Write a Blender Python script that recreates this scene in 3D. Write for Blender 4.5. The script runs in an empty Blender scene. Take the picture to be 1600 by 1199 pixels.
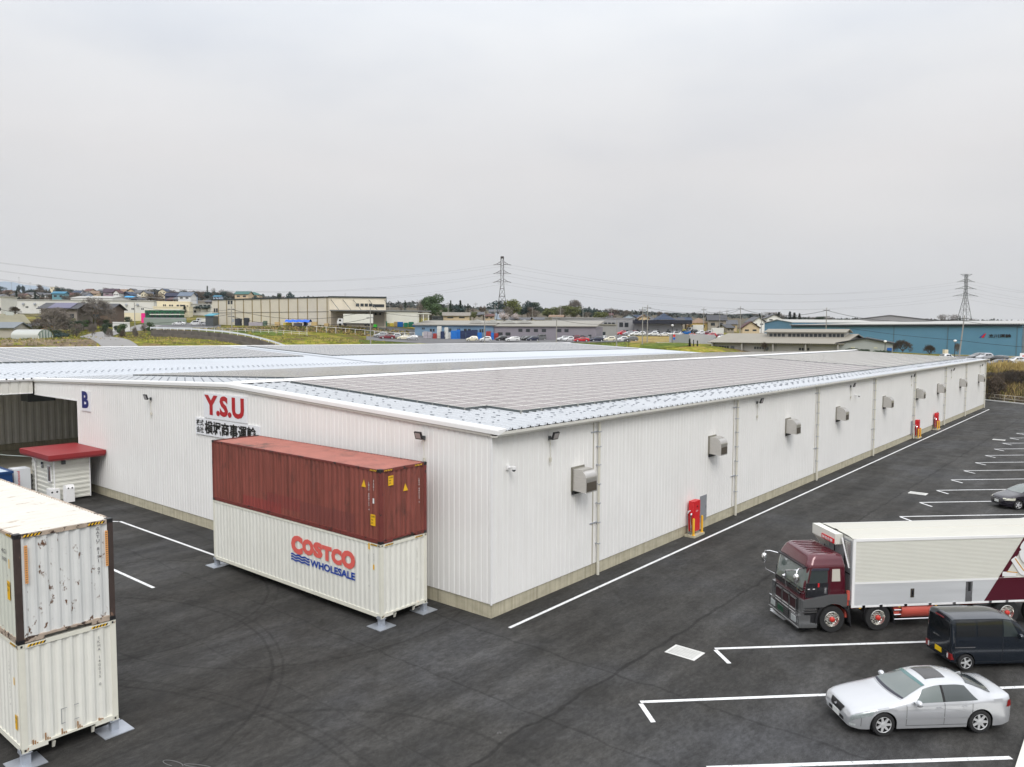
import bpy, math, random
import numpy as np
from mathutils import Vector, Matrix
random.seed(7)
R=math.radians; PI=math.pi
scene=bpy.context.scene; COL=scene.collection
# ------------------------------------------------------------------ camera
CAMP=Vector((19.695,-22.563,11.381)); YAW=R(-39.631); PIT=R(3.8742); ROLL=R(.2721); F=1209.85
fw=Vector((math.sin(YAW)*math.cos(PIT),math.cos(YAW)*math.cos(PIT),-math.sin(PIT)))
_r=Vector((math.cos(YAW),-math.sin(YAW),0)); _u=_r.cross(fw)
cr=_r*math.cos(ROLL)+_u*math.sin(ROLL); cu=-_r*math.sin(ROLL)+_u*math.cos(ROLL)
cd=bpy.data.cameras.new('camera'); cam=bpy.data.objects.new('camera',cd); COL.objects.link(cam)
cam.matrix_world=Matrix(((cr.x,cu.x,-fw.x,CAMP.x),(cr.y,cu.y,-fw.y,CAMP.y),(cr.z,cu.z,-fw.z,CAMP.z),(0,0,0,1)))
cd.sensor_width=36; cd.lens=F/1600*36; cd.clip_end=40000; cd.clip_start=.1
scene.camera=cam
# ------------------------------------------------------------------ sky and sun (overcast)
SUN_EL,SUN_AZ=R(46),R(118)          # azimuth of the sun direction, measured from +X towards +Y is -62 deg (behind the camera, right)
sdir=Vector((math.cos(SUN_EL)*math.cos(R(-40)),math.cos(SUN_EL)*math.sin(R(-40)),math.sin(SUN_EL)))
w=bpy.data.worlds.new('World'); scene.world=w; w.use_nodes=True
nt=w.node_tree; nt.nodes.clear()
def nd(nt,t,**k):
    n=nt.nodes.new(t)
    for a,b in k.items():
        if a.startswith('i_'): n.inputs[int(a[2:]) if a[2:].isdigit() else a[2:].replace('_',' ')].default_value=b
        else: setattr(n,a,b)
    return n
def lk(nt,a,b): nt.links.new(a,b)
def mth(nt,op,a,b=None,c=None,clamp=False):
    n=nt.nodes.new('ShaderNodeMath'); n.operation=op; n.use_clamp=clamp
    for i,x in enumerate((a,b,c)):
        if x is None: continue
        if hasattr(x,'is_linked'): nt.links.new(x,n.inputs[i])
        else: n.inputs[i].default_value=x
    return n.outputs[0]
def ramp(nt,fac,stops,interp='LINEAR'):
    n=nt.nodes.new('ShaderNodeValToRGB'); n.color_ramp.interpolation=interp
    e=n.color_ramp.elements
    while len(e)<len(stops): e.new(.5)
    for el,(p,c) in zip(e,stops):
        el.position=p; el.color=(c if len(c)==4 else (*c,1)) if hasattr(c,'__len__') else (c,c,c,1)
    if fac is not None: nt.links.new(fac,n.inputs[0])
    return n.outputs[0]
out=nd(nt,'ShaderNodeOutputWorld'); bg=nd(nt,'ShaderNodeBackground'); lk(nt,bg.outputs[0],out.inputs[0])
tc=nd(nt,'ShaderNodeTexCoord'); sx=nd(nt,'ShaderNodeSeparateXYZ'); lk(nt,tc.outputs['Generated'],sx.inputs[0])
sky=nd(nt,'ShaderNodeTexSky',sky_type='NISHITA',sun_disc=False,sun_elevation=SUN_EL,sun_rotation=R(130),dust_density=6,air_density=1.2)
# cloud deck: brighter towards the zenith (overcast), faint mottling
el=ramp(nt,sx.outputs[2],[(0.0,(6.05,6.0,5.9)),(.07,(6.0,5.9,5.82)),(.2,(6.3,6.15,6.13)),(.30,(6.95,6.98,7.1)),(.40,(7.9,8.15,8.45)),(.6,(12,12.2,12.6)),(1,(14,14.2,14.6))])
mp=nd(nt,'ShaderNodeMapping'); mp.inputs['Scale'].default_value=(1,1,3.2); lk(nt,tc.outputs['Generated'],mp.inputs[0])
nz=nd(nt,'ShaderNodeTexNoise'); nz.inputs['Scale'].default_value=1.9; nz.inputs['Detail'].default_value=5; nz.inputs['Roughness'].default_value=.5; lk(nt,mp.outputs[0],nz.inputs['Vector'])
mott=ramp(nt,nz.outputs[0],[(.3,(.87,.89,.925)),(.5,(1.0,1.0,1.0)),(.72,(1.07,1.06,1.05))])
m1=nd(nt,'ShaderNodeMixRGB',blend_type='MULTIPLY'); m1.inputs[0].default_value=1; lk(nt,el,m1.inputs[1]); lk(nt,mott,m1.inputs[2])
m2=nd(nt,'ShaderNodeMixRGB'); m2.inputs[0].default_value=.95; lk(nt,sky.outputs[0],m2.inputs[1]); lk(nt,m1.outputs[0],m2.inputs[2])
lk(nt,m2.outputs[0],bg.inputs[0]); bg.inputs[1].default_value=.102
sl=bpy.data.lights.new('sun','SUN'); sl.energy=1.3; sl.angle=R(28); sl.color=(1,.97,.93)
so=bpy.data.objects.new('sun',sl); COL.objects.link(so); so.rotation_euler=(-sdir).to_track_quat('-Z','Y').to_euler()
vs=scene.view_settings; vs.view_transform='Standard'; vs.look='None'; vs.exposure=0.36; vs.gamma=1
try:
    scene.cycles.max_bounces=6; scene.cycles.diffuse_bounces=4; scene.cycles.glossy_bounces=3; scene.cycles.transmission_bounces=4
    scene.cycles.use_denoising=True
except Exception: pass
# ------------------------------------------------------------------ helpers
def srgb(r,g,b):
    f=lambda v:(v/255/12.92) if v<=10 else ((v/255+.055)/1.055)**2.4
    return (f(r),f(g),f(b))
MATS={}
def mat(name,col,rough=.55,metal=0,var=0,vs_=.6,bump=0,bs=30,rust=None,soft=.035,streak=0,coat=0,alpha=None,stretch=None,emit=None,spec=None,world=False):
    """col linear rgb; var = +-brightness noise; rust=(col, amount 0..1, scale)"""
    if name in MATS: return MATS[name]
    m=bpy.data.materials.new(name); m.use_nodes=True; nt=m.node_tree; p=nt.nodes['Principled BSDF']
    p.inputs['Roughness'].default_value=rough; p.inputs['Metallic'].default_value=metal
    p.inputs['Coat Weight'].default_value=coat; p.inputs['Coat Roughness'].default_value=.08
    if spec is not None: p.inputs['Specular IOR Level'].default_value=spec
    p.inputs['Base Color'].default_value=(*col,1); m.diffuse_color=(*col,1)
    tc=nd(nt,'ShaderNodeTexCoord'); src=tc.outputs['Object']
    if world: src=nd(nt,'ShaderNodeNewGeometry').outputs['Position']
    if stretch:
        mp=nd(nt,'ShaderNodeMapping'); mp.inputs['Scale'].default_value=stretch; lk(nt,src,mp.inputs[0]); src=mp.outputs[0]
    c=None
    if var:
        n=nd(nt,'ShaderNodeTexNoise'); n.inputs['Scale'].default_value=vs_; n.inputs['Detail'].default_value=6; n.inputs['Roughness'].default_value=.6; lk(nt,src,n.inputs['Vector'])
        r=ramp(nt,n.outputs[0],[(.25,1-var),(.5,1.0),(.75,1+var*.6)])
        x=nd(nt,'ShaderNodeMixRGB',blend_type='MULTIPLY'); x.inputs[0].default_value=1; x.inputs[1].default_value=(*col,1); lk(nt,r,x.inputs[2]); c=x.outputs[0]
    if rust:
        rc,am,sc=rust
        n=nd(nt,'ShaderNodeTexNoise'); n.inputs['Scale'].default_value=sc; n.inputs['Detail'].default_value=9; n.inputs['Roughness'].default_value=.68; lk(nt,src,n.inputs['Vector'])
        t=.72-.3*am
        f=ramp(nt,n.outputs[0],[(t,0.0),(t+soft,1.0)])
        x=nd(nt,'ShaderNodeMixRGB'); lk(nt,f,x.inputs[0]); x.inputs[2].default_value=(*rc,1)
        if c is not None: lk(nt,c,x.inputs[1])
        else: x.inputs[1].default_value=(*col,1)
        c=x.outputs[0]
    if streak:
        mp=nd(nt,'ShaderNodeMapping'); mp.inputs['Scale'].default_value=(5,5,.16); lk(nt,tc.outputs['Object'],mp.inputs[0])
        n=nd(nt,'ShaderNodeTexNoise'); n.inputs['Scale'].default_value=1.3; n.inputs['Detail'].default_value=7; n.inputs['Roughness'].default_value=.7; lk(nt,mp.outputs[0],n.inputs['Vector'])
        r=ramp(nt,n.outputs[0],[(.38,(1-streak,1-streak*1.08,1-streak*1.2)),(.56,(1.0,1.0,1.0))]); x=nd(nt,'ShaderNodeMixRGB',blend_type='MULTIPLY'); x.inputs[0].default_value=1; lk(nt,r,x.inputs[2])
        if c is not None: lk(nt,c,x.inputs[1])
        else: x.inputs[1].default_value=(*col,1)
        c=x.outputs[0]
    if c is not None: lk(nt,c,p.inputs['Base Color'])
    if bump:
        n=nd(nt,'ShaderNodeTexNoise'); n.inputs['Scale'].default_value=bs; n.inputs['Detail'].default_value=4; lk(nt,src,n.inputs['Vector'])
        b=nd(nt,'ShaderNodeBump'); b.inputs['Strength'].default_value=bump; b.inputs['Distance'].default_value=.02; lk(nt,n.outputs[0],b.inputs['Height']); lk(nt,b.outputs[0],p.inputs['Normal'])
    if emit: p.inputs['Emission Color'].default_value=(*emit[0],1); p.inputs['Emission Strength'].default_value=emit[1]
    if alpha is not None: p.inputs['Alpha'].default_value=alpha
    MATS[name]=m; return m
class MB:
    def __init__(s): s.v=[];s.f=[];s.m=[];s.mi=0
    def poly(s,pts,mi=None):
        n=len(s.v); s.v+= [tuple(p) for p in pts]; s.f.append(tuple(range(n,n+len(pts)))); s.m.append(s.mi if mi is None else mi); return s
    def box(s,x0,x1,y0,y1,z0,z1,mi=None):
        if x0>x1:x0,x1=x1,x0
        if y0>y1:y0,y1=y1,y0
        if z0>z1:z0,z1=z1,z0
        n=len(s.v); s.v+=[(x0,y0,z0),(x1,y0,z0),(x1,y1,z0),(x0,y1,z0),(x0,y0,z1),(x1,y0,z1),(x1,y1,z1),(x0,y1,z1)]
        for q in((0,3,2,1),(4,5,6,7),(0,1,5,4),(1,2,6,5),(2,3,7,6),(3,0,4,7)): s.f.append(tuple(n+i for i in q)); s.m.append(s.mi if mi is None else mi)
        return s
    def obox(s,c,ax,ay,az,mi=None):
        c,ax,ay,az=map(Vector,(c,ax,ay,az)); n=len(s.v)
        for sz in(-1,1):
            for a,b in((-1,-1),(1,-1),(1,1),(-1,1)): s.v.append(tuple(c+ax*a+ay*b+az*sz))
        for q in((0,3,2,1),(4,5,6,7),(0,1,5,4),(1,2,6,5),(2,3,7,6),(3,0,4,7)): s.f.append(tuple(n+i for i in q)); s.m.append(s.mi if mi is None else mi)
        return s
    def tube(s,pts,r,n=6,mi=None,cap=True):
        pts=[Vector(p) for p in pts]; rr=r if hasattr(r,'__len__') else [r]*len(pts); base=len(s.v); k=len(pts)
        for i,p in enumerate(pts):
            d=(pts[min(i+1,k-1)]-pts[max(i-1,0)]).normalized(); a=d.cross(Vector((0,0,1)))
            if a.length<1e-3: a=d.cross(Vector((1,0,0)))
            a.normalize(); b=d.cross(a)
            for j in range(n):
                t=2*PI*j/n; s.v.append(tuple(p+(a*math.cos(t)+b*math.sin(t))*rr[i]))
        for i in range(k-1):
            for j in range(n):
                s.f.append((base+i*n+j,base+i*n+(j+1)%n,base+(i+1)*n+(j+1)%n,base+(i+1)*n+j)); s.m.append(s.mi if mi is None else mi)
        if cap:
            s.f.append(tuple(base+j for j in range(n))); s.m.append(s.mi if mi is None else mi)
            s.f.append(tuple(base+(k-1)*n+j for j in reversed(range(n)))); s.m.append(s.mi if mi is None else mi)
        return s
    def prism(s,poly,a0,a1,fn,mi=None):
        """poly 2d list extruded between a0 and a1; fn(u,v,a)->xyz"""
        n=len(s.v);k=len(poly)
        for a in(a0,a1): s.v+=[tuple(fn(u,v,a)) for u,v in poly]
        mm=s.mi if mi is None else mi
        for i in range(k): s.f.append((n+i,n+(i+1)%k,n+k+(i+1)%k,n+k+i)); s.m.append(mm)
        s.f.append(tuple(n+i for i in reversed(range(k)))); s.m.append(mm); s.f.append(tuple(n+k+i for i in range(k))); s.m.append(mm)
        return s
    def lathe(s,prof,c,ax=(0,1,0),n=24,mi=None):
        """prof [(r,h)] about axis ax through c"""
        ax=Vector(ax).normalized(); a=ax.cross(Vector((0,0,1)))
        if a.length<1e-3: a=Vector((1,0,0))
        a.normalize(); b=ax.cross(a); c=Vector(c); base=len(s.v); mm=s.mi if mi is None else mi
        for r,h in prof:
            for j in range(n):
                t=2*PI*j/n; s.v.append(tuple(c+ax*h+(a*math.cos(t)+b*math.sin(t))*r))
        for i in range(len(prof)-1):
            for j in range(n): s.f.append((base+i*n+j,base+i*n+(j+1)%n,base+(i+1)*n+(j+1)%n,base+(i+1)*n+j)); s.m.append(mm)
        return s
    def grid(s,rows,mi=None,close=False):
        base=len(s.v); nc=len(rows[0]); mm=s.mi if mi is None else mi
        for r in rows: s.v+=[tuple(p) for p in r]
        for i in range(len(rows)-1):
            for j in range(nc-1+(1 if close else 0)):
                s.f.append((base+i*nc+j,base+i*nc+(j+1)%nc,base+(i+1)*nc+(j+1)%nc,base+(i+1)*nc+j)); s.m.append(mm)
        return s
    def build(s,name,mats,parent=None,smooth=None,loc=None,rz=None):
        me=bpy.data.meshes.new(name); me.from_pydata(s.v,[],s.f); me.update()
        if not isinstance(mats,(list,tuple)): mats=[mats]
        for m in mats: me.materials.append(m)
        if len(mats)>1: me.polygons.foreach_set('material_index',s.m)
        if smooth is not None:
            me.polygons.foreach_set('use_smooth',[True]*len(me.polygons))
            try: me.set_sharp_from_angle(angle=R(smooth))
            except Exception: pass
        o=bpy.data.objects.new(name,me); COL.objects.link(o)
        if parent: o.parent=parent
        if loc is not None: o.location=loc
        if rz is not None: o.rotation_euler=(0,0,rz)
        return o
def tag(o,label=None,cat=None,group=None,kind=None):
    if label:o['label']=label
    if cat:o['category']=cat
    if group:o['group']=group
    if kind:o['kind']=kind
    return o
def thing(name,label,cat,loc=(0,0,0),rz=0,group=None):
    o=bpy.data.objects.new(name,None); o.empty_display_size=.2; COL.objects.link(o); o.location=loc; o.rotation_euler=(0,0,rz)
    return tag(o,label,cat,group)
def dup(root,loc=None,rz=None,label=None,mats=None):
    """copy a thing, its parts and sub-parts; mats {part name: material} overrides slot 0 on the object"""
    def cp(o,par):
        c=o.copy(); COL.objects.link(c); c.parent=par
        if mats and c.type=='MESH':
            b=o.name.split('.')[0]
            if b in mats: c.material_slots[0].link='OBJECT'; c.material_slots[0].material=mats[b]
        for ch in list(o.children): cp(ch,c)
        return c
    r=cp(root,None)
    if loc is not None: r.location=loc
    if rz is not None: r.rotation_euler=(0,0,rz)
    if label: r['label']=label
    return r
def text(body,name,m,parent,origin,right,up,w=None,h=None,bold=0.0,depth=.01,vertical=False,gap=1.0,jit=0):
    """flat lettering as a mesh; origin = lower left, right/up = directions; scaled to w x h"""
    right=Vector(right).normalized(); up=Vector(up).normalized(); nrm=right.cross(up)
    V=[];Fc=[]
    chars=list(body) if vertical else [body]
    cu_=bpy.data.curves.new('t','FONT'); cu_.offset=bold; cu_.extrude=0; cu_.resolution_u=3
    ob=bpy.data.objects.new('t',cu_); COL.objects.link(ob)
    for i,ch in enumerate(chars):
        if ch==' ': continue
        cu_.body=ch; bpy.context.view_layer.update(); dg=bpy.context.evaluated_depsgraph_get()
        me=bpy.data.meshes.new_from_object(ob.evaluated_get(dg))
        n=len(V); vv=[v.co.copy() for v in me.vertices]
        if vertical:
            cx=(min(v.x for v in vv)+max(v.x for v in vv))/2
            vv=[Vector((v.x-cx,v.y-i*gap,0)) for v in vv]
        V+=vv; Fc+=[tuple(n+k for k in p.vertices) for p in me.polygons]
        bpy.data.meshes.remove(me)
    bpy.data.objects.remove(ob); bpy.data.curves.remove(cu_)
    x0=min(v.x for v in V);x1=max(v.x for v in V);y0=min(v.y for v in V);y1=max(v.y for v in V)
    sx_=(w/(x1-x0)) if w else None; sy_=(h/(y1-y0)) if h else None
    sx_=sx_ or sy_; sy_=sy_ or sx_
    o3=Vector(origin)
    P=[o3+right*((v.x-x0)*sx_)+up*((v.y-y0)*sy_)+nrm*depth for v in V]
    mb=MB(); mb.v=[tuple(p) for p in P]; mb.f=Fc; mb.m=[0]*len(Fc)
    return mb.build(name,m,parent)
# ------------------------------------------------------------------ materials
WHITE=mat('white_cladding',(.83,.825,.81),.42,0,.05,.35,.0,spec=.5,streak=.05)
WTRIM=mat('white_trim',(.82,.82,.82),.4,0,.03,1.5)
CONC=mat('concrete_plinth',srgb(188,182,160),.85,0,.22,1.1,.3,40,stretch=(1,1,2.5),streak=.22)
ROOFM=mat('galvanised_roof',(.53,.55,.575),.34,.35,.05,.25)
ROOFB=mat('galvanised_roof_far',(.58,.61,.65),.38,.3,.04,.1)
DARKM=mat('black_metal',(.012,.012,.014),.45)
DGREY=mat('dark_grey_metal',(.09,.10,.105),.5,.3)
STEEL=mat('brushed_steel',(.62,.60,.57),.3,.85,.12,3,stretch=(1,1,6))
GALV=mat('galvanised_steel',(.42,.45,.5),.45,.5,.1,4)
CHROME=mat('chrome',(.8,.8,.82),.12,1)
IVORY=mat('ivory_pipe',(.62,.60,.52),.45)
RUBBER=mat('tyre_rubber',(.018,.018,.019),.8,0,.15,8)
GLASSD=mat('dark_glass',(.012,.016,.018),.06,0,spec=.6,coat=.3)
BLACK=mat('matt_black',(.006,.006,.007),.7)
REDP=mat('red_paint',srgb(205,30,38),.4,0,.05,2)
YEL=mat('yellow_paint',srgb(225,175,50),.5,0,.08,3)
LINE=mat('road_paint',(.72,.73,.74),.7,0,.18,2.2,.15,60,rust=((.16,.16,.16),.55,9),soft=.12,world=True)
SHADOW=mat('inner_cladding',(.82,.80,.74),.7,0,.08,.8)  # own pale colour of the inner and dock walls
# ------------------------------------------------------------------ asphalt yard
def asphalt():
    m=bpy.data.materials.new('asphalt'); m.use_nodes=True; nt=m.node_tree; p=nt.nodes['Principled BSDF']
    pos=nd(nt,'ShaderNodeNewGeometry').outputs['Position']
    def noise(sc,det=4,st=None,rough=.55,rot=0):
        s=pos
        if st:
            mp=nd(nt,'ShaderNodeMapping'); mp.inputs['Scale'].default_value=st; mp.inputs['Rotation'].default_value=(0,0,rot); lk(nt,s,mp.inputs[0]); s=mp.outputs[0]
        n=nd(nt,'ShaderNodeTexNoise'); n.inputs['Scale'].default_value=sc; n.inputs['Detail'].default_value=det; n.inputs['Roughness'].default_value=rough; lk(nt,s,n.inputs['Vector']); return n.outputs[0]
    def mul(a,b):
        x=nd(nt,'ShaderNodeMixRGB',blend_type='MULTIPLY'); x.inputs[0].default_value=1
        for i,v in((1,a),(2,b)):
            if isinstance(v,tuple): x.inputs[i].default_value=(*v,1)
            else: lk(nt,v,x.inputs[i])
        return x.outputs[0]
    xyz=nd(nt,'ShaderNodeSeparateXYZ'); lk(nt,pos,xyz.inputs[0]); X,Y=xyz.outputs[0],xyz.outputs[1]
    base=ramp(nt,noise(.12,5,None,.6),[(.3,(.031,.029,.026)),(.5,(.041,.040,.038)),(.7,(.056,.057,.060))])
    base=mul(base,ramp(nt,noise(.45,6,(1.6,.22,1)),[(.3,.66),(.5,1.0),(.72,1.4)]))      # lengthwise rolling bands
    base=mul(base,ramp(nt,noise(1.6,7,(1,.3,1),.65,R(-25)),[(.35,.78),(.6,1.14)]))
    base=mul(base,ramp(nt,noise(.55,8,None,.7),[(.54,1.0),(.62,.70),(.75,.55)]))          # oily blotches
    base=mul(base,ramp(nt,noise(38,4,None,.85),[(.32,.55),(.5,1.0),(.70,1.7)]))
    base=mul(base,ramp(nt,noise(7,8,(1,.5,1),.8,R(20)),[(.36,.68),(.5,1.0),(.66,1.42)]))             # aggregate
    base=mul(base,ramp(nt,noise(5,5,None,.8),[(.7,1.0),(.78,.55)]))
    # paving joints: thin dark wobbling lines
    wob=mth(nt,'MULTIPLY',mth(nt,'SUBTRACT',noise(.6,6),.5),.6)
    def joint(c,at,wid,dark,wb=1):
        d=mth(nt,'ABSOLUTE',mth(nt,'SUBTRACT',mth(nt,'ADD',c,mth(nt,'MULTIPLY',wob,wb)),at))
        return ramp(nt,mth(nt,'DIVIDE',d,wid),[(.0,dark),(.6,dark+.1*(1-dark)),(1,1.0)])
    for c,at,wd,dk in((X,6.35,.08,.55),(Y,-4.9,.06,.72),(X,2.9,.05,.86),(Y,-8.6,.05,.82),(Y,-1.05,.07,.7),(X,-12.3,.05,.86)):
        base=mul(base,joint(c,at,wd,dk))
    # turning tyre marks: arcs
    for cx,cy,rad,wd,dk in((-8,-16,9.5,.07,.7),(-8,-16,9.85,.06,.78),(6,-14,7.2,.08,.78),(-13,-9,6.2,.07,.72),(-13,-9,6.6,.06,.78),(-9,-3,8.0,.06,.75),(2,-24,14,.07,.75),(2,-24,14.4,.06,.8)):
        dx=mth(nt,'SUBTRACT',X,cx); dy=mth(nt,'SUBTRACT',Y,cy)
        rr=mth(nt,'SQRT',mth(nt,'ADD',mth(nt,'MULTIPLY',dx,dx),mth(nt,'MULTIPLY',dy,dy)))
        base=mul(base,joint(rr,rad,wd,dk,.4))
    lk(nt,base,p.inputs['Base Color'])
    lk(nt,ramp(nt,noise(.55,8,None,.7),[(.4,.88),(.7,.55)]),p.inputs['Roughness'])
    p.inputs['Specular IOR Level'].default_value=.2
    b=nd(nt,'ShaderNodeBump'); b.inputs['Strength'].default_value=.5; b.inputs['Distance'].default_value=.012; lk(nt,noise(45,4,None,.8),b.inputs['Height']); lk(nt,b.outputs[0],p.inputs['Normal'])
    MATS['asphalt']=m; return m
ASPH=asphalt()
mb=MB(); mb.poly([(-130,-60,0),(60,-60,0),(60,82.3,0),(-5.6,133.6,0),(-6,134.2,0),(-130,134.2,0)])
tag(mb.build('yard_asphalt',ASPH),kind='structure')
# painted lines: long wall line, back line, stall lines, left stalls
def strip(pts,wid,z=.005,name='painted_line',m=LINE):
    mb=MB(); 
    for a,b in zip(pts[:-1],pts[1:]):
        a=Vector((*a,z));b=Vector((*b,z)); d=(b-a).normalized(); n=Vector((-d.y,d.x,0))*wid/2
        mb.poly([a-n,b-n,b+n,a+n])
    return tag(mb.build(name,m),kind='structure')
strip([(1.12,-.22),(1.08,112.05)],.15); strip([(1.1,112.12),(-8,112.12)],.15)
mbk=MB()
for a_,b_ in (((-6.2,133.7),(60,82.0)),):
    a_=Vector((*a_,.07)); b_=Vector((*b_,.07)); d_=(b_-a_)/2; mbk.obox((a_+b_)/2,d_,Vector((-d_.y,d_.x,0)).normalized()*.2,(0,0,.07))
tag(mbk.build('kerb',mat('kerb_pale',(.55,.55,.53),.8,0,.1,2)),kind='structure')
for i in range(18):
    y0=-7.5+5.255*i
    s2=7 if i>2 else 10.5
    L=13.2
    if i==0: continue
    a=(8.02,y0+.05); d=(math.cos(R(44.8)),math.sin(R(44.8)))
    if i==1: b=(a[0]+d[0]*17.6,a[1]+d[1]*17.6)
    elif i==0: b=(17.3,1.45)
    else: b=(a[0]+d[0]*L,a[1]+d[1]*L)
    strip([a,b],.15); strip([(a[0]+.07,a[1]-.10),(a[0]+.93,a[1]-.85)],.15,.009)
strip([(11.2,-4.23),(17.25,1.5)],.16)
strip([(-27.1,-2.5),(-14.6,-2.5)],.15); strip([(-27.1,-2.58),(-27.9,-3.2)],.15,.009); strip([(-27,-6.84),(-13.8,-6.84)],.15)
for k,(cx_,cy_,ra_,rb_,rt_) in enumerate(((.35,-13.1,.33,.10,.3),(.95,-12.75,.38,.06,.5),(9.7,-5.6,.05,.04,0),(5.9,-6.4,.05,.05,0))):
    ps=[(cx_+ra_*math.cos(R(a))*math.cos(rt_)-rb_*math.sin(R(a))*math.sin(rt_),cy_+ra_*math.cos(R(a))*math.sin(rt_)+rb_*math.sin(R(a))*math.cos(rt_)) for a in range(0,300,20)]
    strip(ps,.018,.004,'chalk_mark',mat('chalk',(.16,.16,.16),.9,0,.3,6,world=True))
def drain(x,y,rz,label,wx=1.15,wy=.85):
    t=thing('drain_cover',label,'drain cover',(x,y,0),rz,'pale drain covers along the lane')
    MB().box(-wx/2,wx/2,-wy/2,wy/2,.001,.012).build('frame',mat('pale_drain_frame',(.62,.62,.6),.6,0,.1,3),t)
    mb=MB()
    for i in range(9): mb.box(-wx/2+.09+i*(wx-.18)/9,-wx/2+.09+(i+.8)*(wx-.18)/9,-wy/2+.08,wy/2-.08,.013,.02)
    mb.build('grate',mat('drain_grate',(.5,.5,.48),.5,.2,.15,3),t)
drain(7.35,2.05,R(0),'pale drain cover nearest the camera beside the first stall mark')
drain(7.25,37.8,0,'pale drain cover in the lane left of the dark minivan')
drain(7.35,74.2,0,'farthest pale drain cover at the far end of the stall marks')
# ------------------------------------------------------------------ main warehouse
YL=115.0; XR=-19.05; XV=-47.25; XW=-39.15
zr=lambda X: 7.53+.0457*(-X) if X>XR else 8.40-.0318*(XR-X)
wh=thing('warehouse','long white corrugated warehouse with low gable roof and concrete base','warehouse')
def corr(mb,p0,d,nrm,L,zb,zt,pitch=.333,gap=.022,dep=.012,sl=.012,mi=0):
    """vertical ribbed sheet from p0 along d; nrm outward; zb/zt functions of distance"""
    d=Vector(d);nrm=Vector(nrm);p0=Vector(p0); ts=[]
    k=int(L/pitch)+1
    for i in range(k):
        s=i*pitch
        for a,o in((0,0),(pitch-gap-2*sl,0),(pitch-gap-sl,-dep),(pitch-sl,-dep)):
            if s+a<L: ts.append((s+a,o))
    ts.append((L,0)); n=len(mb.v)
    for s,o in ts:
        p=p0+d*s+nrm*o; mb.v+= [(p.x,p.y,zb(s)),(p.x,p.y,zt(s))]
    for i in range(len(ts)-1):
        a=n+2*i; mb.f.append((a,a+2,a+3,a+1)); mb.m.append(mi)
mb=MB(); corr(mb,(0,0,0),(0,1,0),(1,0,0),YL,lambda s:.58,lambda s:7.36); mb.build('side_wall',WHITE,wh)
mb=MB(); corr(mb,(XW,0,0),(1,0,0),(0,-1,0),-XW,lambda s:.58,lambda s:zr(XW+s)-.08,.30,.05,.018,.02)
corr(mb,(XV,0,0),(1,0,0),(0,-1,0),XW-XV,lambda s:6.34,lambda s:zr(XV+s)-.08,.30,.05,.018,.02); mb.build('front_wall',WHITE,wh)
mb=MB(); mb.box(-.03,.03,-.03,.03,.56,7.4).box(XV,XW+.02,-.02,.12,6.26,6.34).box(XW-.02,XW+.03,-.03,.1,.56,6.34)
mb.box(-.01,.03,YL-.03,YL+.03,.56,7.4); mb.build('corner_trim',WTRIM,wh)
mb=MB(); mb.box(-.07,-.045,.06,YL,0,.575).box(XW,-.045,.045,.07,0,.575).box(-.3,-.072,.072,YL,.1,.57); mb.box(XW,-.3,.072,.3,.1,.57)
for y in range(3,115,8): mb.box(-.0452,-.0440,y,y+.02,.01,.57,1)
for x in range(3,38,8): mb.box(-x,-x-.02,.0440,.0452,.01,.57,1)
mb.build('plinth',[CONC,mat('concrete_joint',(.12,.115,.1),.9)],wh)
# inner walls that close the box
mb=MB(); mb.poly([(0,YL,0),(XW,YL,0),(XW,YL,7.7),(XR,YL,8.35),(0,YL,7.45)]).poly([(XW,0,0),(XW,YL,0),(XW,YL,7.7),(XW,0,7.7)]); mb.build('back_wall',SHADOW,wh)
# roof sheets with standing seams
def roofsheet(x0,z0,x1,z1,y0,y1,pitch,name,m,par,sgn=1,mark=True):
    mb=MB(); mb.poly([(x0,y0,z0),(x0,y1,z0),(x1,y1,z1),(x1,y0,z1)] if x0>x1 else [(x0,y0,z0),(x1,y0,z1),(x1,y1,z1),(x0,y1,z0)])
    n=int((y1-y0)/pitch)
    for i in range(n+1):
        y=y0+.05+i*pitch
        mb.poly([(x0,y-.045,z0+.002),(x1,y-.045,z1+.002),(x1,y,z1+.07),(x0,y,z0+.07)]).poly([(x0,y,z0+.07),(x1,y,z1+.07),(x1,y+.045,z1+.002),(x0,y+.045,z0+.002)])
    return mb.build(name,m,par)
rf=roofsheet(.42,zr(.42),XR,zr(XR),.1,YL+.1,.57,'roof',ROOFM,wh)
rl=roofsheet(XR,zr(XR),XV,zr(XV),.1,YL+.1,.57,'roof',ROOFM,wh)
# dark clips on the seams in the front and eave strips
mb=MB()
def clip(x,y,l=.13):
    z=zr(x); mb.box(x-l,x,y-.018,y+.018,z+.06,z+.09)
for i in range(200):
    y=.15+i*.57
    if y>YL: break
    xs=[-1.0-.9*k for k in range(20)] if y<3.3 else ([-.55,-.95,-1.7] if y>6 else [-.55,-1.3,-2.1,-2.9,-3.7])
    for x in xs:
        if random.random()<.9: clip(x-random.uniform(0,.06)-(i%2)*.22,y,.1 if random.random()<.7 else .22)
for i in range(24):
    for k in range(8): clip(-21-i*1.1,.3+k*.57,.12)
mb.build('seam_clip_row',mat('clip_grey',(.27,.29,.32),.5,.3),rf)
# black foam closures under the eave seams
mb=MB()
for i in range(201):
    y=.15+i*.57
    mb.box(.40,.44,y-.22,y+.22,zr(.42)-.035,zr(.42)+.012); mb.poly([(.45,y-.06,zr(.42)+.012),(.45,y+.06,zr(.42)+.012),(.45,y,zr(.42)+.095)]); mb.poly([(.3,y-.04,zr(.3)+.06),(.3,y+.04,zr(.3)+.06),(.45,y,zr(.42)+.1)])
mb.build('eave_closure_strip',BLACK,rf)
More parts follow.
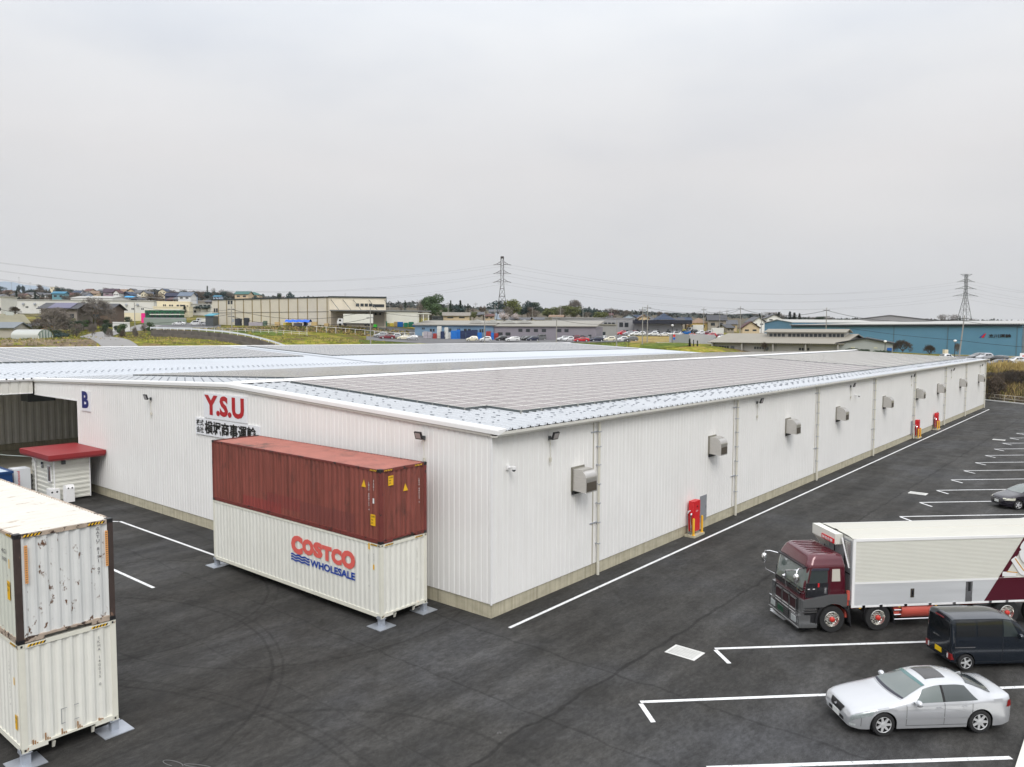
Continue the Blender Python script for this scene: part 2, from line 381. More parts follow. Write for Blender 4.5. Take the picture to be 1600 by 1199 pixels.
# verge cap along the gable, gutter on the long side
mb=MB()
xs=[XV-.05,XR,.46]
pr=lambda X:[(-.13,zr(X)-.13),(-.13,zr(X)+.02),(-.11,zr(X)+.075),(.34,zr(X)+.085),(.34,zr(X)+.02),(-.09,zr(X)-.13)]
rows=[[(X,y,z) for y,z in pr(X)] for X in xs]; mb.grid(rows,close=True); mb.poly(list(reversed(rows[0]))).poly(rows[-1])
mb.build('verge_cap',WTRIM,wh)
mb=MB(); mb.box(XV,.38,-.10,-.02,6.9,6.9001)
mb=MB(); rows=[[(X,-.10,zr(X)-.24),(X,-.10,zr(X)-.135),(X,-.02,zr(X)-.135),(X,-.02,zr(X)-.24)] for X in xs[:2]+[.02]]; mb.grid(rows,close=True); mb.poly(list(reversed(rows[0]))).poly(rows[-1])
mb.build('verge_soffit_trim',mat('beige_trim',(.5,.48,.44),.5),wh)
gp=[(.03,7.40),(.03,7.33),(.12,7.31),(.30,7.32),(.38,7.36),(.42,7.49),(.46,7.49),(.45,7.38),(.40,7.31),(.32,7.27),(.1,7.26),(.0,7.28),(.0,7.40)]
MB().prism(gp,-.10,YL+.2,lambda u,v,a:(u,a,v)).build('gutter',mat('cream_gutter',(.72,.71,.66),.4,0,.04,1),wh)
mb=MB(); mb.prism([(XR+.42,zr(XR+.42)+.07),(XR+.40,zr(XR+.42)+.12),(XR,zr(XR)+.17),(XR-.40,zr(XR-.42)+.12),(XR-.42,zr(XR-.42)+.07)],.3,YL,lambda u,v,a:(u,a,v))
mb.build('ridge_cap',WTRIM,wh)
mb=MB()
for i in range(140): mb.box(XR+.26,XR+.3,.8+i*.82,.86+i*.82,zr(XR)+.13,zr(XR)+.15)
mb.build('ridge_screw_row',mat('brass_screw',(.25,.2,.1),.5),wh)
# downspouts
for y in(7.42,22.9,37.9,53.55,69.1,85.0,98.6,114.3):
    o=MB().tube([(.13,y,7.2),(.13,y,.03)],.062,10).tube([(.13,y,.62),(.13,y,.02)],.075,10).build('downspout',IVORY,wh,40,loc=(0,0,0))
    mb=MB()
    for z in(6.75,6.05,5.2,4.3,3.4,2.5,1.5): mb.box(0,.215,y-.07,y+.07,z,z+.035)
    mb.box(0,.05,y-.55,y+.2,2.5,2.54).box(0,.05,y-.5,y+.2,6.75,6.79)
    mb.build('pipe_bracket',GALV,o)
    MB().box(.001,.014,y-.34,y-.27,.58,7.2).build('panel_joint',mat('tan_joint',(.42,.39,.32),.6),wh)
# ------------------------------------------------------------------ second warehouse (left, with open dock alley)
XR2=-83.0; zb=lambda X: 7.46+.0457*(XV-X) if X>XR2 else 7.46+.0457*(XV-XR2)-.0457*(XR2-X)
w2=thing('warehouse','second white warehouse behind on the left whose roof overhangs an open loading alley','warehouse')
roofsheet(XV,zb(XV),XR2,zb(XR2),-30,122,.57,'roof',ROOFB,w2)
roofsheet(XR2,zb(XR2),-119,zb(-119),-30,122,.57,'roof',ROOFB,w2)
MB().prism([(XR2+.5,zb(XR2)+.06),(XR2,zb(XR2)+.16),(XR2-.5,zb(XR2)+.06)],-30,122,lambda u,v,a:(u,a,v)).build('ridge_cap',WTRIM,w2)
mb=MB(); corr(mb,(XV+.06,-30,0),(0,1,0),(1,0,0),29.85,lambda s:6.44,lambda s:7.34,.66,.12,.06,.04); mb.build('eave_fascia',mat('cream_cladding',(.66,.65,.6),.5,0,.06,.8),w2)
mb=MB(); mb.prism([(XV-.1,7.40),(XV+.18,7.36),(XV+.24,7.5),(XV+.2,7.56),(XV-.1,7.5)],-30,-.17,lambda u,v,a:(u,a,v)); mb.box(XV-.02,XV+.1,-30,-.17,6.38,6.44); mb.build('gutter',WTRIM,w2)
mb=MB()
for i in range(56): mb.box(XV+.2,XV+.25,-29.9+i*.57-.05,-29.9+i*.57+.05,7.5,7.6)
mb.build('eave_closure_strip',BLACK,w2)
mb=MB(); corr(mb,(-62.5,-30,0),(0,1,0),(1,0,0),150,lambda s:.62,lambda s:8.0,.62,.2,.11,.09); mb.build('dock_wall',SHADOW,w2)
MB().box(-62.75,-62.42,-30,120,0,.6).build('plinth',CONC,w2)
mb=MB(); mb.poly([(-62.7,122,0),(-119,122,0),(-119,122,7.4),(-83,122,9),(-62.7,122,8)]).poly([(-119,-30,0),(-119,122,0),(-119,122,7.4),(-119,-30,7.4)]).poly([(-62.7,-29.9,0),(-119,-29.9,0),(-119,-29.9,7.4),(-83,-29.9,9),(-62.7,-29.9,8)]); mb.build('back_wall',SHADOW,w2)
mb=MB(); mb.box(XW-.1,-62.4,100,100.2,0,7.3); mb.build('alley_end_wall',SHADOW,w2)
tag(MB().box(-62.3,XW-.4,.5,99,0,.03).box(-62.3,XV-.6,-30,.5,0,.03).build('dock_bounce_floor',mat('pale_bounce_slab',(.55,.52,.44),.8,0,.2,.4)),kind='structure')  # pale slab added so the floor bounces light into the alley
mb=MB(); 
for y in(6,20,34,48): mb.box(-62.3,XW-.3,y,y+.25,6.55,7.0)
mb.build('canopy_beam',DGREY,w2)
mb=MB()
for y in(6,20,34,48): mb.box(XV-.15,XV+.15,y,y+.3,0,7.2)
mb.build('canopy_post',mat('grey_post',(.3,.3,.3),.6),w2)
mb=MB(); mb.poly([(XW-.2,.3,7.42),(XV,.3,7.15),(XV,100,6.95),(XW-.2,100,7.25)]).poly([(XV,-29.8,7.22),(-62.4,-29.8,7.9),(-62.4,100,7.6),(XV,100,6.95)]); mb.build('bounce_sheet',mat('white_bounce',(.78,.78,.76),.7),w2)  # white sheet added under the roofs to bounce light into the alley
MB().box(-50.9,-49.3,.2,2.2,5.55,6.3).build('canopy_duct_box',DGREY,w2)  # dark duct box hanging under the canopy, no lamp
# snow clips on the valley side of the far roof
mb=MB()
for i in range(260):
    y=-29.9+i*.57
    for x in(-52.0,-50.9):
        z=zb(x); mb.box(x-.05,x+.04,y-.10,y+.05,z+.07,z+.11)
mb.build('snow_clip_row',mat('clip_bluegrey',(.25,.28,.31),.5,.3),w2)
# ------------------------------------------------------------------ solar arrays
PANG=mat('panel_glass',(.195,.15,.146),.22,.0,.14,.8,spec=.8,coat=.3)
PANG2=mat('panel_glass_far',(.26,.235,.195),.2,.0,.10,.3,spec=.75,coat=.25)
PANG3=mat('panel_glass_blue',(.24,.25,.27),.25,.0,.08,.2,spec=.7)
PFR=mat('panel_frame',(.66,.65,.62),.45,.1)
PSK=mat('array_skirt',(.10,.115,.12),.55,.3)
def panels(mb,zf,cells,px,py,fr=.055,th=.04):
    for (x,y) in cells:
        # x,y = corner (max x, min y); panel spans x-px..x , y..y+py
        a=zf(x)+.16;b=zf(x-px)+.16
        g=.012
        X0,X1,Y0,Y1=x-g,x-px+g,y+g,y+py-g
        def pt(X,Y,dz=0): return (X,Y,zf(X)+.16+dz)
        mb.poly([pt(X0,Y0),pt(X0,Y1),pt(X1,Y1),pt(X1,Y0)],1)
        mb.poly([pt(X0-fr,Y0+fr,.003),pt(X0-fr,Y1-fr,.003),pt(X1+fr,Y1-fr,.003),pt(X1+fr,Y0+fr,.003)],0)
        if th:
            mb.poly([pt(X0,Y0,-th),pt(X0,Y1,-th),pt(X0,Y1),pt(X0,Y0)],1).poly([pt(X0,Y0),pt(X1,Y0),pt(X1,Y0,-th),pt(X0,Y0,-th)],1)
px,py=1.04,1.5
def array(label,zf,x0,x1,y0,y1,nearn,glass,step=True,skirt=True):
    t=thing('solar_array',label,'solar panels',(0,0,0),0,'solar arrays on the warehouse roofs')
    nx=int(round((x0-x1)/px)); ny=int((y1-y0)/py); cells=[]
    for j in range(ny):
        for i in range(nx):
            if step and j==0 and i<2: continue
            cells.append((x0-i*px,y0+j*py))
    cx,cy=CAMP.x,CAMP.y
    cells.sort(key=lambda c:(c[0]-cx)**2+(c[1]-cy)**2)
    proto=None
    for c in cells[:nearn]:
        if proto is None:
            mb=MB(); panels(mb,lambda X:zf(X+c[0])-zf(c[0])-.16,[(0,0)],px,py); proto=mb.build('solar_panel',[glass,PFR],t); o=proto
        else: o=proto.copy(); COL.objects.link(o)
        o.location=(c[0],c[1],zf(c[0])+.16)
    if cells[nearn:]:
        mb=MB(); panels(mb,zf,cells[nearn:],px,py,.055,.04); o=mb.build('solar_panel_field',[glass,PFR],t); o['kind']='stuff'
    if skirt:
        mb=MB(); xa=x0-(2*px if step else 0)
        zq=lambda X,d:zf(X)+d
        def sk(X0,Y0,X1,Y1): mb.poly([(X0,Y0,zq(X0,.02)),(X1,Y1,zq(X1,.02)),(X1,Y1,zq(X1,.15)),(X0,Y0,zq(X0,.15))])
        sk(xa,y0-.01,x0-nx*px,y0-.01); sk(x0,y0+py*step,x0,y0+ny*py) 
        if step: sk(x0,y0+py-.01,xa,y0+py-.01); sk(xa,y0,xa,y0+py)
        sk(x0-nx*px,y0,x0-nx*px,y0+ny*py)
        mb.build('skirt',PSK,t)
        mb=MB()
        for k in range(int((y1-y0)/py)): 
            y=y0+py+k*py; mb.box(x0-.02,x0+.03,y-.06,y+.06,zq(x0,.0),zq(x0,.13)); mb.box(x0-nx*px-.25,x0-nx*px-.02,y-.12,y+.12,zq(x0-nx*px,.05),zq(x0-nx*px,.14))
        for k in range(nx): x=xa-k*px; mb.box(x-.04,x+.04,y0-.04,y0-.01,zq(x,.02),zq(x,.12))
        mb.build('mounting_clamp_row',mat('clamp_grey',(.3,.3,.28),.5,.4),t)
    return t
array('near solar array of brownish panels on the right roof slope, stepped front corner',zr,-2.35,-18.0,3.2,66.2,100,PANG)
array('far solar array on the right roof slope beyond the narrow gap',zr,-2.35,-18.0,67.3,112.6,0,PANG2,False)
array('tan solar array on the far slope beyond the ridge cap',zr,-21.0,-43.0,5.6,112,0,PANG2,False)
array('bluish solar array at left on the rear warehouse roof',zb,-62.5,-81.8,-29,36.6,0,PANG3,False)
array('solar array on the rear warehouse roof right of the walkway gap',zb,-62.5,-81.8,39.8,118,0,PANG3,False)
mb=MB(); mb.box(-82.3,XV-2,38.0,38.35,0,0)
mb=MB(); mb.poly([(-82,37.6,zb(-82)+.08),(-50,37.6,zb(-50)+.08),(-50,37.9,zb(-50)+.08),(-82,37.9,zb(-82)+.08)]); mb.build('cable_tray',GALV,w2)
# a slight fall of both roofs towards the far end
w2.rotation_euler=(-.0034,0,0)
for o in list(bpy.data.objects):
    if o.name.startswith('solar_array') and o.type=='EMPTY': o.rotation_euler=(-.0034 if 'rear warehouse' in o['label'] else -.0012,0,0)
for o in (rf,rl): o.rotation_euler=(-.0012,0,0)
# ------------------------------------------------------------------ signs on the front wall
def board(x0,x1,z0,z1,label,name='wall_sign'):
    t=thing(name,label,'sign',(x0,0,z0),0)
    MB().box(0,x1-x0,-.07,-.01,0,z1-z0).build('board',mat('sign_board',(.80,.81,.84),.35),t); return t
t=board(-38.4,-36.9,5.66,7.08,'square white sign with dark blue letter B beside the dock opening')
text('B','lettering',mat('navy_letter',srgb(20,30,105),.4),t,(.22,-.075,.2),(1,0,0),(0,0,1),1.08,1.18,.045)
t=board(-21.62,-17.2,6.42,7.83,'white sign with big red letters Y.S.U under the gable')
text('Y.S.U','lettering',mat('red_letter',srgb(178,26,36),.4),t,(.14,-.075,.18),(1,0,0),(0,0,1),4.05,1.14,.045)
t=board(-22.55,-16.0,5.42,6.36,'white sign with black Japanese company name below the red letters')
BKL=mat('black_letter',(.006,.006,.006),.4)
for k_,(a_,b_) in enumerate(((0,0),(.025,0),(0,.012))): text('横堀商事運輸','lettering',BKL,t,(1.04+a_,-.075,.09+b_),(1,0,0),(0,0,1),5.18,.75,.018,.01+k_*.0015)
text('株式','lettering',BKL,t,(.12,-.075,.5),(1,0,0),(0,0,1),.8,.36,.02); text('会社','lettering',BKL,t,(.12,-.075,.1),(1,0,0),(0,0,1),.8,.36,.02)
# ------------------------------------------------------------------ floodlights, cameras, hoods, hydrants on the walls
def floodlight():
    t=thing('floodlight','x','floodlight',(0,0,0),0,'floodlights on the warehouse walls')   # wall plane at local x=0, outward +x
    MB().obox((.33,0,.12),(.05,0,.155),(0,.2,0),(.035,0,-.012)).build('lamp_head',DARKM,t)
    MB().obox((.375,0,.108),(.037,0,.115),(0,.15,0),(.006,0,-.002)).build('lens',mat('lamp_lens',(.35,.33,.32),.15),t)
    MB().box(0,.06,-.07,.07,-.1,.08).tube([(.05,0,0),(.3,0,.06)],.02).build('bracket',DGREY,t)
    MB().tube([(.05,0,-.1),(.05,.02,-.5),(.05,.04,-.85)],.014,5).box(.01,.09,0,.08,-1.02,-.85).tube([(.05,.04,-1.02),(.05,-.03,-1.1),(.05,.0,-1.2),(.05,.07,-1.12),(.05,.06,-1.02)],.009,5).build('cable',IVORY,t)
    MB().tube([(.06,-.02,-.06),(.1,-.08,-.2),(.1,-.03,-.3),(.06,.02,-.2)],.012,5).build('cable_loop',IVORY,t)
    return t
fl=floodlight()
spots=[(-28.0,-.02,7.1,-PI/2,'floodlight between the blue letter sign and the red letter sign'),(-3.75,-.02,6.9,-PI/2,'floodlight on the front wall right of the red container'),
 (.02,3.7,6.85,0,'first floodlight on the long side wall, nearest the corner'),(.02,26.1,6.85,0,'floodlight above and before the third vent hood'),(.02,46.2,6.85,0,'floodlight by the small camera at mid wall'),
 (.02,67.6,6.8,0,'floodlight just before the fifth downspout'),(.02,88.5,6.7,0,'second farthest floodlight on the long side wall'),(.02,109.5,6.6,0,'farthest floodlight at the far wall end')]
for i,(x,y,z,rz,lb) in enumerate(spots):
    o=fl if i==0 else dup(fl); o.location=(x,y,z); o.rotation_euler=(0,0,rz); o['label']=lb
def cctv():
    t=thing('security_camera','x','camera',(0,0,0),0,'small cameras on the long wall')
    MB().box(0,.06,-.09,.09,-.09,.09).tube([(.05,0,0),(.3,0,.02)],.045,8).build('arm',WTRIM,t)
    MB().lathe([(.0,.07),(.09,.07),(.1,-.02),(.085,-.06)],(.32,0,0),(0,0,1),14).build('housing',WTRIM,t,40)
    MB().lathe([(.085,-.06),(.07,-.11),(.03,-.14),(0,-.15)],(.32,0,0),(0,0,1),14).build('dome',GLASSD,t,40)
    return t
cc=cctv(); cc.location=(.02,.95,5.95); cc['label']='white security camera near the building corner'
dup(cc,(.02,47.6,6.0),0,'white security camera beside the mid wall floodlight'); dup(cc,(.02,110.6,5.3),0,'white security camera at the far end of the wall')
def hood():
    t=thing('vent_hood','x','vent hood',(0,0,0),0,'steel vent hoods along the side wall')
    W=.86; P=.78; H=.95; pr_=[(0,-.02),(0,H)]
    pr_+= [(P-.42+.42*math.sin(a),H-.42+.42*math.cos(a)) for a in [R(9*k) for k in range(11)]]
    pr_+= [(P,-.06)]
    MB().prism(pr_,-W/2,W/2,lambda u,v,a:(u,a,v)).build('shell',STEEL,t,35)
    MB().box(P+.002,P+.012,-W/2+.06,W/2-.06,-.0,.40).build('grille',mat('hood_grille',(.10,.085,.065),.6,.3,.3,20),t)
    MB().box(0,.05,-W/2-.07,W/2+.07,-.08,H+.07).build('flange',mat('flange',(.25,.24,.2),.5,.4),t)
    MB().box(.05,.15,-W/2-.03,-W/2+.05,-.18,-.02).box(.02,.1,-W/2-.04,W/2,-.2,-.08).build('damper_box',DARKM,t)
    return t
hd=hood()
hy=[5.85,19.6,31.8,43.0,57.1,70.5,81.1,94.9,108.9]
od=['first','second','third','fourth','fifth','sixth','seventh','eighth','ninth and farthest']
for i,y in enumerate(hy):
    o=hd if i==0 else dup(hd); o.location=(.0,y,4.33); o['label']='%s steel vent hood from the near corner of the side wall'%od[i]
def hydrant():
    t=thing('hydrant_cabinet','x','fire hydrant cabinet',(0,0,0),0,'red fire hydrant cabinets along the side wall')
    MB().box(0,.62,-.58,.66,0,.12).build('plinth',CONC,t)
    o=MB().box(.12,.44,-.36,.40,.28,1.98).build('cabinet',REDP,t)
    MB().box(.443,.452,-.32,.36,.5,1.92).build('door',REDP,o)
    MB().lathe([(.0,.03),(.05,.03),(.06,0)],(.452,.02,1.68),(1,0,0),12).build('signal_lamp',mat('lamp_red',(.2,.01,.01),.3),o)
    text('消火栓','lettering',WTRIM,o,(.454,-.12,1.38),(0,1,0),(0,0,1),.26,.07,.02,.001)
    MB().box(.452,.475,.3,.34,.98,1.1).build('handle',CHROME,o)
    MB().box(.14,.18,-.34,-.3,.12,.28).box(.38,.42,-.34,-.3,.12,.28).box(.14,.18,.34,.38,.12,.28).box(.38,.42,.34,.38,.12,.28).build('leg',GALV,t)
    for y in(-.48,.55): 
        MB().lathe([(.10,.12),(.10,.14),(.065,.15),(.065,1.02),(.05,1.07),(0,1.08)],(.50,y,0),(0,0,1),14).build('bollard',YEL,t,40)
    MB().tube([(.15,-.47,.12),(.15,-.47,1.3),(.17,-.44,1.42),(.22,-.36,1.45)],.045,8).tube([(.33,-.46,.12),(.33,-.46,1.25),(.33,-.42,1.32)],.05,8).build('pipe',CHROME,t,40)
    return t
hr=hydrant(); hr.location=(.02,16.9,0); hr['label']='red hydrant cabinet nearest the camera with yellow bollards'
dup(hr,(.02,69.9,0),0,'middle red hydrant cabinet beyond the fifth downspout'); dup(hr,(.02,79.5,0),0,'farthest red hydrant cabinet with yellow bollard')
def sdoor(y,lb):
    t=thing('service_hatch',lb,'hatch',(0,y,.45),0,'grey service hatches in the side wall')
    MB().box(0,.02,0,.85,0,1.5).build('panel',mat('hatch_grey',(.24,.25,.27),.5),t); MB().box(.021,.04,.72,.78,.7,.9).box(.021,.032,0,.85,.3,.31).build('handle',CHROME,t)
sdoor(18.2,'grey service hatch behind the nearest red cabinet'); sdoor(68.2,'grey service hatch before the middle red cabinet'); sdoor(81,'grey service hatch beyond the farthest red cabinet')
# ------------------------------------------------------------------ containers
CL,CW,CH=12.192,2.438,2.896
def container(label,loc,paint,frame,roofm,cast,name='shipping_container',L=CL,ridge=None,postm=None,sidem=None,sd_=.026):
    """local: x 0..-L (0 = visible end), y 0..CW, z 0..CH"""
    t=thing(name,label,'shipping container',loc,0,'stacked shipping containers')
    pw=.15
    for y0 in(0,CW-pw):
        MB().box(-.12,0,y0,y0+pw,.11,CH-.11).build('corner_post',postm or frame,t); MB().box(-L,-L+.12,y0,y0+pw,.11,CH-.11).build('corner_post',frame,t)
    mb=MB()
    for y0 in(.0,CW-.06): mb.box(-L+.12,-.12,y0,y0+.06,CH-.09,CH-.01); mb.box(-L+.12,-.12,y0,y0+.07,.02,.17)
    for x0 in(-.06,-L+.0): mb.box(x0,x0+.06,pw,CW-pw,CH-.12,CH-.01)
    for x0 in(-.07,-L): mb.box(x0,x0+.07,pw,.62,.02,.16);mb.box(x0,x0+.07,CW-.62,CW-pw,.02,.16); mb.box(x0,x0+.07,.62,CW-.62,.10,.16)
    mb.build('frame_rail',frame,t)
    def cpanel(p0,d,nrm,L_,pitch,dep,z0,z1,nm,m):
        mb=MB(); corr(mb,p0,d,nrm,L_,lambda s:z0,lambda s:z1,pitch,pitch*.25,dep,pitch*.25); return mb.build(nm,m,t)
    cpanel((-L+.12,.012,0),(1,0,0),(0,-1,0),L-.24,.278,sd_,.165,CH-.085,'side_panel',sidem or paint)
    cpanel((-.12,CW-.012,0),(-1,0,0),(0,1,0),L-.24,.278,sd_,.165,CH-.085,'side_panel',sidem or paint)
    cpanel((-.02,pw,0),(0,1,0),(1,0,0),CW-2*pw,.268,.045,.155,CH-.11,'end_panel',paint)
    mb=MB(); mb.box(-L+.015,-L+.06,pw,CW/2-.01,.16,CH-.12).box(-L+.015,-L+.06,CW/2+.01,CW-pw,.16,CH-.12)
    for y in(.5,.9,1.5,1.95): mb.tube([(-L-.01,y,.2),(-L-.01,y,CH-.2)],.02,6)
    mb.build('door',paint,t)
    # roof sheet with shallow transverse swages
    mb=MB(); n=int((L-.1)/.209); rows=[]
    for i in range(n):
        x=-.05-i*.209
        for dx,dz in((0,0),(.07,0),(.09,-.02),(.18,-.02)): rows.append([(x-dx,.05,CH-.015+dz),(x-dx,CW/2,CH-.004+dz),(x-dx,CW-.05,CH-.015+dz)])
    mb.grid(rows); mb.build('roof_panel',roofm,t)
    MB().box(-L+.02,-.02,.02,CW-.02,.10,.14).build('floor',DARKM,t)
    for x0 in(-.178,-L):
        for y0 in(-.002,CW-.160):
            for z0 in(0,CH-.118): MB().box(x0+(.002 if x0>-1 else -.002),x0+.178+(.002 if x0>-1 else 0),y0,y0+.162,z0,z0+.118).build('corner_casting',cast,t)
    mb=MB()
    for y0 in(.05,CW-.11):
        for z0 in(.03,CH-.088): mb.box(.002,.004,y0,y0+.05,z0,z0+.06)
    for z0 in(.03,CH-.088): mb.box(-.13,-.06,-.004,-.0025,z0,z0+.06)
    mb.build('casting_hole',BLACK,t)
    return t
HZY=mat('hazard_yellow',srgb(230,180,30),.5); HZB=BLACK
def hazard(t,p0,d,up,L=.42,h=.055,n=6,m=None):
    mb=MB(); p0=Vector(p0);d=Vector(d);up=Vector(up)
    for i in range(n*2):
        a=i*L/(2*n); b=(i+1)*L/(2*n); s=.04
        mb.poly([p0+d*a,p0+d*b,p0+d*(b+s)+up*h,p0+d*(a+s)+up*h],i%2)
    return mb.build('hazard_stripe',[m or HZY,HZB],t)
def placard(t,p0,right,w_,h_,lines,m=HZY):
    right=Vector(right);up=Vector((0,0,1));p0=Vector(p0);n=right.cross(up)*.004
    mb=MB(); mb.poly([p0+n,p0+right*w_+n,p0+right*w_+up*h_+n,p0+up*h_+n]); o=mb.build('placard',m,t)
    for k,l in enumerate(lines):
        text(l,'lettering',BKL,o,p0+right*w_*.12+up*h_*(.72-.28*k),right,up,w_*(.76 if k==0 else .4),h_*.16,.02,.006)
    return o
WPAINT=mat('container_white',(.77,.77,.715),.45,0,.05,1.2,.08,6,rust=(srgb(150,95,50),.02,3.2),streak=.07)
WFRAME=mat('container_white_frame',(.72,.71,.62),.5,0,.08,2,rust=(srgb(170,120,60),.22,2.5))
WROOF=mat('container_dusty_roof',(.6,.58,.5),.7,0,.15,1,rust=(srgb(130,95,60),.3,2))
CASTW=mat('casting_white',(.6,.59,.5),.6,0,.1,6,rust=(srgb(140,90,50),.5,8))
RPAINT=mat('container_red',srgb(134,72,62),.6,0,.25,1.1,.1,8,rust=(srgb(78,50,44),.55,1.3),soft=.22,streak=.35,stretch=(1,1,.5))
RFRAME=mat('container_red_frame',srgb(112,50,44),.6,0,.2,2,rust=(srgb(45,32,30),.5,3))
RROOF=mat('container_red_roof',srgb(160,100,88),.62,0,.2,1.4,rust=(srgb(80,66,58),.66,.6),soft=.18,streak=0)
OPAINT=mat('container_worn_white',(.66,.67,.66),.5,0,.08,1.5,.12,5,rust=(srgb(96,66,44),.40,5.5),stretch=(1,1,.6))
OROOF=mat('container_worn_roof',(.60,.58,.53),.6,0,.12,2,rust=(srgb(140,112,80),.42,2.2),soft=.1,stretch=(3,.6,1))
OFRAME=mat('container_rusty_frame',(.42,.34,.27),.6,0,.3,3,rust=(srgb(60,45,38),.62,4))
OPOST=mat('container_rusty_post',srgb(62,50,46),.7,0,.4,4,rust=(srgb(120,95,80),.35,5),stretch=(1,1,.5))
nt_=RPAINT.node_tree; pb=nt_.nodes['Principled BSDF']; src_=pb.inputs['Base Color'].links[0].from_socket
tcx=nd(nt_,'ShaderNodeTexCoord'); sp_=nd(nt_,'ShaderNodeSeparateXYZ'); lk(nt_,tcx.outputs['Object'],sp_.inputs[0])
for xa,xb,za,zb0,cc_ in((-9.6,-6.6,.15,.62,(.27,.035,.035)),(-7.6,-5.2,.45,1.0,(.20,.035,.033)),(-5.2,-1.6,.2,.95,(.15,.040,.036))):   # repainted patches
    a1=mth(nt_,'GREATER_THAN',sp_.outputs[0],xa); a2=mth(nt_,'LESS_THAN',sp_.outputs[0],xb); b1=mth(nt_,'GREATER_THAN',sp_.outputs[2],za); b2=mth(nt_,'LESS_THAN',sp_.outputs[2],zb0); c1_=mth(nt_,'LESS_THAN',sp_.outputs[1],.5)
    f_=mth(nt_,'MULTIPLY',mth(nt_,'MULTIPLY',mth(nt_,'MULTIPLY',a1,a2),mth(nt_,'MULTIPLY',b1,b2)),mth(nt_,'MULTIPLY',c1_,.55)); mx=nd(nt_,'ShaderNodeMixRGB'); lk(nt_,f_,mx.inputs[0]); lk(nt_,src_,mx.inputs[1]); mx.inputs[2].default_value=(*cc_,1); src_=mx.outputs[0]
lk(nt_,src_,pb.inputs['Base Color'])
CX,CY=-2.655,-3.383
c1=container('white shipping container with red and blue wholesale lettering, bottom of the right stack',(CX,CY,.32),WPAINT,WFRAME,WROOF,CASTW)
c2=container('rusty red shipping container on top of the lettered white container',(CX,CY,.32+CH),RPAINT,RFRAME,RROOF,DARKM,sd_=.042)
LX,LY=-2.5,-15.68
c3=container('clean white shipping container at the bottom of the left stack',(LX,LY,.32),WPAINT,WFRAME,WROOF,CASTW)
c4=container('weathered white container with rust-black corner posts on top of the left stack',(LX,LY,.32+CH),OPAINT,OFRAME,OROOF,DARKM,postm=OPOST,sidem=mat('container_worn_side',(.60,.62,.55),.5,0,.08,1.5,.1,5,rust=(srgb(120,90,60),.2,2.4)))
R3=(1,0,0);UP=(0,0,1)
CR=mat('costco_red',srgb(222,100,92),.5,0,.06,2); CB=mat('costco_blue',srgb(22,66,160),.5)
def lx(x): return x-CX
# faded red word: letters of uneven size, second line blue
zc=lambda z:z-.32
yy=-.001
xx=-8.47
for ch,wd,z0,h in(('C',.86,1.83,.80),('O',.82,1.92,.68),('S',.66,1.94,.66),('T',.66,1.93,.62),('C',.70,1.90,.66),('O',.90,1.88,.74)):
    text(ch,'lettering',CR,c1,(lx(xx),yy,zc(z0+.02)),R3,UP,wd-.03,h,.075,.006); xx+=wd-.055
text('WHOLESALE','lettering',CB,c1,(lx(-7.12),yy,zc(1.50)),R3,UP,2.93,.31,.035,.006)
mb=MB()
for k in range(3):
    z0=1.79-.115*k; up_=[];lo=[]
    for i in range(25):
        x=-8.48+1.32*i/24; zz=z0+.022*math.sin(i*2*PI/8)
        up_.append((lx(x),-.008,zc(zz+.035))); lo.append((lx(x),-.008,zc(zz-.035)))
    mb.grid([lo,up_])
mb.build('wave_stripes',CB,c1)
GL=mat('grey_letter',(.2,.2,.2),.6); WL=mat('white_letter',(.75,.75,.75),.5)
text('SKHU140021 6','lettering',GL,c1,(lx(-3.37),yy,zc(1.45)),R3,UP,.05,1.3,.0,.006,True); text('45G1','lettering',GL,c1,(lx(-3.08),yy,zc(2.42)),R3,UP,.05,.4,0,.006,True)
text('SKHU 140021 6','lettering',GL,c1,(.0,1.87,zc(1.4)),(0,1,0),UP,.05,1.3,.0,.004,True)
placard(c1,(lx(-3.37),yy,zc(2.93)),R3,.08,.25,[]); placard(c1,(lx(-3.1),yy,zc(2.18)),R3,.08,.2,[])
text('LOSU 880723 4','lettering',WL,c2,(lx(-3.35),yy,1.25),R3,UP,.075,1.1,.02,.006,True); text('45G1','lettering',WL,c2,(lx(-3.06),yy,2.05),R3,UP,.06,.42,.02,.006,True)
text('LOSU 880723 4','lettering',WL,c2,(0,1.98,1.3),(0,1,0),UP,.07,1.0,.02,.004,True)
placard(c2,(lx(-3.22),yy,.68),R3,.28,.44,['SUPER','9.6','2.9']); placard(c2,(0,.40,2.22),(0,1,0),.26,.38,['CAUTION','9.6','2.9'])
mb=MB()
mb.poly([(lx(-3.75),-.006,2.12),(lx(-3.48),-.006,2.12),(lx(-3.6),-.006,2.42)]).poly([(.006,1.16,1.90),(.006,1.42,1.90),(.006,1.27,2.2)])
mb.build('warning_triangle',HZY,c2)
MB().poly([(lx(-3.09),-.006,1.55),(lx(-3.0),-.006,1.55),(lx(-3.0),-.006,1.75),(lx(-3.09),-.006,1.75)]).build('data_plate',WL,c2)
mb=MB(); mb.poly([(lx(-10.9),-.0035,.5),(lx(-6.9),-.0035,.42),(lx(-6.9),-.0035,1.0),(lx(-9.5),-.0035,1.1)]) 
for t,top in((c1,1),(c2,1),(c3,1),(c4,1)):
    z=CH-.095
    m_=None
    hazard(t,(.004,.2,z),(0,1,0),UP,.42,.06,5,m_); hazard(t,(.004,CW-.66,z),(0,1,0),UP,.42,.06,5,m_)
    hazard(t,(-.60,-.004,z),(1,0,0),UP,.4,.06,5,m_)
text('GATU 8151 07','lettering',GL,c4,(0,1.98,1.40),(0,1,0),UP,.10,1.32,.02,.004,True)
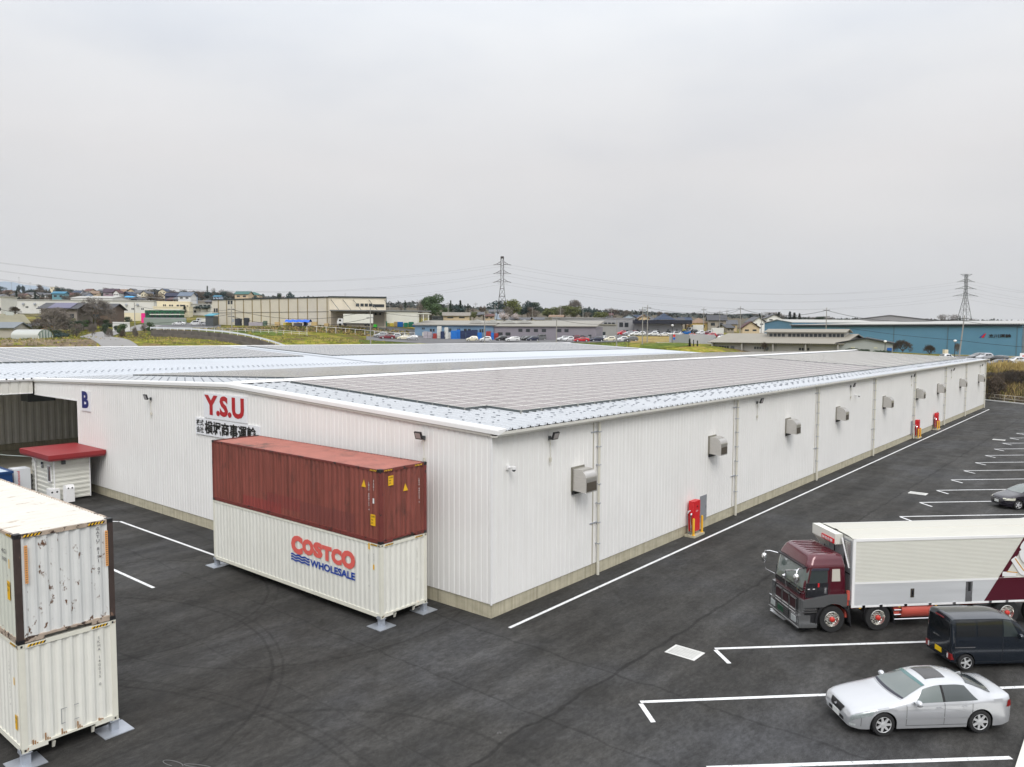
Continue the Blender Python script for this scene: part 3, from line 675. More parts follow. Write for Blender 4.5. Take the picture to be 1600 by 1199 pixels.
text('SKHA 140035 0','lettering',GL,c3,(0,1.93,1.15),(0,1,0),UP,.08,1.4,.01,.004,True)
OR=mat('faded_orange',srgb(225,160,95),.6)
for y,z0 in((.22,1.58),(2.22,1.58)): 
    mb=MB(); mb.box(.002,.005,y,y+.075,z0,z0+1.0,0)
    for k in range(16): mb.box(.006,.007,y+.012,y+.062,z0+.03+k*.06,z0+.06+k*.06,1)
    mb.build('orange_label_strip',[OR,mat('label_brown',(.3,.16,.07),.6)],c4)
placard(c4,(-.62,yy,1.1),R3,.2,.5,['9.6','2.9']); placard(c4,(-.45,yy,1.95),R3,.06,.25,[])
text('45G1','lettering',GL,c4,(-.95,yy,2.3),R3,UP,.35,.12,.01,.006); text('30480','lettering',GL,c4,(-.95,yy,2.1),R3,UP,.35,.10,.01,.006)
placard(c3,(-.42,yy,.55),R3,.15,.4,['9.6','2.9']); placard(c3,(-.42,yy,1.75),R3,.06,.2,[])
text('SKHA 140035 0','lettering',GL,c3,(-.75,yy,1.1),R3,UP,.07,1.2,.0,.006,True)
MB().box(.004,.006,.95,.97,.45,.85).box(.004,.006,.95,1.1,.84,.86).box(.004,.006,.95,1.05,.44,.46).box(.004,.006,1.28,1.4,.84,.86).box(.004,.006,1.28,1.4,.44,.46).build('scratch_mark',mat('scratch_grey',(.35,.36,.36),.6),c3)
mb=MB()
for y in(.55,.95,1.35,.25,1.9): 
    for k in range(3): mb.box(-.015,.003,y+k*.05,y+k*.05+.03,.15,.15+.05*(3-k)*random.uniform(.4,1.4))
mb.build('rust_stain',mat('rust',(.32,.17,.07),.8,0,.3,20),c3)
for t,zz in((c1,0),(c3,0)):
    for y in(.75,1.75): MB().prism([(0,0),(.12,0),(.05,-.18),(.0,-.2)],y,y+.06,lambda u,v,a:(-.14+u,a,v+.03)).build('twist_lock_lug',WFRAME,t)
def pad(x,y,label,sx=1,sy=1):
    t=thing('container_pad',label,'base pad',(x,y,0),0,'steel pads under the container corners')
    MB().box(-.40,.40,-.40,.40,.0,.022).build('base_plate',GALV,t)
    MB().box(-.1,.1,-.1,.1,.022,.3).build('pedestal',GALV,t)
    MB().box(-.13,.13,-.13,.13,.295,.318).prism([(-.13,.3),(.13,.3),(.09,.42),(-.09,.42)],-.002,.01,lambda u,v,a:(u,a-.14 if sy>0 else a+.13,v)).build('bracket',GALV,t)
e=.1
pad(CX-e,CY+e,'steel base pad under the near corner of the lettered container'); pad(CX-e,CY+CW-e,'steel base pad between the lettered container and the warehouse wall'); pad(CX-CL+e,CY+e,'steel base pad at the left end of the lettered container')
pad(CX-CL+e,CY+CW-e,'steel base pad hidden at the rear left corner of the lettered container')
pad(LX-e,LY+CW-e,'steel base pad under the right corner of the left stack'); pad(LX-e,LY+e,'steel base pad under the near left corner of the left stack')
# ------------------------------------------------------------------ hut with red roof and its neighbours
t=thing('guard_hut','small white sided hut with flat red roof against the warehouse wall','hut',(-39.7,-3.6,0))
MB().box(0,5.1,0,3.55,2.98,3.24).build('roof',[mat('red_roof',srgb(142,36,40),.5,0,.12,1.3,rust=(srgb(205,150,150),.10,5))],t)
MB().box(.02,5.08,.02,3.5,2.86,2.98).build('roof_fascia',mat('dark_red_fascia',srgb(110,28,32),.5),t)
mb=MB()
HS=mat('hut_siding',(.68,.68,.62),.5,0,.06,2)
rows=[]
x1,y1,y0,x0=4.4,2.75,.55,.5
for k in range(9):
    z=.15+k*.305
    for dz,o in((0,.0),(.10,.0),(.14,-.03),(.26,-.03),(.30,0)):
        if z+dz<2.87: rows.append([(x1+o,y1,z+dz),(x1+o,y0-o,z+dz),(x0-o,y0-o,z+dz),(x0-o,y1,z+dz)])
mb.grid(rows); mb.build('siding_wall',HS,t)
MB().box(x1-.03,x1+.03,y0-.03,y0+.03,.12,2.87).box(x1-.03,x1+.03,y1-.03,y1+.03,.12,2.87).build('corner_trim',WTRIM,t)
MB().box(3.45,3.95,y0-.05,y0-.01,1.35,2.35).build('window',GLASSD,t)
MB().box(3.4,3.45,y0-.07,y0,1.3,2.4).box(3.95,4.0,y0-.07,y0,1.3,2.4).box(3.4,4.0,y0-.07,y0,2.35,2.42).box(3.4,4.0,y0-.07,y0,1.28,1.35).build('window_frame',WTRIM,t)
MB().box(2.3,2.6,y0-.05,y0-.01,2.1,2.5).build('window',GLASSD,t)
MB().tube([(1.2,y0-.25,2.85),(1.35,y0-.15,2.6),(1.4,y0-.08,2.4),(1.4,y0-.08,.2)],.05,8).build('drain_pipe',WTRIM,t)
MB().box(x1,x1+.2,1.0,1.2,2.5,2.75).build('junction_box',DGREY,t)
t=thing('vending_machine','white upright machine with red vertical lettering left of the hut','machine',(-39.6,-4.35,0))
MB().box(0,1.05,0,1.0,.05,1.98).build('cabinet',mat('machine_white',(.72,.74,.77),.35),t)
mb=MB()
for k in range(4): mb.box(-.0+.12,.62,-.012,-.002,.5+k*.33,.72+k*.33)
mb.build('display_window',mat('machine_window',(.12,.10,.09),.3,0,.5,9),t)
text('suncool','lettering',mat('red_letter2',srgb(200,40,50),.4),t,(1.052,.35,.9),(0,0,1),(0,-1,0),.95,.17,.02,.003)
t=thing('water_heater','small white boiler unit with two round ports in front of the hut','boiler',(-34.9,-2.6,0))
MB().box(0,.55,-.1,.4,.1,1.0).prism([(0,1.0),(.55,1.0),(.45,1.2),(.1,1.2)],-.1,.4,lambda u,v,a:(u,a,v)).build('casing',WTRIM,t)
mb=MB()
for y in(.03,.26): mb.lathe([(0,.01),(.05,.01),(.05,0)],(.553,y,1.02),(1,0,0),10)
mb.build('port',BLACK,t)
t=thing('water_heater','low white unit with two round ports left of the boiler','boiler',(-35.7,-3.4,0))
MB().box(0,.6,0,.6,.1,.95).build('casing',WTRIM,t)
mb=MB()
for y in(.12,.42): mb.lathe([(0,.01),(.06,.01),(.06,0)],(.603,y,.75),(1,0,0),10)
mb.build('port',BLACK,t)
t=thing('skip_container','dark blue steel skip with pale cover left of the white machine','skip',(-43.6,-7.0,0))
BL=mat('blue_paint',srgb(16,58,110),.4,0,.1,2)
MB().box(0,5.9,0,2.3,.1,1.9).build('body',BL,t); MB().box(-.06,5.96,-.06,.1,1.9,2.05).box(-.06,5.96,2.2,2.36,1.9,2.05).box(5.8,5.96,.1,2.2,1.9,2.05).box(-.06,.1,.1,2.2,1.9,2.05).build('rim',BL,t)
MB().box(.1,5.8,.1,2.2,1.9,2.0).build('cover',mat('pale_tarp',(.5,.58,.66),.5,0,.1,1),t)
pts=[Vector((-60,-4,2.3)).lerp(Vector((-38.4,-3.2,2.75)),k/12)+Vector((0,0,-.45*math.sin(PI*k/12))) for k in range(13)]
tag(MB().tube(pts,.025,5).build('hose',mat('pale_hose',(.5,.58,.55),.5)),'pale cable sagging from the hut roof into the loading alley','cable')
# ------------------------------------------------------------------ cars
def pch(tab):
    xs=[t[0] for t in tab]; ys=[t[1] for t in tab]; n=len(xs); h=[xs[i+1]-xs[i] for i in range(n-1)]; dl=[(ys[i+1]-ys[i])/h[i] for i in range(n-1)]
    m=[dl[0]]+[0 if dl[i-1]*dl[i]<=0 else 2*dl[i-1]*dl[i]/(dl[i-1]+dl[i]) for i in range(1,n-1)]+[dl[-1]]
    def f(x):
        if x<=xs[0]: return ys[0]
        if x>=xs[-1]: return ys[-1]
        i=0
        while x>xs[i+1]: i+=1
        t=(x-xs[i])/h[i]
        return (1+2*t)*(1-t)**2*ys[i]+t*(1-t)**2*h[i]*m[i]+t*t*(3-2*t)*ys[i+1]+t*t*(t-1)*h[i]*m[i+1]
    return f
SPEC={
'sedan':dict(L=4.84,wb=(.95,3.80),R=.335,tr=.775,base=.2,
 T=[(0,.52),(.04,.62),(.12,.70),(.4,.80),(1.0,.93),(1.45,1.0),(1.9,1.24),(2.25,1.39),(2.6,1.455),(3.0,1.47),(3.4,1.44),(3.8,1.33),(4.15,1.18),(4.35,1.115),(4.6,1.10),(4.76,1.07),(4.82,.96),(4.84,.82)],
 S=[(0,.5),(.1,.62),(.5,.74),(1.3,.86),(1.8,.90),(2.6,.925),(3.6,.95),(4.3,.99),(4.7,.98),(4.84,.8)],
 W=[(0,.66),(.04,.73),(.15,.80),(.4,.86),(.8,.885),(1.5,.89),(3.6,.89),(4.2,.87),(4.6,.81),(4.78,.73),(4.84,.62)],
 E=[(0,.515),(.1,.66),(.5,.79),(1.3,.94),(1.5,.985),(1.95,1.17),(2.3,1.31),(2.7,1.375),(3.1,1.38),(3.5,1.33),(3.9,1.19),(4.2,1.08),(4.4,1.06),(4.75,1.04),(4.84,.81)],
 RW=[(0,.58),(.3,.72),(1.0,.76),(1.45,.765),(1.9,.68),(2.3,.61),(3.2,.60),(3.7,.62),(4.1,.70),(4.5,.70),(4.76,.66),(4.84,.5)],
 ws=(1.50,2.22,.10),rw_=(3.60,4.27,-.10),side=[((1.82,2.68),(.03,.05)),((2.75,3.72),(.03,.03))]),
'kei_van':dict(L=3.395,wb=(.45,2.88),R=.28,tr=.65,base=.22,
 T=[(0,.62),(.04,.82),(.2,1.02),(.5,1.14),(.8,1.42),(1.05,1.68),(1.3,1.80),(1.7,1.84),(2.6,1.84),(3.28,1.82),(3.36,1.78),(3.385,1.55),(3.395,1.0)],
 S=[(0,.6),(.06,.78),(.3,.96),(.6,1.05),(1.2,1.12),(3.3,1.15),(3.395,.98)],
 W=[(0,.52),(.04,.62),(.15,.69),(.4,.725),(3.15,.735),(3.33,.72),(3.385,.69),(3.395,.62)],
 E=[(0,.61),(.06,.80),(.3,.99),(.55,1.1),(.8,1.34),(1.05,1.58),(1.3,1.69),(1.8,1.75),(3.28,1.75),(3.36,1.70),(3.385,1.45),(3.395,.99)],
 RW=[(0,.45),(.3,.62),(.6,.65),(1.1,.63),(1.4,.63),(3.2,.63),(3.34,.62),(3.385,.6),(3.395,.55)],
 ws=(.56,1.20,.10),rw_=None,side=[((1.0,1.58),(.04,.06)),((1.62,2.50),(.04,.06)),((2.56,3.26),(.04,.06))]),
'minivan':dict(L=4.55,wb=(.88,3.62),R=.31,tr=.74,base=.2,
 T=[(0,.55),(.05,.68),(.2,.82),(.6,.93),(1.0,1.02),(1.5,1.30),(1.9,1.48),(2.3,1.55),(3.0,1.56),(3.8,1.52),(4.2,1.42),(4.42,1.15),(4.5,1.0),(4.55,.7)],
 S=[(0,.52),(.1,.66),(.5,.80),(1.2,.93),(2.5,1.02),(4.2,1.08),(4.45,1.0),(4.55,.68)],
 W=[(0,.48),(.05,.6),(.2,.74),(.5,.83),(1.0,.85),(3.8,.85),(4.3,.82),(4.5,.74),(4.55,.6)],
 E=[(0,.54),(.1,.7),(.5,.85),(1.0,.97),(1.5,1.2),(1.95,1.38),(2.4,1.45),(3.8,1.43),(4.2,1.34),(4.42,1.1),(4.55,.69)],
 RW=[(0,.4),(.4,.68),(1.0,.72),(1.5,.66),(2.0,.6),(3.8,.58),(4.3,.6),(4.55,.5)],
 ws=(1.08,1.9,.12),rw_=(4.18,4.44,-.03),side=[((1.65,2.35),(.03,.05)),((2.42,3.2),(.03,.05)),((3.27,4.1),(.03,.05))]),
'hatchback':dict(L=3.7,wb=(.7,3.1),R=.28,tr=.66,base=.2,
 T=[(0,.55),(.05,.7),(.2,.88),(.6,1.0),(.9,1.1),(1.35,1.42),(1.7,1.58),(2.2,1.62),(3.2,1.58),(3.5,1.4),(3.64,1.0),(3.7,.7)],
 S=[(0,.52),(.1,.7),(.5,.86),(1.0,.95),(3.5,1.05),(3.7,.68)],
 W=[(0,.48),(.05,.6),(.2,.7),(.5,.74),(3.3,.75),(3.6,.7),(3.7,.58)],
 E=[(0,.54),(.1,.73),(.5,.92),(.95,1.05),(1.4,1.32),(1.8,1.45),(3.2,1.44),(3.5,1.28),(3.64,.96),(3.7,.69)],
 RW=[(0,.4),(.4,.6),(.9,.64),(1.4,.58),(3.2,.54),(3.6,.56),(3.7,.45)],
 ws=(.95,1.6,.1),rw_=(3.3,3.6,-.03),side=[((1.35,2.1),(.03,.05)),((2.16,3.1),(.03,.05))]),
}
class Body:
    def __init__(s,sp):
        s.sp=sp
        for k in 'TSWE': setattr(s,k,pch(sp[k]))
        s.RW=pch(sp['RW']); s.L=sp['L']
    def bz(s,x):
        b=s.sp['base']+ (.06*max(0,1-x/.3) )+(.08*max(0,1-(s.L-x)/.35)); Ra=s.sp['R']+.055; zc=s.sp['R']
        for xw in s.sp['wb']:
            d=x-xw
            if abs(d)<Ra: b=max(b,zc+math.sqrt(Ra*Ra-d*d))
        return b
    def Y(s,x,z):        # half width at height z below the roof edge
        S,E,W,Rw=s.S(x),s.E(x),s.W(x),min(s.RW(x),s.W(x)-.01)
        if z<=S:
            t=(z-s.sp['base'])/max(.05,S-s.sp['base']); t=max(0,min(1,t))
            return W*(1-.055*(1-t)**2.2-.012*(t**6))-(.02 if t>.97 else 0)
        t=min(1,(z-S)/max(.001,E-S)); return (W*.988-.02)*(1-t)+Rw*t+.02*math.sin(PI*t)*min(1,(E-S)*4)
    def H(s,x,y):
        T,E=s.T(x),s.E(x); Rw=min(s.RW(x),s.W(x)-.01); t=min(1,abs(y)/Rw)
        return E+(T-E)*(1-t**2.4)
    def section(s,x,ns,nr):
        b=s.bz(x); S,E=s.S(x),s.E(x); b=min(b,S-.02); Rw=min(s.RW(x),s.W(x)-.01); h=[(0,b),(s.Y(x,b)*.8,b)]
        for k in range(ns+1): z=b+(S-b)*k/ns; h.append((s.Y(x,z-(.0001 if k==ns else 0)),z))
        for k in range(1,5): z=S+(E-S)*k/4; h.append((s.Y(x,z),z))
        for k in range(1,nr+1):
            y=Rw*(1-k/nr); h.append((y,s.H(x,y)))
        return h
def car_body(spec,paint,t,lo=False):
    B=Body(spec); L=B.L
    xs=set()
    n=34 if lo else 72
    for i in range(n+1): xs.add(round(L*i/n,4))
    for e in (.01,.03,.06,.1,.15): xs.add(e); xs.add(round(L-e,4))
    for xw in spec['wb']:
        Ra=spec['R']+.055
        for k in range(0,19 if not lo else 9):
            xs.add(round(xw-Ra*math.cos(PI*k/(18 if not lo else 8)),4))
        xs.add(round(xw-Ra-.004,4)); xs.add(round(xw+Ra+.004,4))
    xs=sorted(xs); rows=[]; ns,nr=(7,7) if not lo else (4,4)
    for x in xs:
        h=B.section(x,ns,nr); rows.append([(x,-y,z) for y,z in h]+[(x,y,z) for y,z in reversed(h[:-1])])
    mb=MB(); m=len(rows[0])
    for r in rows: mb.v+=r
    for i in range(len(rows)-1):
        for j in range(m-1):
            mb.f.append((i*m+j,i*m+j+1,(i+1)*m+j+1,(i+1)*m+j)); mb.m.append(1 if j in(0,1,m-2,m-3) else 0)
    mb.f.append(tuple(reversed(range(m)))); mb.m.append(0)
    k=(len(rows)-1)*m; mb.f.append(tuple(k+j for j in range(m))); mb.m.append(0)
    mb.f=[tuple(reversed(f)) for f in mb.f]
    return B,mb.build('body',[paint,BLACK],t,38)
def patch_top(B,x0,x1,curv,kk=.92,n=12,off=.006,s0=None,s1=None):
    rows=[]
    for i in range(9):
        t=i/8; r=[]
        for j in range(n+1):
            s=-1+2*j/n
            if s0 is not None: s=s0+(s1-s0)*j/n
            x=x0+(x1-x0)*t+curv*s*s*(1-.3*t); y=s*kk*min(B.RW(x),B.W(x)-.01)
            r.append((x-off*.6*(1 if x1>x0 and curv>=0 else -1),y,B.H(x,y)+off))
        rows.append(r)
    return rows
def patch_side(B,xa,xb,zlo,zhi,sgn,off=.006,n=14,slant=(0,0),rows_=5):
    rows=[]
    for i in range(rows_):
        t=i/(rows_-1); r=[]
        for j in range(n+1):
            u=j/n; x=xa+(xb-xa)*u+ (slant[0]*(1-u)+slant[1]*u)*t
            z=zlo(x)*(1-t)+zhi(x)*t; r.append((x,sgn*(B.Y(x,z)+off),z))
        rows.append(r)
    return rows
def wheel(t,x,y,R_,sgn,rimm,spokes=7,w_=.2,lo=False):
    """sgn: outward y direction"""
    n=24 if not lo else 12
    o=MB().lathe([(R_*.62,-w_*.5),(R_*.93,-w_*.5),(R_,-w_*.36),(R_,w_*.36),(R_*.93,w_*.5),(R_*.70,w_*.5),(R_*.68,w_*.4)],(0,0,0),(0,sgn,0),n).build('wheel',RUBBER,t,40,loc=(x,y,R_))
    mb=MB(); mb.lathe([(R_*.70,w_*.44),(R_*.66,w_*.47),(R_*.63,w_*.40),(R_*.60,w_*.05),(0,.0)],(0,0,0),(0,sgn,0),n,1 if not lo else 0)
    if not lo:
        mb.m[:n*2]=[0]*(n*2)
        for k in range(spokes):
            a=2*PI*k/spokes; c=Vector((math.cos(a),0,math.sin(a))); q=Vector((-math.sin(a),0,math.cos(a))); yv=Vector((0,sgn,0))
            p0=c*.0;p1=c*R_*.65
            for (pa,wa),(pb,wb_) in (((c*R_*.1,.035),(c*R_*.66,.024)),):
                A=[pa-q*wa*R_/.3+yv*w_*.40,pb-q*wb_*R_/.3+yv*w_*.45,pb+q*wb_*R_/.3+yv*w_*.45,pa+q*wa*R_/.3+yv*w_*.40]
                Bv=[p-yv*.03 for p in A]; mb.poly(A,0)
                for e in range(4): mb.poly([A[e],Bv[e],Bv[(e+1)%4],A[(e+1)%4]],0)
        mb.lathe([(R_*.2,w_*.3),(R_*.19,w_*.44),(0,w_*.46)],(0,0,0),(0,sgn,0),14,0)
    mb.build('rim',[rimm,BLACK],o,40)
    return o
ALLOY=mat('alloy_rim',(.72,.73,.74),.35,.45)
LAMPC=mat('lamp_clear',(.62,.66,.66),.12,.3,.25,25,coat=.6)
LAMPR=mat('lamp_red',srgb(190,22,30),.2,coat=.6)
PLATE=mat('number_plate',(.72,.74,.72),.5)
def glassm(nm,c): return mat(nm,c,.05,0,spec=.8,coat=.6)
GL1=glassm('windscreen_glass',(.12,.145,.14)); GL2=glassm('tinted_glass',(.035,.045,.046)); GL3=glassm('privacy_glass',(.012,.014,.016))
SEAM=mat('door_gap',(.02,.02,.022),.8)
def make_car(kind,label,paint,loc,rz,sideglass=(GL2,GL2,GL2),group=None,lo=False,cat='car',name='parked_car',rimm=None,trim=None,spokes=7):
    sp=SPEC[kind]; t=thing(name,label,cat,loc,rz,group); B,body=car_body(sp,paint,t,lo); L=B.L
    x0,x1,c=sp['ws']
    MB().grid(patch_top(B,x0,x1,c,.95,10 if not lo else 4)).build('windscreen',GL1 if not lo else GL2,t,60)
    if sp['rw_']: x0,x1,c=sp['rw_']; MB().grid(patch_top(B,x0,x1,c,.93,10 if not lo else 4)).build('rear_window',GL2,t,60)
    else:
        MB().box(L-.02,L+.012,-.56,.56,1.12,1.62).build('rear_window',GL3,t) if not lo else None
    for s in(-1,1):
        for k,((xa,xb),(g0,g1)) in enumerate(sp['side']):
            last=k==len(sp['side'])-1; first=k==0
            f=lambda x:B.S(x)+.022; g=lambda x:B.E(x)-.03
            sl=(.10 if first else 0, (-.12 if kind!='kei_van' else -.03) if last else 0)
            if kind=='sedan': sl=(.34 if first else 0,-.30 if last else 0)
            if first and kind!='sedan': sl=(.3,0)
            MB().grid(patch_side(B,xa,xb,f,g,s,.007,12 if not lo else 4,sl,5 if not lo else 3)).build('side_window',sideglass[k],t,60)
        for xw in sp['wb']: wheel(t,xw,s*(sp['tr']),sp['R'],s,rimm or ALLOY,spokes,.2,lo)
        if not lo:
            mb=MB()
            gaps=[sp['side'][0][0][0]-.22,(sp['side'][0][0][1]+sp['side'][1][0][0])/2,sp['side'][-1][0][1]-(.18 if kind=='sedan' else -.02)]
            for gx in gaps: mb.grid(patch_side(B,gx,gx+.012,lambda x:.30,lambda x:B.S(x)-.005,s,.003,1,(0,0),12))
            mb.grid(patch_side(B,gaps[0],gaps[-1],lambda x:.285,lambda x:.297,s,.003,20,(0,0),2))
            mb.build('door_gap',SEAM,t)
            for gx in(gaps[1]-.24,gaps[2]-.30):
                z=B.S(gx)-.12; o=MB().grid(patch_side(B,gx,gx+.17,lambda x:z-.012,lambda x:z+.016,s,.028,4,(0,0),3)); o.box(gx+.01,gx+.03,s*(B.Y(gx,z)-.01),s*(B.Y(gx,z)+.03),z-.008,z+.012).box(gx+.14,gx+.16,s*(B.Y(gx,z)-.01),s*(B.Y(gx,z)+.03),z-.008,z+.012); o.build('door_handle',trim or paint,t,60)
        # mirrors
        if not lo:
            mx=sp['side'][0][0][0]+.06; my=B.Y(mx,B.S(mx)); mz=B.S(mx)+.08
            mb=MB(); 
            mb.lathe([(0,-.07),(.055,-.065),(.085,-.03),(.09,.03),(.08,.06),(0,.06)],(mx+.0,s*(my+.13),mz),(1,0,0),12)
            mb.v=[(x,(y-s*(my+.13))*1.25+s*(my+.13),z) for x,y,z in mb.v]
            mb.tube([(mx,s*(my-.03),mz-.03),(mx,s*(my+.08),mz-.01)],.025,6); mb.build('mirror',paint,t,50)
    if lo:
        MB().box(L-.03,L+.015,-.62,-.42,.62,.8).box(L-.03,L+.015,.42,.62,.62,.8).build('tail_light',LAMPR,t)
        MB().box(-.012,.05,-.62,-.40,.5,.6).box(-.012,.05,.40,.62,.5,.6).build('headlight',LAMPC,t)
    return t,B,body
def place(px_,py_,lx_,ly_,rz):
    """origin so that local (lx,ly) sits on world (px,py)"""
    c,s=math.cos(rz),math.sin(rz); return (px_-(c*lx_-s*ly_),py_-(s*lx_+c*ly_),0)
SILV=mat('silver_paint',(.54,.555,.58),.25,.45,0,coat=1)
rz=R(43.5)
t,B,body=make_car('sedan','silver saloon car with sunroof parked nearest the camera',SILV,place(14.3127,.4573,.95,-.86,rz),rz,(GL1,GL2,GL3),spokes=7)
MB().grid(patch_top(B,1.44,1.53,.10,.95,10,.008)).build('wiper_cowl',mat('cowl_black',(.012,.014,.03),.3),t,60); MB().grid(patch_top(B,2.11,2.22,.09,.93,10,.0085)).build('windscreen_tint',glassm('teal_tint',(.03,.12,.12)),t,60)
for s in(-1,1): MB().grid(patch_side(B,2.63,2.80,lambda x:B.S(x)+.02,lambda x:B.E(x)-.03,s,.0055,3,(.02,.0),5)).build('door_pillar',BLACK,t,60)
MB().grid(patch_top(B,2.42,3.02,.0,.62,8,.008)).build('sunroof',mat('sunroof_glass',(.03,.028,.03),.15,coat=.5),t,60)
mb=MB(); 
rows=[]
for i in range(6):
    z=.47+.19*i/5; kk=.27+.09*i/5; rows.append([(-.014+.075*max(0,(z-.52)/.14)**1.6,y,z) for y in [-kk+2*kk*j/10 for j in range(11)]])
mb.grid(rows); o=mb.build('grille',mat('grille_black',(.015,.015,.017),.35,.4),t)
mb=MB()
for a in(0,PI/2): mb.lathe([(.035,.004),(.045,.012),(.035,.02)],(-.01,0,.59),(-1,.0,.3),16)
mb.tube([(-.03,-.045,.60),(-.03,0,.575),(-.03,.045,.60)],.006,5); mb.build('badge',CHROME,o)
for s in(-1,1):
    MB().grid(patch_side(B,.03,.60,lambda x:B.S(x)-.15+.02*x,lambda x:B.S(x)-.012,s,.012,14,(.0,.08),6)).build('headlight',mat('headlamp_glass',(.30,.34,.34),.1,.2,.4,30,coat=.8),t,60)
    MB().grid(patch_side(B,4.60,4.835,lambda x:.74,lambda x:.93,s,.010,8,(.04,0),5)).build('tail_light',LAMPR,t,60)
    MB().grid(patch_side(B,.02,.16,lambda x:.30,lambda x:.36,s,.012,6,(0,0),4)).build('fog_lamp',LAMPC,t,60)
    MB().grid(patch_side(B,1.35,3.45,lambda x:.50,lambda x:.535,s,.012,20,(0,0),3)).build('side_moulding',SILV,t,60)
MB().box(-.03,.02,-.17,.17,.30,.45).build('number_plate',PLATE,t)
MB().box(-.010,.02,-.42,-.20,.30,.38).box(-.010,.02,.20,.42,.30,.38).build('air_intake',BLACK,t)
mb=MB(); mb.grid(patch_side(B,.30,.31,lambda x:.3,lambda x:.6,-1,.003,1,(0,0),8)); mb.grid(patch_side(B,.3,.31,lambda x:.3,lambda x:.6,1,.003,1,(0,0),8)); 
mb.grid([[(1.40+.10*(y/.74)**2+dx,y,B.H(1.40+.10*(y/.74)**2,y)+.004) for y in [-.74+1.48*j/12 for j in range(13)]] for dx in(0,.012)]); mb.build('bonnet_gap',SEAM,t)
MB().prism([(3.55,1.40),(3.75,1.36),(3.72,1.43)],-.012,.012,lambda u,v,a:(u,a,v)).build('roof_antenna',SILV,t)
# dark kei van
NAVY=mat('dark_navy_paint',(.010,.016,.026),.2,.3,0,coat=1)
rz=R(223.5)
t,B,body=make_car('kei_van','dark navy boxy small van with yellow plate beside the truck',NAVY,place(15.283,6.859,2.88,.70,rz),rz,(GL2,GL3,GL3),cat='van',name='parked_van',spokes=5)
L=B.L
MB().box(L-.006,L+.02,-.17,.17,.42,.58).build('number_plate',mat('yellow_plate',srgb(235,195,20),.5),t)
for s in(-1,1): 
    MB().box(L-.12,L+.022,s*.50,s*.70,.38,.58).build('tail_light',LAMPR,t); MB().box(L-.02,L+.026,s*.50,s*.56,.40,.56).build('reverse_lamp',mat('lamp_white',(.7,.7,.7),.2),t)
    MB().grid(patch_side(B,2.58,3.3,lambda x:.80,lambda x:.835,s,.014,8,(0,0),3)).build('slide_rail',CHROME,t)
    MB().grid(patch_side(B,.06,.34,lambda x:.66,lambda x:.88,s,.01,8,(0,0),4)).build('headlight',LAMPC,t,60)
MB().box(L-.01,L+.016,-.22,.22,1.655,1.69).build('brake_lamp',LAMPR,t)
MB().box(L-.01,L+.020,-.30,.02,.93,.955).build('tailgate_handle',CHROME,t)
mb=MB(); mb.box(L,L+.006,-.62,.62,.60,.612).box(L,L+.006,-.62,-.61,.6,1.66).box(L,L+.006,.61,.62,.6,1.66); mb.build('tailgate_gap',SEAM,t)
mb=MB()
for k in range(3): mb.box(1.45+.0,3.2,-.5+.5*k-.02,-.5+.5*k+.02,1.85,1.862)
# dark minivan and white saloon further back
rz=R(45)
DPUR=mat('dark_purple_paint',(.010,.008,.016),.2,.3,coat=1)
t,B,body=make_car('minivan','dark purple people carrier parked facing the lane at the right edge',DPUR,place(13.42,36.39,.88,-.82,rz),rz,spokes=5)
for s in(-1,1): MB().grid(patch_side(B,.06,.62,lambda x:.60,lambda x:.72+.06*x,s,.012,10,(0,.05),4)).build('headlight',mat('lamp_cream',(.6,.6,.5),.15,coat=.5),t,60)
MB().box(-.03,.0,-.17,.17,.40,.56).build('number_plate',PLATE,t); MB().box(-.02,.04,-.42,.42,.60,.64).build('grille_bar',CHROME,t)
WHP=mat('white_car_paint',(.64,.65,.66),.22,0,coat=.9)
t,B,body=make_car('sedan','white car whose roof shows just above the truck box',WHP,(13.3,25.3,0),R(45))
# ------------------------------------------------------------------ the big truck
rz=R(46)
TL=place(10.776,7.341,1.25,-1.22,rz)
t=thing('box_truck','large maroon truck with white ribbed cargo box','truck',TL,rz)
MAR=mat('maroon_paint',srgb(84,14,32),.25,.25,0,coat=1); MARD=mat('maroon_side',srgb(84,16,36),.3,.2,.05,2,coat=.7)
GUN=mat('gunmetal_paint',(.20,.205,.21),.22,.6,coat=.8)
ALU=mat('aluminium_panel',(.72,.74,.76),.36,.35,.12,.9,stretch=(.3,1,3)); BOXW=mat('truck_box_white',(.68,.68,.62),.45,0,.03,1)
RACK=mat('red_chassis',srgb(190,85,72),.5,0,.1,3)
W=1.245
# cab as a loft of outlines in z
def cabsec(z,x0,x1,hw,rf=.22,rb=.06):
    P=[]
    for a in range(0,91,15): P.append((x0+rf-rf*math.cos(R(a)),-(hw-rf)-rf*math.sin(R(a)),z))   # near front corner
    P.append((x1-rb,-hw,z)); P.append((x1,-hw+rb,z)); P.append((x1,hw-rb,z)); P.append((x1-rb,hw,z))
    for a in range(90,-1,-15): P.append((x0+rf-rf*math.cos(R(a)),(hw-rf)+rf*math.sin(R(a)),z))
    return P
mb=MB(); lv=[(1.22,.04,1.72,W),(1.3,.04,1.74,W),(1.6,.05,1.74,W),(1.9,.09,1.74,W),(2.2,.15,1.73,W-.02),(2.5,.22,1.72,W-.04),(2.60,.22,1.71,W-.05),(2.64,.24,1.70,W-.07),(2.80,.31,1.68,W-.13),(2.92,.38,1.66,W-.18),(2.98,.46,1.60,W-.24),(3.00,.62,1.5,W-.36)]
rows=[cabsec(*q) for q in lv]; mb.grid(rows,close=True); mb.poly(list(reversed(rows[0]))).poly(rows[-1]); cab=mb.build('cab',MAR,t,32)
mb=MB()
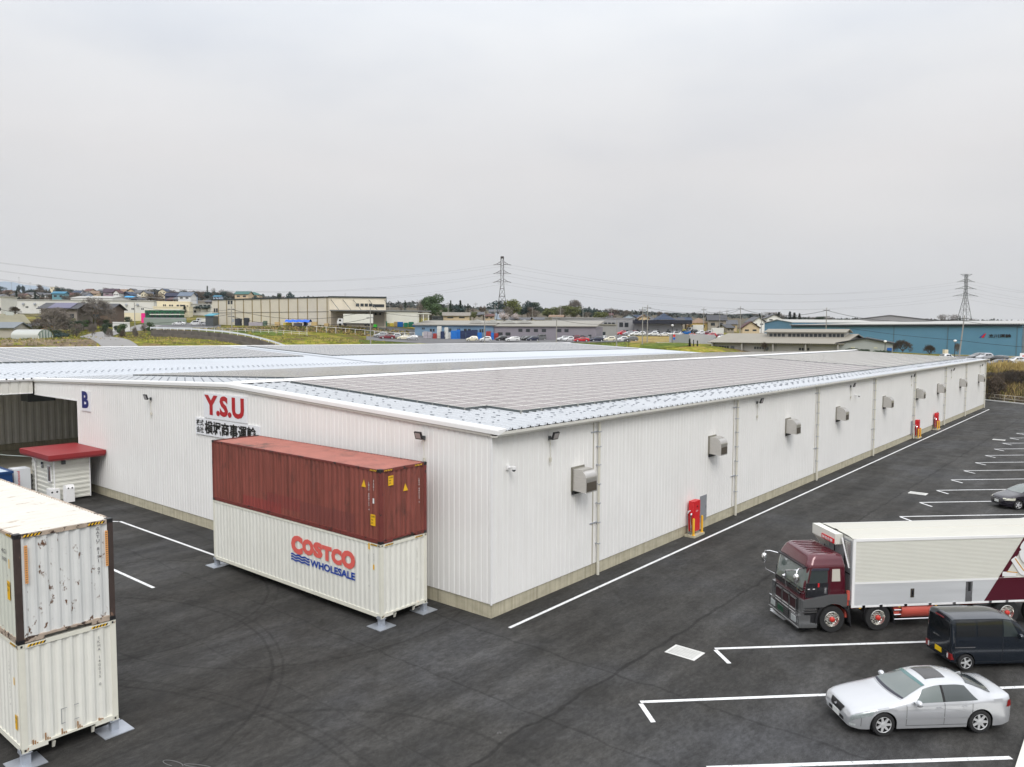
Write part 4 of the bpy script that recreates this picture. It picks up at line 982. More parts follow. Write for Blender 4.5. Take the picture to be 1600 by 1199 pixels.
for k in range(8):
    y=-.80+.229*k
    mb.prism([(.50,2.99),(.62,3.022),(1.40,3.022),(1.52,2.99)],y-.04,y+.04,lambda u,v,a:(u,a,v))
mb.build('roof_rib',MAR,cab,30)
mb=MB(); rows=[]
def cabx(z): 
    for (za,xa,_,_),(zb_,xb_,_,_) in zip(lv[:-1],lv[1:]):
        if za<=z<=zb_: return xa+(xb_-xa)*(z-za)/(zb_-za)
for i in range(9):
    z=1.62+.86*i/8; x=cabx(z); hw=W-.0-.05*max(0,(z-2.2)/.3); r=[]
    for j in range(19):
        s=-1+2*j/18; y=s*(hw-.03); d=max(0,abs(y)-(hw-.22)); xx=x+.22-math.sqrt(max(0,.22**2-min(d,.215)**2)) if d>0 else x
        r.append((xx-.012,y,z))
    rows.append(r)
mb.grid(rows); mb.build('windscreen',glassm('truck_windscreen',(.11,.14,.13)),t,60)
MB().box(.0,.03,-1.02,1.02,1.46,1.60).build('wiper_panel',mat('gloss_black',(.01,.01,.012),.15,coat=1),t)
mb=MB()
for y in(-.75,.0,.7): mb.tube([(.02,y,1.6),(.06,y-.45,1.72)],.012,4); mb.box(.04,.06,y-.75,y-.1,1.70,1.73)
mb.build('wiper',BLACK,t)
mb=MB(); mb.box(.10,.24,-1.10,1.10,2.49,2.535); mb.build('sun_visor',DARKM,t)
# grille upper: three framed openings; lower grille, bumper, lamps
MB().box(-.02,.05,-.98,.98,.72,1.30).build('grille_surround',mat('gloss_black',(.01,.01,.012),.15),t)
mb=MB()
for y0,y1 in((-.86,-.32),(-.28,.28),(.32,.86)):
    for a,b,c,d in((y0,y1,1.20,1.235),(y0,y1,.78,.815),(y0,y0+.035,.78,1.235),(y1-.035,y1,.78,1.235)): mb.box(-.05,-.02,a,b,c,d)
mb.build('grille_frame',CHROME,t)
mb=MB()
for y0,y1 in((-.82,-.36),(-.24,.24),(.36,.82)): mb.box(-.03,-.018,y0,y1,.83,1.19)
mb.build('grille_mesh',mat('maroon_dark',srgb(52,12,22),.5,.2,.3,30),t)
mb=MB(); mb.box(-.11,.35,-1.24,1.24,.24,.72); mb.build('bumper',[GUN],t)
mb=MB()
for k in range(4): mb.box(-.135,-.11,-.42,.90,.36+.085*k,.39+.085*k)
mb.box(-.14,-.11,-1.25,1.25,.225,.27).box(-.14,-.11,-1.25,1.25,.70,.74); mb.build('bumper_trim',CHROME,t)
MB().box(-.125,-.11,-.44,.92,.33,.68).build('lower_grille',BLACK,t)
MB().box(-.15,-.13,-.0,.44,.40,.62).build('number_plate',mat('green_plate',(.01,.06,.03),.5),t)
for s in(-1,1):
    MB().box(-.135,-.05,s*.62,s*1.12,.36,.66).build('headlight_housing',CHROME,t)
    MB().box(-.15,-.13,s*.70,s*1.04,.40,.62).build('headlight',LAMPC,t)
    MB().box(-.02,.10,s*1.0,s*1.245,.72,1.32).build('corner_panel',GUN,t)
    # lower cab skirts, fender arch, steps
    yy=s*(W+.02)
    pts=[(.02,1.02),(.02,1.30),(.25,1.36),(.7,1.44),(1.05,1.50),(1.78,1.50),(1.78,1.02)]
    pts+= [(1.25+.62*math.cos(R(a)),.52+.62*math.sin(R(a))) for a in range(55,126,10)]+[(.66,1.02)]
    MB().prism(pts,s*(W-.03),s*(W+.03),lambda u,v,a:(u,a,v)).build('wheel_fender',GUN,t)
    ar=[(1.25+.62*math.cos(R(a)),.52+.62*math.sin(R(a))) for a in range(-10,191,10)]+[(1.25+.72*math.cos(R(a)),.52+.72*math.sin(R(a))) for a in range(190,-11,-10)]
    MB().prism(ar,s*(W-.25),s*(W+.02),lambda u,v,a:(u,a,v)).build('arch_lip',DARKM,t)
    MB().box(.02,.62,s*(W-.2),s*(W+.01),.24,.42).build('step',GUN,t); MB().box(.04,.60,s*(W-.05),s*(W+.035),.92,.97).box(.04,.60,s*(W-.05),s*(W+.035),.83,.87).build('step_trim',CHROME,t)
    MB().box(.02,.60,s*(W-.25),s*(W-.02),.42,1.02).build('step_well',DARKM,t)
    # door with dark lower half, windows
    d=MB().box(.16,1.02,s*(W-.02),s*(W+.012),1.40,1.95).build('door_panel',mat('door_black',(.012,.013,.017),.2,coat=1),t)
    MB().box(.86,.94,s*(W+.0125),s*(W+.03),1.55,1.78).build('handle',CHROME,d)
    MB().box(.60,.66,s*(W+.0125),s*(W+.02),1.80,1.95).build('red_tag',REDP,d)
    text('GIGA' if False else 'TRUCK' if False else '- -','lettering',WTRIM,d,(.2 if s<0 else .5,s*(W+.015),1.72),(-s*1 if s>0 else 1,0,0),UP,.28,.03)
    win=[(.22,1.86),(1.0,1.97),(1.0,2.42),(.36,2.42)]
    MB().prism(win,s*(W-.08),s*(W+.004),lambda u,v,a:(u,a-s*max(0,(v-2.1))*.10,v)).build('door_window',GL2,t)
    MB().box(.8,.98,s*(W-.10),s*(W-.0),1.99,2.40).build('door_curtain',mat('tan_curtain',(.42,.33,.18),.8),t) if False else None
    MB().prism([(.34,2.43),(1.04,2.43),(1.04,2.51),(.40,2.51)],s*(W-.08),s*(W+.03),lambda u,v,a:(u,a-s*.03,v)).build('door_visor',mat('smoke_visor',(.05,.05,.07),.2,coat=.5),t)
    MB().prism([(1.16,2.0),(1.50,2.0),(1.48,2.46),(1.18,2.46)],s*(W-.08),s*(W+.006),lambda u,v,a:(u,a-s*max(0,(v-2.1))*.08,v)).build('rear_quarter_panel',mat('pale_panel',(.5,.48,.42),.4),t)
    MB().box(1.08,1.095,s*(W-.01),s*(W+.004),1.5,2.44).box(.13,.145,s*(W-.01),s*(W+.004),1.4,1.9).build('door_gap',SEAM,t)
    # mirrors on chromed arms
    y0=s*1.02
    MB().tube([(.16,y0,2.46),(-.16,s*1.22,2.52),(-.30,s*1.36,2.48),(-.32,s*1.38,2.34)],.022,6).tube([(.10,s*1.2,1.55),(-.26,s*1.38,1.72),(-.32,s*1.38,2.0)],.015,5).build('mirror_arm',CHROME,t,60)
    MB().lathe([(0,-.19),(.07,-.17),(.105,-.08),(.105,.1),(.07,.17),(0,.19)],(-.32,s*1.38,2.20),(0,0,1),12).build('mirror',CHROME,t,50)
    # side guard rails, tank, mudguards
    mb=MB()
    for z in(.42,.60,.78): mb.tube([(3.75,s*1.18,z),(6.6,s*1.18,z)],.028,6)
    mb.build('side_guard',CHROME,t)
MB().tube([(-.20,-.25,2.0),(-.26,-.4,2.2),(-.2,-.62,2.28),(-.02,-.9,2.36)],.03,6).lathe([(0,-.1),(.09,-.08),(.1,.05),(0,.1)],(-.22,-.22,1.92),(0,0,1),10).tube([(-.2,-.22,1.85),(-.12,-.2,1.5)],.018,5).build('front_mirror',CHROME,t,50)
MB().tube([(4.05,-.95,.72),(5.35,-.95,.72)],.3,18).build('fuel_tank',RACK,t,40); MB().box(3.75,4.0,-1.15,-.7,.55,.95).build('battery_box',RACK,t)
MB().box(5.6,6.5,-1.12,-.6,.45,.9).build('tool_box',DGREY,t)
MB().box(.9,11.5,-.45,-.33,.62,.88).box(.9,11.5,.33,.45,.62,.88).build('chassis_rail',RACK,t)
MB().box(1.78,1.92,-1.15,-.5,.55,1.3).tube([(1.85,-1.2,1.6),(1.85,-1.2,1.25)],.07,8).build('air_intake_stack',RACK,t)
HUBR=mat('red_hub',srgb(200,55,45),.4)
def twheel(x,y,s):
    R_=.51; w_=.28
    o=MB().lathe([(R_*.56,-w_*.5),(R_*.95,-w_*.5),(R_,-w_*.35),(R_,w_*.35),(R_*.95,w_*.5),(R_*.60,w_*.48),(R_*.58,w_*.4)],(0,0,0),(0,s,0),28).build('wheel',RUBBER,t,40,loc=(x,y,R_))
    mb=MB(); mb.lathe([(R_*.60,w_*.46),(R_*.55,w_*.5),(R_*.50,w_*.3),(R_*.42,w_*.18),(R_*.22,w_*.22),(R_*.2,w_*.4)],(0,0,0),(0,s,0),28)
    for k in range(10):
        a=2*PI*k/10; mb.lathe([(.022,w_*.2),(.022,w_*.38),(0,w_*.4)],(math.cos(a)*R_*.32,0,math.sin(a)*R_*.32),(0,s,0),6)
    mb.build('rim',mat('polished_rim',(.75,.74,.7),.2,.9),o,40)
    mb=MB()
    for k in range(8):
        a=2*PI*(k+.5)/8; mb.lathe([(.035,w_*.25),(0,w_*.251)],(math.cos(a)*R_*.47,0,math.sin(a)*R_*.47),(0,s,0),8)
    mb.build('rim_hole',BLACK,o)
    MB().lathe([(R_*.2,w_*.3),(R_*.19,w_*.62),(R_*.13,w_*.72),(0,w_*.74)],(0,0,0),(0,s,0),16).build('hub_cap',HUBR,o,40)
for s in(-1,1):
    for x in(1.25,3.10,8.45,9.75): twheel(x,s*1.06,s)
for s in(-1,1):
    mb=MB()
    for xc in(3.10,):
        mb.prism([(xc+.60*math.cos(R(a)),.51+.60*math.sin(R(a))) for a in range(20,161,10)]+[(xc+.64*math.cos(R(a)),.51+.64*math.sin(R(a))) for a in range(160,19,-10)],s*.86,s*1.2,lambda u,v,a:(u,a,v))
    mb.prism([(3.74,.25),(3.78,.25),(3.70,.8),(3.66,.8)],s*.86,s*1.22,lambda u,v,a:(u,a,v)); mb.prism([(1.95,.2),(1.99,.2),(1.93,1.0),(1.89,1.0)],s*.86,s*1.24,lambda u,v,a:(u,a,v)); mb.build('mudguard',DARKM,t)
    MB().prism([(1.90,.45),(1.94,.45),(1.86,1.05),(1.82,1.05)],s*1.1,s*1.26,lambda u,v,a:(u,a,v)).build('mudflap_trim',CHROME,t)
mb=MB()
for x in(2.3,3.9,5.4): mb.box(x,x+.08,-1.235,-1.2,.9,.97)
mb.build('marker_lamp',YEL,t)
# cargo body
bx0,bx1,bz0,bz1=1.97,11.6,.98,3.60
cargo=MB().box(bx0+.02,bx1,-1.215,1.215,bz0,bz1-.02).build('cargo_box',BOXW,t)
rows=[]
for y,dz in((-1.25,-.03),(-1.22,.0),(-.9,.045),(-.12,.06),(-.1,.085),(.1,.085),(.12,.06),(.9,.045),(1.22,0),(1.25,-.03)): rows.append([(x,y,bz1+dz) for x in(bx0,bx1)])
mb=MB().grid(rows); mb.build('box_roof',mat('cream_roof',(.52,.51,.455),.45,0,.03,1),cargo)
for s in(-1,1):
    mb=MB(); rows=[]; n=44
    xm0,xm1=9.35,7.45
    def slant(z): return 7.45+(z-1.0)*(8.97-7.27)/(3.66-.93)*1.0-.05
    z=1.93
    while z<3.49:
        for dz,o in((0,0),(.008,.014),(.036,.014),(.044,0)): rows.append((z+dz,o))
        z+=.052
    mb.grid([[(bx0+.10,s*(1.222+o),z),(bx1-.08,s*(1.222+o),z)] for z,o in rows]); mb.m=[1 if k%4==3 else 0 for k in range(len(mb.m))]; mb.build('ribbed_panel',[BOXW,mat('groove_shade',(.38,.37,.33),.6)],cargo)  # groove faces take a darker colour as painted shade
    lp=MB().box(bx0+.10,bx1-.06,s*1.21,s*1.24,1.02,1.86).build('lower_panel',ALU,cargo)
    MB().box(bx0,bx1,s*1.215,s*1.252,1.855,1.925).box(bx0,bx1,s*1.215,s*1.255,3.50,3.60).box(bx0,bx1,s*1.2,s*1.25,.95,1.02).box(bx0,bx0+.11,s*1.19,s*1.256,.95,3.6).box(bx1-.08,bx1,s*1.19,s*1.256,.95,3.6).build('box_frame',WTRIM,cargo)
    # maroon livery wedge and slanted band, following the panel
    def q(x,z,o=.0): return (x,s*(1.243+o),z)
    MB().poly([q(slant(1.02),1.03),q(bx1-.08,1.03),q(bx1-.08,1.85),q(slant(1.85),1.85)]).build('livery_lower',MARD,cargo)
    MB().poly([q(slant(1.85),1.856,.013),q(bx1-.08,1.856,.013),q(bx1-.08,1.925,.013),q(slant(1.92),1.925,.013)]).poly([q(slant(1.92),1.93),q(slant(1.92)+.22,1.93),q(slant(3.5)+.22,3.49),q(slant(3.5),3.49)]).poly([q(slant(3.5),3.505,.014),q(bx1-.08,3.505,.014),q(bx1-.08,3.60,.014),q(slant(3.58),3.60,.014)]).build('livery_band',MARD,cargo)
    for k,x in enumerate((2.4,3.1,4.1,5.1,6.1,7.6,8.3,9.3,10.3)): 
        MB().box(x,x+.12,s*1.25,s*1.275,.955,1.04).build('panel_hinge',CHROME,cargo)
    MB().box(4.36,4.50,s*1.24,s*1.256,1.28,1.62).build('latch_recess',mat('latch_brown',(.06,.05,.04),.5,.3),cargo); MB().box(4.40,4.46,s*1.2561,s*1.27,1.34,1.56).build('latch',CHROME,cargo)
    MB().box(6.62,6.9,s*1.24,s*1.256,1.04,1.83).build('latch_plate',CHROME,cargo); MB().box(6.72,6.82,s*1.2561,s*1.262,1.45,1.80).build('latch_slot',BLACK,cargo)
    WHL=mat('livery_white',(.76,.76,.76),.5); GLD=mat('livery_gold',srgb(200,150,60),.5)
    if s<0:
        mb=MB(); mb.tube([(8.55,-1.262,2.70),(8.95,-1.262,2.15),(9.15,-1.262,2.05),(9.6,-1.262,2.10)],.13,4).tube([(8.12,-1.262,2.08),(8.7,-1.262,2.06)],.09,4)
        mb.tube([(9.0+.42*math.cos(R(a))+.35,-1.262,2.95+.42*math.sin(R(a))) for a in range(60,331,15)],.15,4)
        mb.v=[(x,-1.262+(y+1.262)*.02,z) for x,y,z in mb.v]; mb.build('livery_emblem',WHL,cargo)
        mb=MB(); mb.tube([(8.62,-1.267,2.68),(9.0,-1.267,2.20),(9.2,-1.267,2.08),(9.6,-1.267,2.12)],.022,4).tube([(8.3,-1.267,2.17),(8.75,-1.267,2.12)],.02,4).tube([(9.35+.28*math.cos(R(a)),-1.267,2.95+.28*math.sin(R(a))) for a in range(60,331,15)],.022,4)
        mb.v=[(x,-1.267+(y+1.267)*.1,z) for x,y,z in mb.v]; mb.build('livery_outline',GLD,cargo)
# front wall of the box: grey panel, red name board, wing gap, cooling unit
MB().box(bx0-.03,bx0+.02,-1.18,1.18,1.05,3.5).build('front_bulkhead',mat('bulkhead_grey',(.30,.31,.32),.5,.2),cargo)
mb=MB()
for y in(-.75,0,.75): mb.box(bx0-.05,bx0-.031,y,y+.04,1.05,3.4)
mb.box(bx0-.05,bx0-.0311,-1.15,1.15,2.2,2.24); mb.build('bulkhead_bar',DARKM,cargo)
MB().box(bx0-.34,bx0-.03,-.55,1.22,3.22,3.62).prism([(bx0-.34,3.22),(bx0-.03,2.85),(bx0-.03,3.22)],.45,1.2,lambda u,v,a:(u,a,v)).build('front_fairing',BOXW,cargo)
nb=MB().box(bx0-.38,bx0-.341,-.50,.42,3.24,3.42).build('name_board',REDP,cargo)
text('横堀商事','lettering',WTRIM,nb,(bx0-.383,.36,3.27),(0,-1,0),UP,.8,.12,.01)
MB().tube([(bx0-.10,-.62,3.5),(bx0-.06,-1.1,2.45)],.03,6).build('wing_strut',WTRIM,cargo)
mb=MB()
for k in range(14): mb.box(bx0-.045,bx0-.032,-1.13,-.72,2.55+k*.065,2.59+k*.065)
mb.build('bulkhead_louvre',STEEL,cargo)
# pale kerb slab behind the stalls at the lower right
sl_=MB().box(17.42,20.5,-34,3.2,0,.13); tag(sl_.build('kerb_slab',mat('pale_kerb',(.62,.61,.57),.8,0,.08,1.5,.2,40)),kind='structure')
# ------------------------------------------------------------------ terrain beyond the yard
FH=Vector((math.sin(YAW),math.cos(YAW),0)); RH=Vector((math.cos(YAW),-math.sin(YAW),0))
def Wp(px,py,D):
    d=fw+cr*((px-800)/F)+cu*((599.5-py)/F); return CAMP+d*(D/d.dot(FH))
RA=math.degrees(math.atan2(RH.y,RH.x))
CTL=[(0,541,150),(60,541,150),(140,541,158),(0,530,182),(60,529,188),(100,528,198),(150,527,214),(200,542,165),(215,517,262),(300,541,172),(300,521,232),(360,524,226),(240,519,240),(450,529,220),(560,535,212),
(170,505,290),(120,500,270),(40,500,262),(250,508,290),(350,509,285),(450,509,272),(515,510,263),(600,510,268),(620,529,250),(700,531,248),(770,532,250),(930,534,240),(580,531,240),(870,530,262),(700,534,237),(770,534.5,236),(840,535,235),(900,536,233),(950,523,292),(1075,521,290),(1000,541,200),(980,538,222),(1090,546,190),(1030,529,262),
(1200,551,195),(1395,554,182),(1200,547,290),(1440,553,225),(1595,561,196),(1560,575,143),(1600,572,148),(1530,560,178),(1545,581,138),(1600,586,135),(1700,590,132),(1500,600,134),
(100,491,335),(240,492,335),(0,493,330),(0,470,640),(150,470,640),(300,472,560),(420,470,640),(60,458,1000),(250,457,1000),(450,466,900),(600,492,500),(700,500,360),(800,503,400),(900,500,420),(1100,516,340),(1000,512,400),(1150,521,330),(1200,506,480),(1400,508,500),(1600,510,480),
(600,482,1000),(900,490,1000),(1200,498,1000),(1500,504,1000),(1900,507,1000),(-300,470,700),(-300,535,190),(-300,458,1000),(1900,515,400),(1900,560,200)]
cp=[Wp(*c) for c in CTL]; cp=[(p.x,p.y,p.z) for p in cp]
for x,y in((-125,-70),(-60,-90),(20,-90),(70,-70),(80,0),(75,60),(70,80),(45,95.5),(21,113.5),(8,123.6),(0,129.8),(-6,135),(-30,137),(-60,137),(-90,137),(-122,137),(-124,90),(-124,40),(-124,0),(-124,-40)): cp.append((x,y,0.))
for a in range(0,360,30):
    for r in(2500,6000): cp.append((CAMP.x+r*math.cos(R(a)),CAMP.y+r*math.sin(R(a)),55. if a>=150 else 22.))
for p in [(p_[0],p_[1]) for p_ in ((250,-150),(150,-250),(-100,-250),(250,50))]: cp.append((*p,2.))
CPA=np.array(cp); XY=CPA[:,:2]; Dm=np.linalg.norm(XY[:,None]-XY[None],axis=2)
WT=np.linalg.lstsq(np.block([[Dm,np.ones((len(XY),1))],[np.ones((1,len(XY))),np.zeros((1,1))]]),np.append(CPA[:,2],0),rcond=None)[0]
SITE=np.array([(-121,-75),(66,-75),(66,77.5),(-6.2,133.9),(-121,133.9)])
def sdist(P):
    m=np.full(len(P),-1e9)
    for i in range(len(SITE)):
        a=SITE[i];b=SITE[(i+1)%len(SITE)]; e=(b-a)/np.linalg.norm(b-a); n=np.array([e[1],-e[0]]); m=np.maximum(m,(P-a)@n)
    return m
def Hn(P):
    P=np.asarray(P,float).reshape(-1,2); o=np.zeros(len(P))
    for i in range(0,len(P),20000):
        Q=P[i:i+20000]; o[i:i+20000]=np.linalg.norm(Q[:,None]-XY[None],axis=2)@WT[:-1]+WT[-1]
    s=np.clip(sdist(P)/4,0,1); s=s*s*(3-2*s)
    return o*s-.08*(1-s)
def Hz(x,y): return float(Hn([(x,y)])[0])
angs=np.concatenate([np.radians(np.linspace(-64,64,430)),np.radians(np.linspace(66,294,60))])
rad=[55.]
while rad[-1]<9000: rad.append(rad[-1]*(1.021 if rad[-1]<420 else 1.07))
rad=np.array(rad); base=math.atan2(FH.y,FH.x)
PX=CAMP.x+rad[:,None]*np.cos(base+angs)[None]; PY=CAMP.y+rad[:,None]*np.sin(base+angs)[None]
ZZ=Hn(np.stack([PX.ravel(),PY.ravel()],1)).reshape(PX.shape)
rg=np.random.RandomState(3); ZZ+=np.where(sdist(np.stack([PX.ravel(),PY.ravel()],1)).reshape(PX.shape)>3,rg.rand(*PX.shape)*.12,0)
nv=len(angs); me=bpy.data.meshes.new('ground'); vs_l=np.stack([PX,PY,ZZ],2).reshape(-1,3).tolist()
fs=[(i*nv+j,(i+1)*nv+j,(i+1)*nv+(j+1)%nv,i*nv+(j+1)%nv) for i in range(len(rad)-1) for j in range(nv)]
c0=len(vs_l); vs_l.append([CAMP.x,CAMP.y,-.08]); fs+=[(j,(j+1)%nv,c0) for j in range(nv)]
me.from_pydata(vs_l,[],fs); me.update(); me.polygons.foreach_set('use_smooth',[True]*len(me.polygons))
go=bpy.data.objects.new('ground',me); COL.objects.link(go); tag(go,kind='structure')
def groundmat(name,stops,sc,far=None,bump=.6):
    m=bpy.data.materials.new(name); m.use_nodes=True; nt=m.node_tree; p=nt.nodes['Principled BSDF']; p.inputs['Roughness'].default_value=.95; p.inputs['Specular IOR Level'].default_value=.1
    pos=nd(nt,'ShaderNodeNewGeometry').outputs['Position']
    def noise(s,d,r,st=None):
        q=pos
        if st: mp=nd(nt,'ShaderNodeMapping'); mp.inputs['Scale'].default_value=st; mp.inputs['Rotation'].default_value=(0,0,R(-35)); lk(nt,q,mp.inputs[0]); q=mp.outputs[0]
        n=nd(nt,'ShaderNodeTexNoise'); n.inputs['Scale'].default_value=s; n.inputs['Detail'].default_value=d; n.inputs['Roughness'].default_value=r; lk(nt,q,n.inputs['Vector']); return n.outputs[0]
    c=ramp(nt,noise(sc,8,.68),stops)
    c2=ramp(nt,noise(sc*.35,5,.6,(1,.35,1)),[(.3,.55),(.5,1.0),(.7,1.45)])
    x=nd(nt,'ShaderNodeMixRGB',blend_type='MULTIPLY'); x.inputs[0].default_value=1; lk(nt,c,x.inputs[1]); lk(nt,c2,x.inputs[2])
    if far:
        ln=nd(nt,'ShaderNodeVectorMath',operation='LENGTH'); lk(nt,pos,ln.inputs[0]); ff=ramp(nt,mth(nt,'DIVIDE',ln.outputs['Value'],1000),[(.30,0.0),(.42,1.0)])
        fb=ramp(nt,noise(.03,6,.7),[(.35,(.075,.065,.05)),(.5,(.12,.10,.075)),(.65,(.09,.095,.05))]); z_=nd(nt,'ShaderNodeMixRGB'); lk(nt,ff,z_.inputs[0]); lk(nt,x.outputs[0],z_.inputs[1]); lk(nt,fb,z_.inputs[2]); x=z_
    c3=ramp(nt,noise(sc*9,4,.8),[(.35,.55),(.5,1.0),(.7,1.5)]); y=nd(nt,'ShaderNodeMixRGB',blend_type='MULTIPLY'); y.inputs[0].default_value=1; lk(nt,x.outputs[0],y.inputs[1]); lk(nt,c3,y.inputs[2])
    lk(nt,y.outputs[0],p.inputs['Base Color'])
    return m
GRM=groundmat('meadow',[(.28,(.060,.045,.022)),(.40,(.15,.105,.045)),(.46,(.09,.10,.014)),(.52,(.19,.19,.018)),(.57,(.24,.17,.06)),(.64,(.10,.11,.018)),(.75,(.24,.21,.022))],.11,True)
me.materials.append(GRM)
def drape(px0,px1,D0,D1,m,name,off=.14,nx=24,ny=10,D1b=None,D0b=None):
    mb=MB(); rows=[]
    for i in range(ny+1):
        r=[]
        for j in range(nx+1):
            t=j/nx; a=D0+(((D0b or D0)-D0)*t); b=D1+(((D1b or D1)-D1)*t); D=a+(b-a)*i/ny; px=px0+(px1-px0)*t
            p=CAMP+FH*D+RH*((px-800)/F*D*.998); r.append((p.x,p.y))
        rows.append(r)
    fl_=[p for r in rows for p in r]; z=Hn(fl_)+off
    mb.v=[(x,y,float(zz)) for (x,y),zz in zip(fl_,z)]; n=nx+1
    for i in range(ny):
        for j in range(nx): mb.f.append((i*n+j,i*n+j+1,(i+1)*n+j+1,(i+1)*n+j)); mb.m.append(0)
    return tag(mb.build(name,m),kind='structure')
LOT=mat('far_asphalt',(.13,.13,.135),.9,0,.2,.1,world=True); FARY=groundmat('dry_grass',[(.3,(.14,.10,.04)),(.5,(.30,.22,.085)),(.6,(.22,.19,.07)),(.75,(.12,.14,.04))],.15)
GRN=groundmat('lush_grass',[(.3,(.05,.07,.012)),(.5,(.09,.13,.02)),(.62,(.16,.17,.03)),(.75,(.24,.2,.03))],.25)
EARTH=groundmat('brown_earth',[(.3,(.10,.075,.05)),(.5,(.17,.13,.085)),(.7,(.22,.18,.11))],.12)
drape(572,985,233,262,LOT,'car_park'); drape(930,1205,277,302,LOT,'car_park'); drape(1490,1720,142,190,LOT,'road',.12); drape(225,345,262,300,LOT,'car_park'); drape(345,660,262,268,LOT,'car_park',.14,24,3)
drape(985,1110,225,274,FARY,'dry_field',.1); drape(560,980,214,232,GRN,'grass_verge',.1); drape(1000,1075,196,214,GRN,'grass_verge',.1); drape(0,150,150,172,EARTH,'ploughed_field',.1,14,6); drape(230,440,228,246,GRN,'grass_verge',.09); drape(380,530,246,262,EARTH,'bare_bank',.09)
def roadstrip(pts,wd,m,name,off=.16):
    P=[CAMP+FH*D+RH*((px-800)/F*D) for px,D in pts]; Q=[]
    for a,b in zip(P[:-1],P[1:]):
        for k in range(10): Q.append(a.lerp(b,k/10))
    Q.append(P[-1]); mb=MB(); rows=[]
    for i,q in enumerate(Q):
        d=(Q[min(i+1,len(Q)-1)]-Q[max(i-1,0)]); d.z=0; d.normalize(); n=Vector((-d.y,d.x,0))
        rows.append([(q.x+n.x*s*wd,q.y+n.y*s*wd,Hz(q.x+n.x*s*wd,q.y+n.y*s*wd)+off) for s in(-.5,-.17,.17,.5)])
    mb.grid(rows); return tag(mb.build(name,m),kind='structure')
roadstrip([(210,150),(180,168),(152,195),(150,214),(170,232),(200,250),(222,268),(238,285)],7.5,mat('worn_road',(.24,.235,.23),.9,0,.15,.2,world=True),'road')
roadstrip([(0,276),(90,272),(170,275)],5,mat('worn_road',(.2,.2,.2)),'road')
# ------------------------------------------------------------------ far ridge and blue mountains
mb=MB(); rows=[]
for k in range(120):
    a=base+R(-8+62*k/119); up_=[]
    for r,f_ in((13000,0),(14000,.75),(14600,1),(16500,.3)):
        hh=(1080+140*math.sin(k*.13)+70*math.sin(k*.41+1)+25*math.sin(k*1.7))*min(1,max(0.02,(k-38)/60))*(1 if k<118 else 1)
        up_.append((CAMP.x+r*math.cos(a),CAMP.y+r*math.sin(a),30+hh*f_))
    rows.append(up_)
mb.grid(rows); o=mb.build('mountains',mat('mountain_haze_blue',(.16,.23,.30),.95,0,.1,.0006),None,60); tag(o,kind='structure')  # blue of the distant haze is put into the mountain colour
# ------------------------------------------------------------------ trees
LEAF=[mat('leaf_%s'%n,c,.7,0,.45,.22,world=True) for n,c in (('deep_green',(.026,.048,.022)),('olive_green',(.10,.115,.022)),('mid_green',(.045,.085,.025)),('blue_green',(.018,.045,.042)),('brown_twig',(.095,.068,.045)),('grey_twig',(.135,.115,.095)),('blossom',(.55,.48,.47)),('ochre',(.16,.12,.045)))]
BARK=mat('bark',(.07,.055,.04),.9,0,.2,3); BARKG=mat('grey_bark',(.16,.14,.12),.9,0,.2,3)
def leafcloud(rnd,lumps,n,sz,flat=.7):
    mb=MB()
    tot=sum(l[3]**2 for l in lumps)
    for (x,y,z,r,rz_) in lumps:
        for _ in range(int(n*r*r/tot)):
            while True:
                v=Vector((rnd.uniform(-1,1),rnd.uniform(-1,1),rnd.uniform(-1,1)))
                if .25<v.length<1: break
            v=v.normalized()*(.62+.45*rnd.random()**.7); p=Vector((x+v.x*r,y+v.y*r,z+v.z*rz_)); nn=(v.normalized()+Vector((rnd.uniform(-1,1),rnd.uniform(-1,1),rnd.uniform(-.6,1)))*.8).normalized()
            a=nn.orthogonal().normalized(); a.rotate(Matrix.Rotation(rnd.random()*6.3,3,nn)); b=nn.cross(a); s=sz*rnd.uniform(.6,1.4)
            mb.poly([p-a*s-b*s*.6,p+a*s-b*s*.7,p+a*s*.8+b*s*.7,p-a*s*.9+b*s*.5])
    return mb
def mk_round(seed,leaf,n=1500,sz=.03,name='tree'):
    rnd=random.Random(seed); t=thing(name,'x','tree'); lumps=[]
    for k in range(13):
        a=rnd.random()*6.28; rr=.30*math.sqrt(rnd.random()); z=.36+.46*rnd.random(); lumps.append((rr*math.cos(a)*(1.25-abs(z-.55)),rr*math.sin(a)*(1.25-abs(z-.55)),z,.14+.09*rnd.random(),.12+.06*rnd.random()))
    leafcloud(rnd,lumps,n,sz).build('crown',LEAF[leaf],t)
    mb=MB(); mb.tube([(0,0,-.1),(.01,0,.2),(0,.01,.45)],[.035,.028,.014],6)
    for k in range(5): a=6.28*k/5+.4; mb.tube([(0,0,.22+.03*k),(.18*math.cos(a),.18*math.sin(a),.42+.05*k),(.26*math.cos(a),.26*math.sin(a),.6)],[.016,.009,.004],5)
    mb.build('trunk',BARK,t); return t
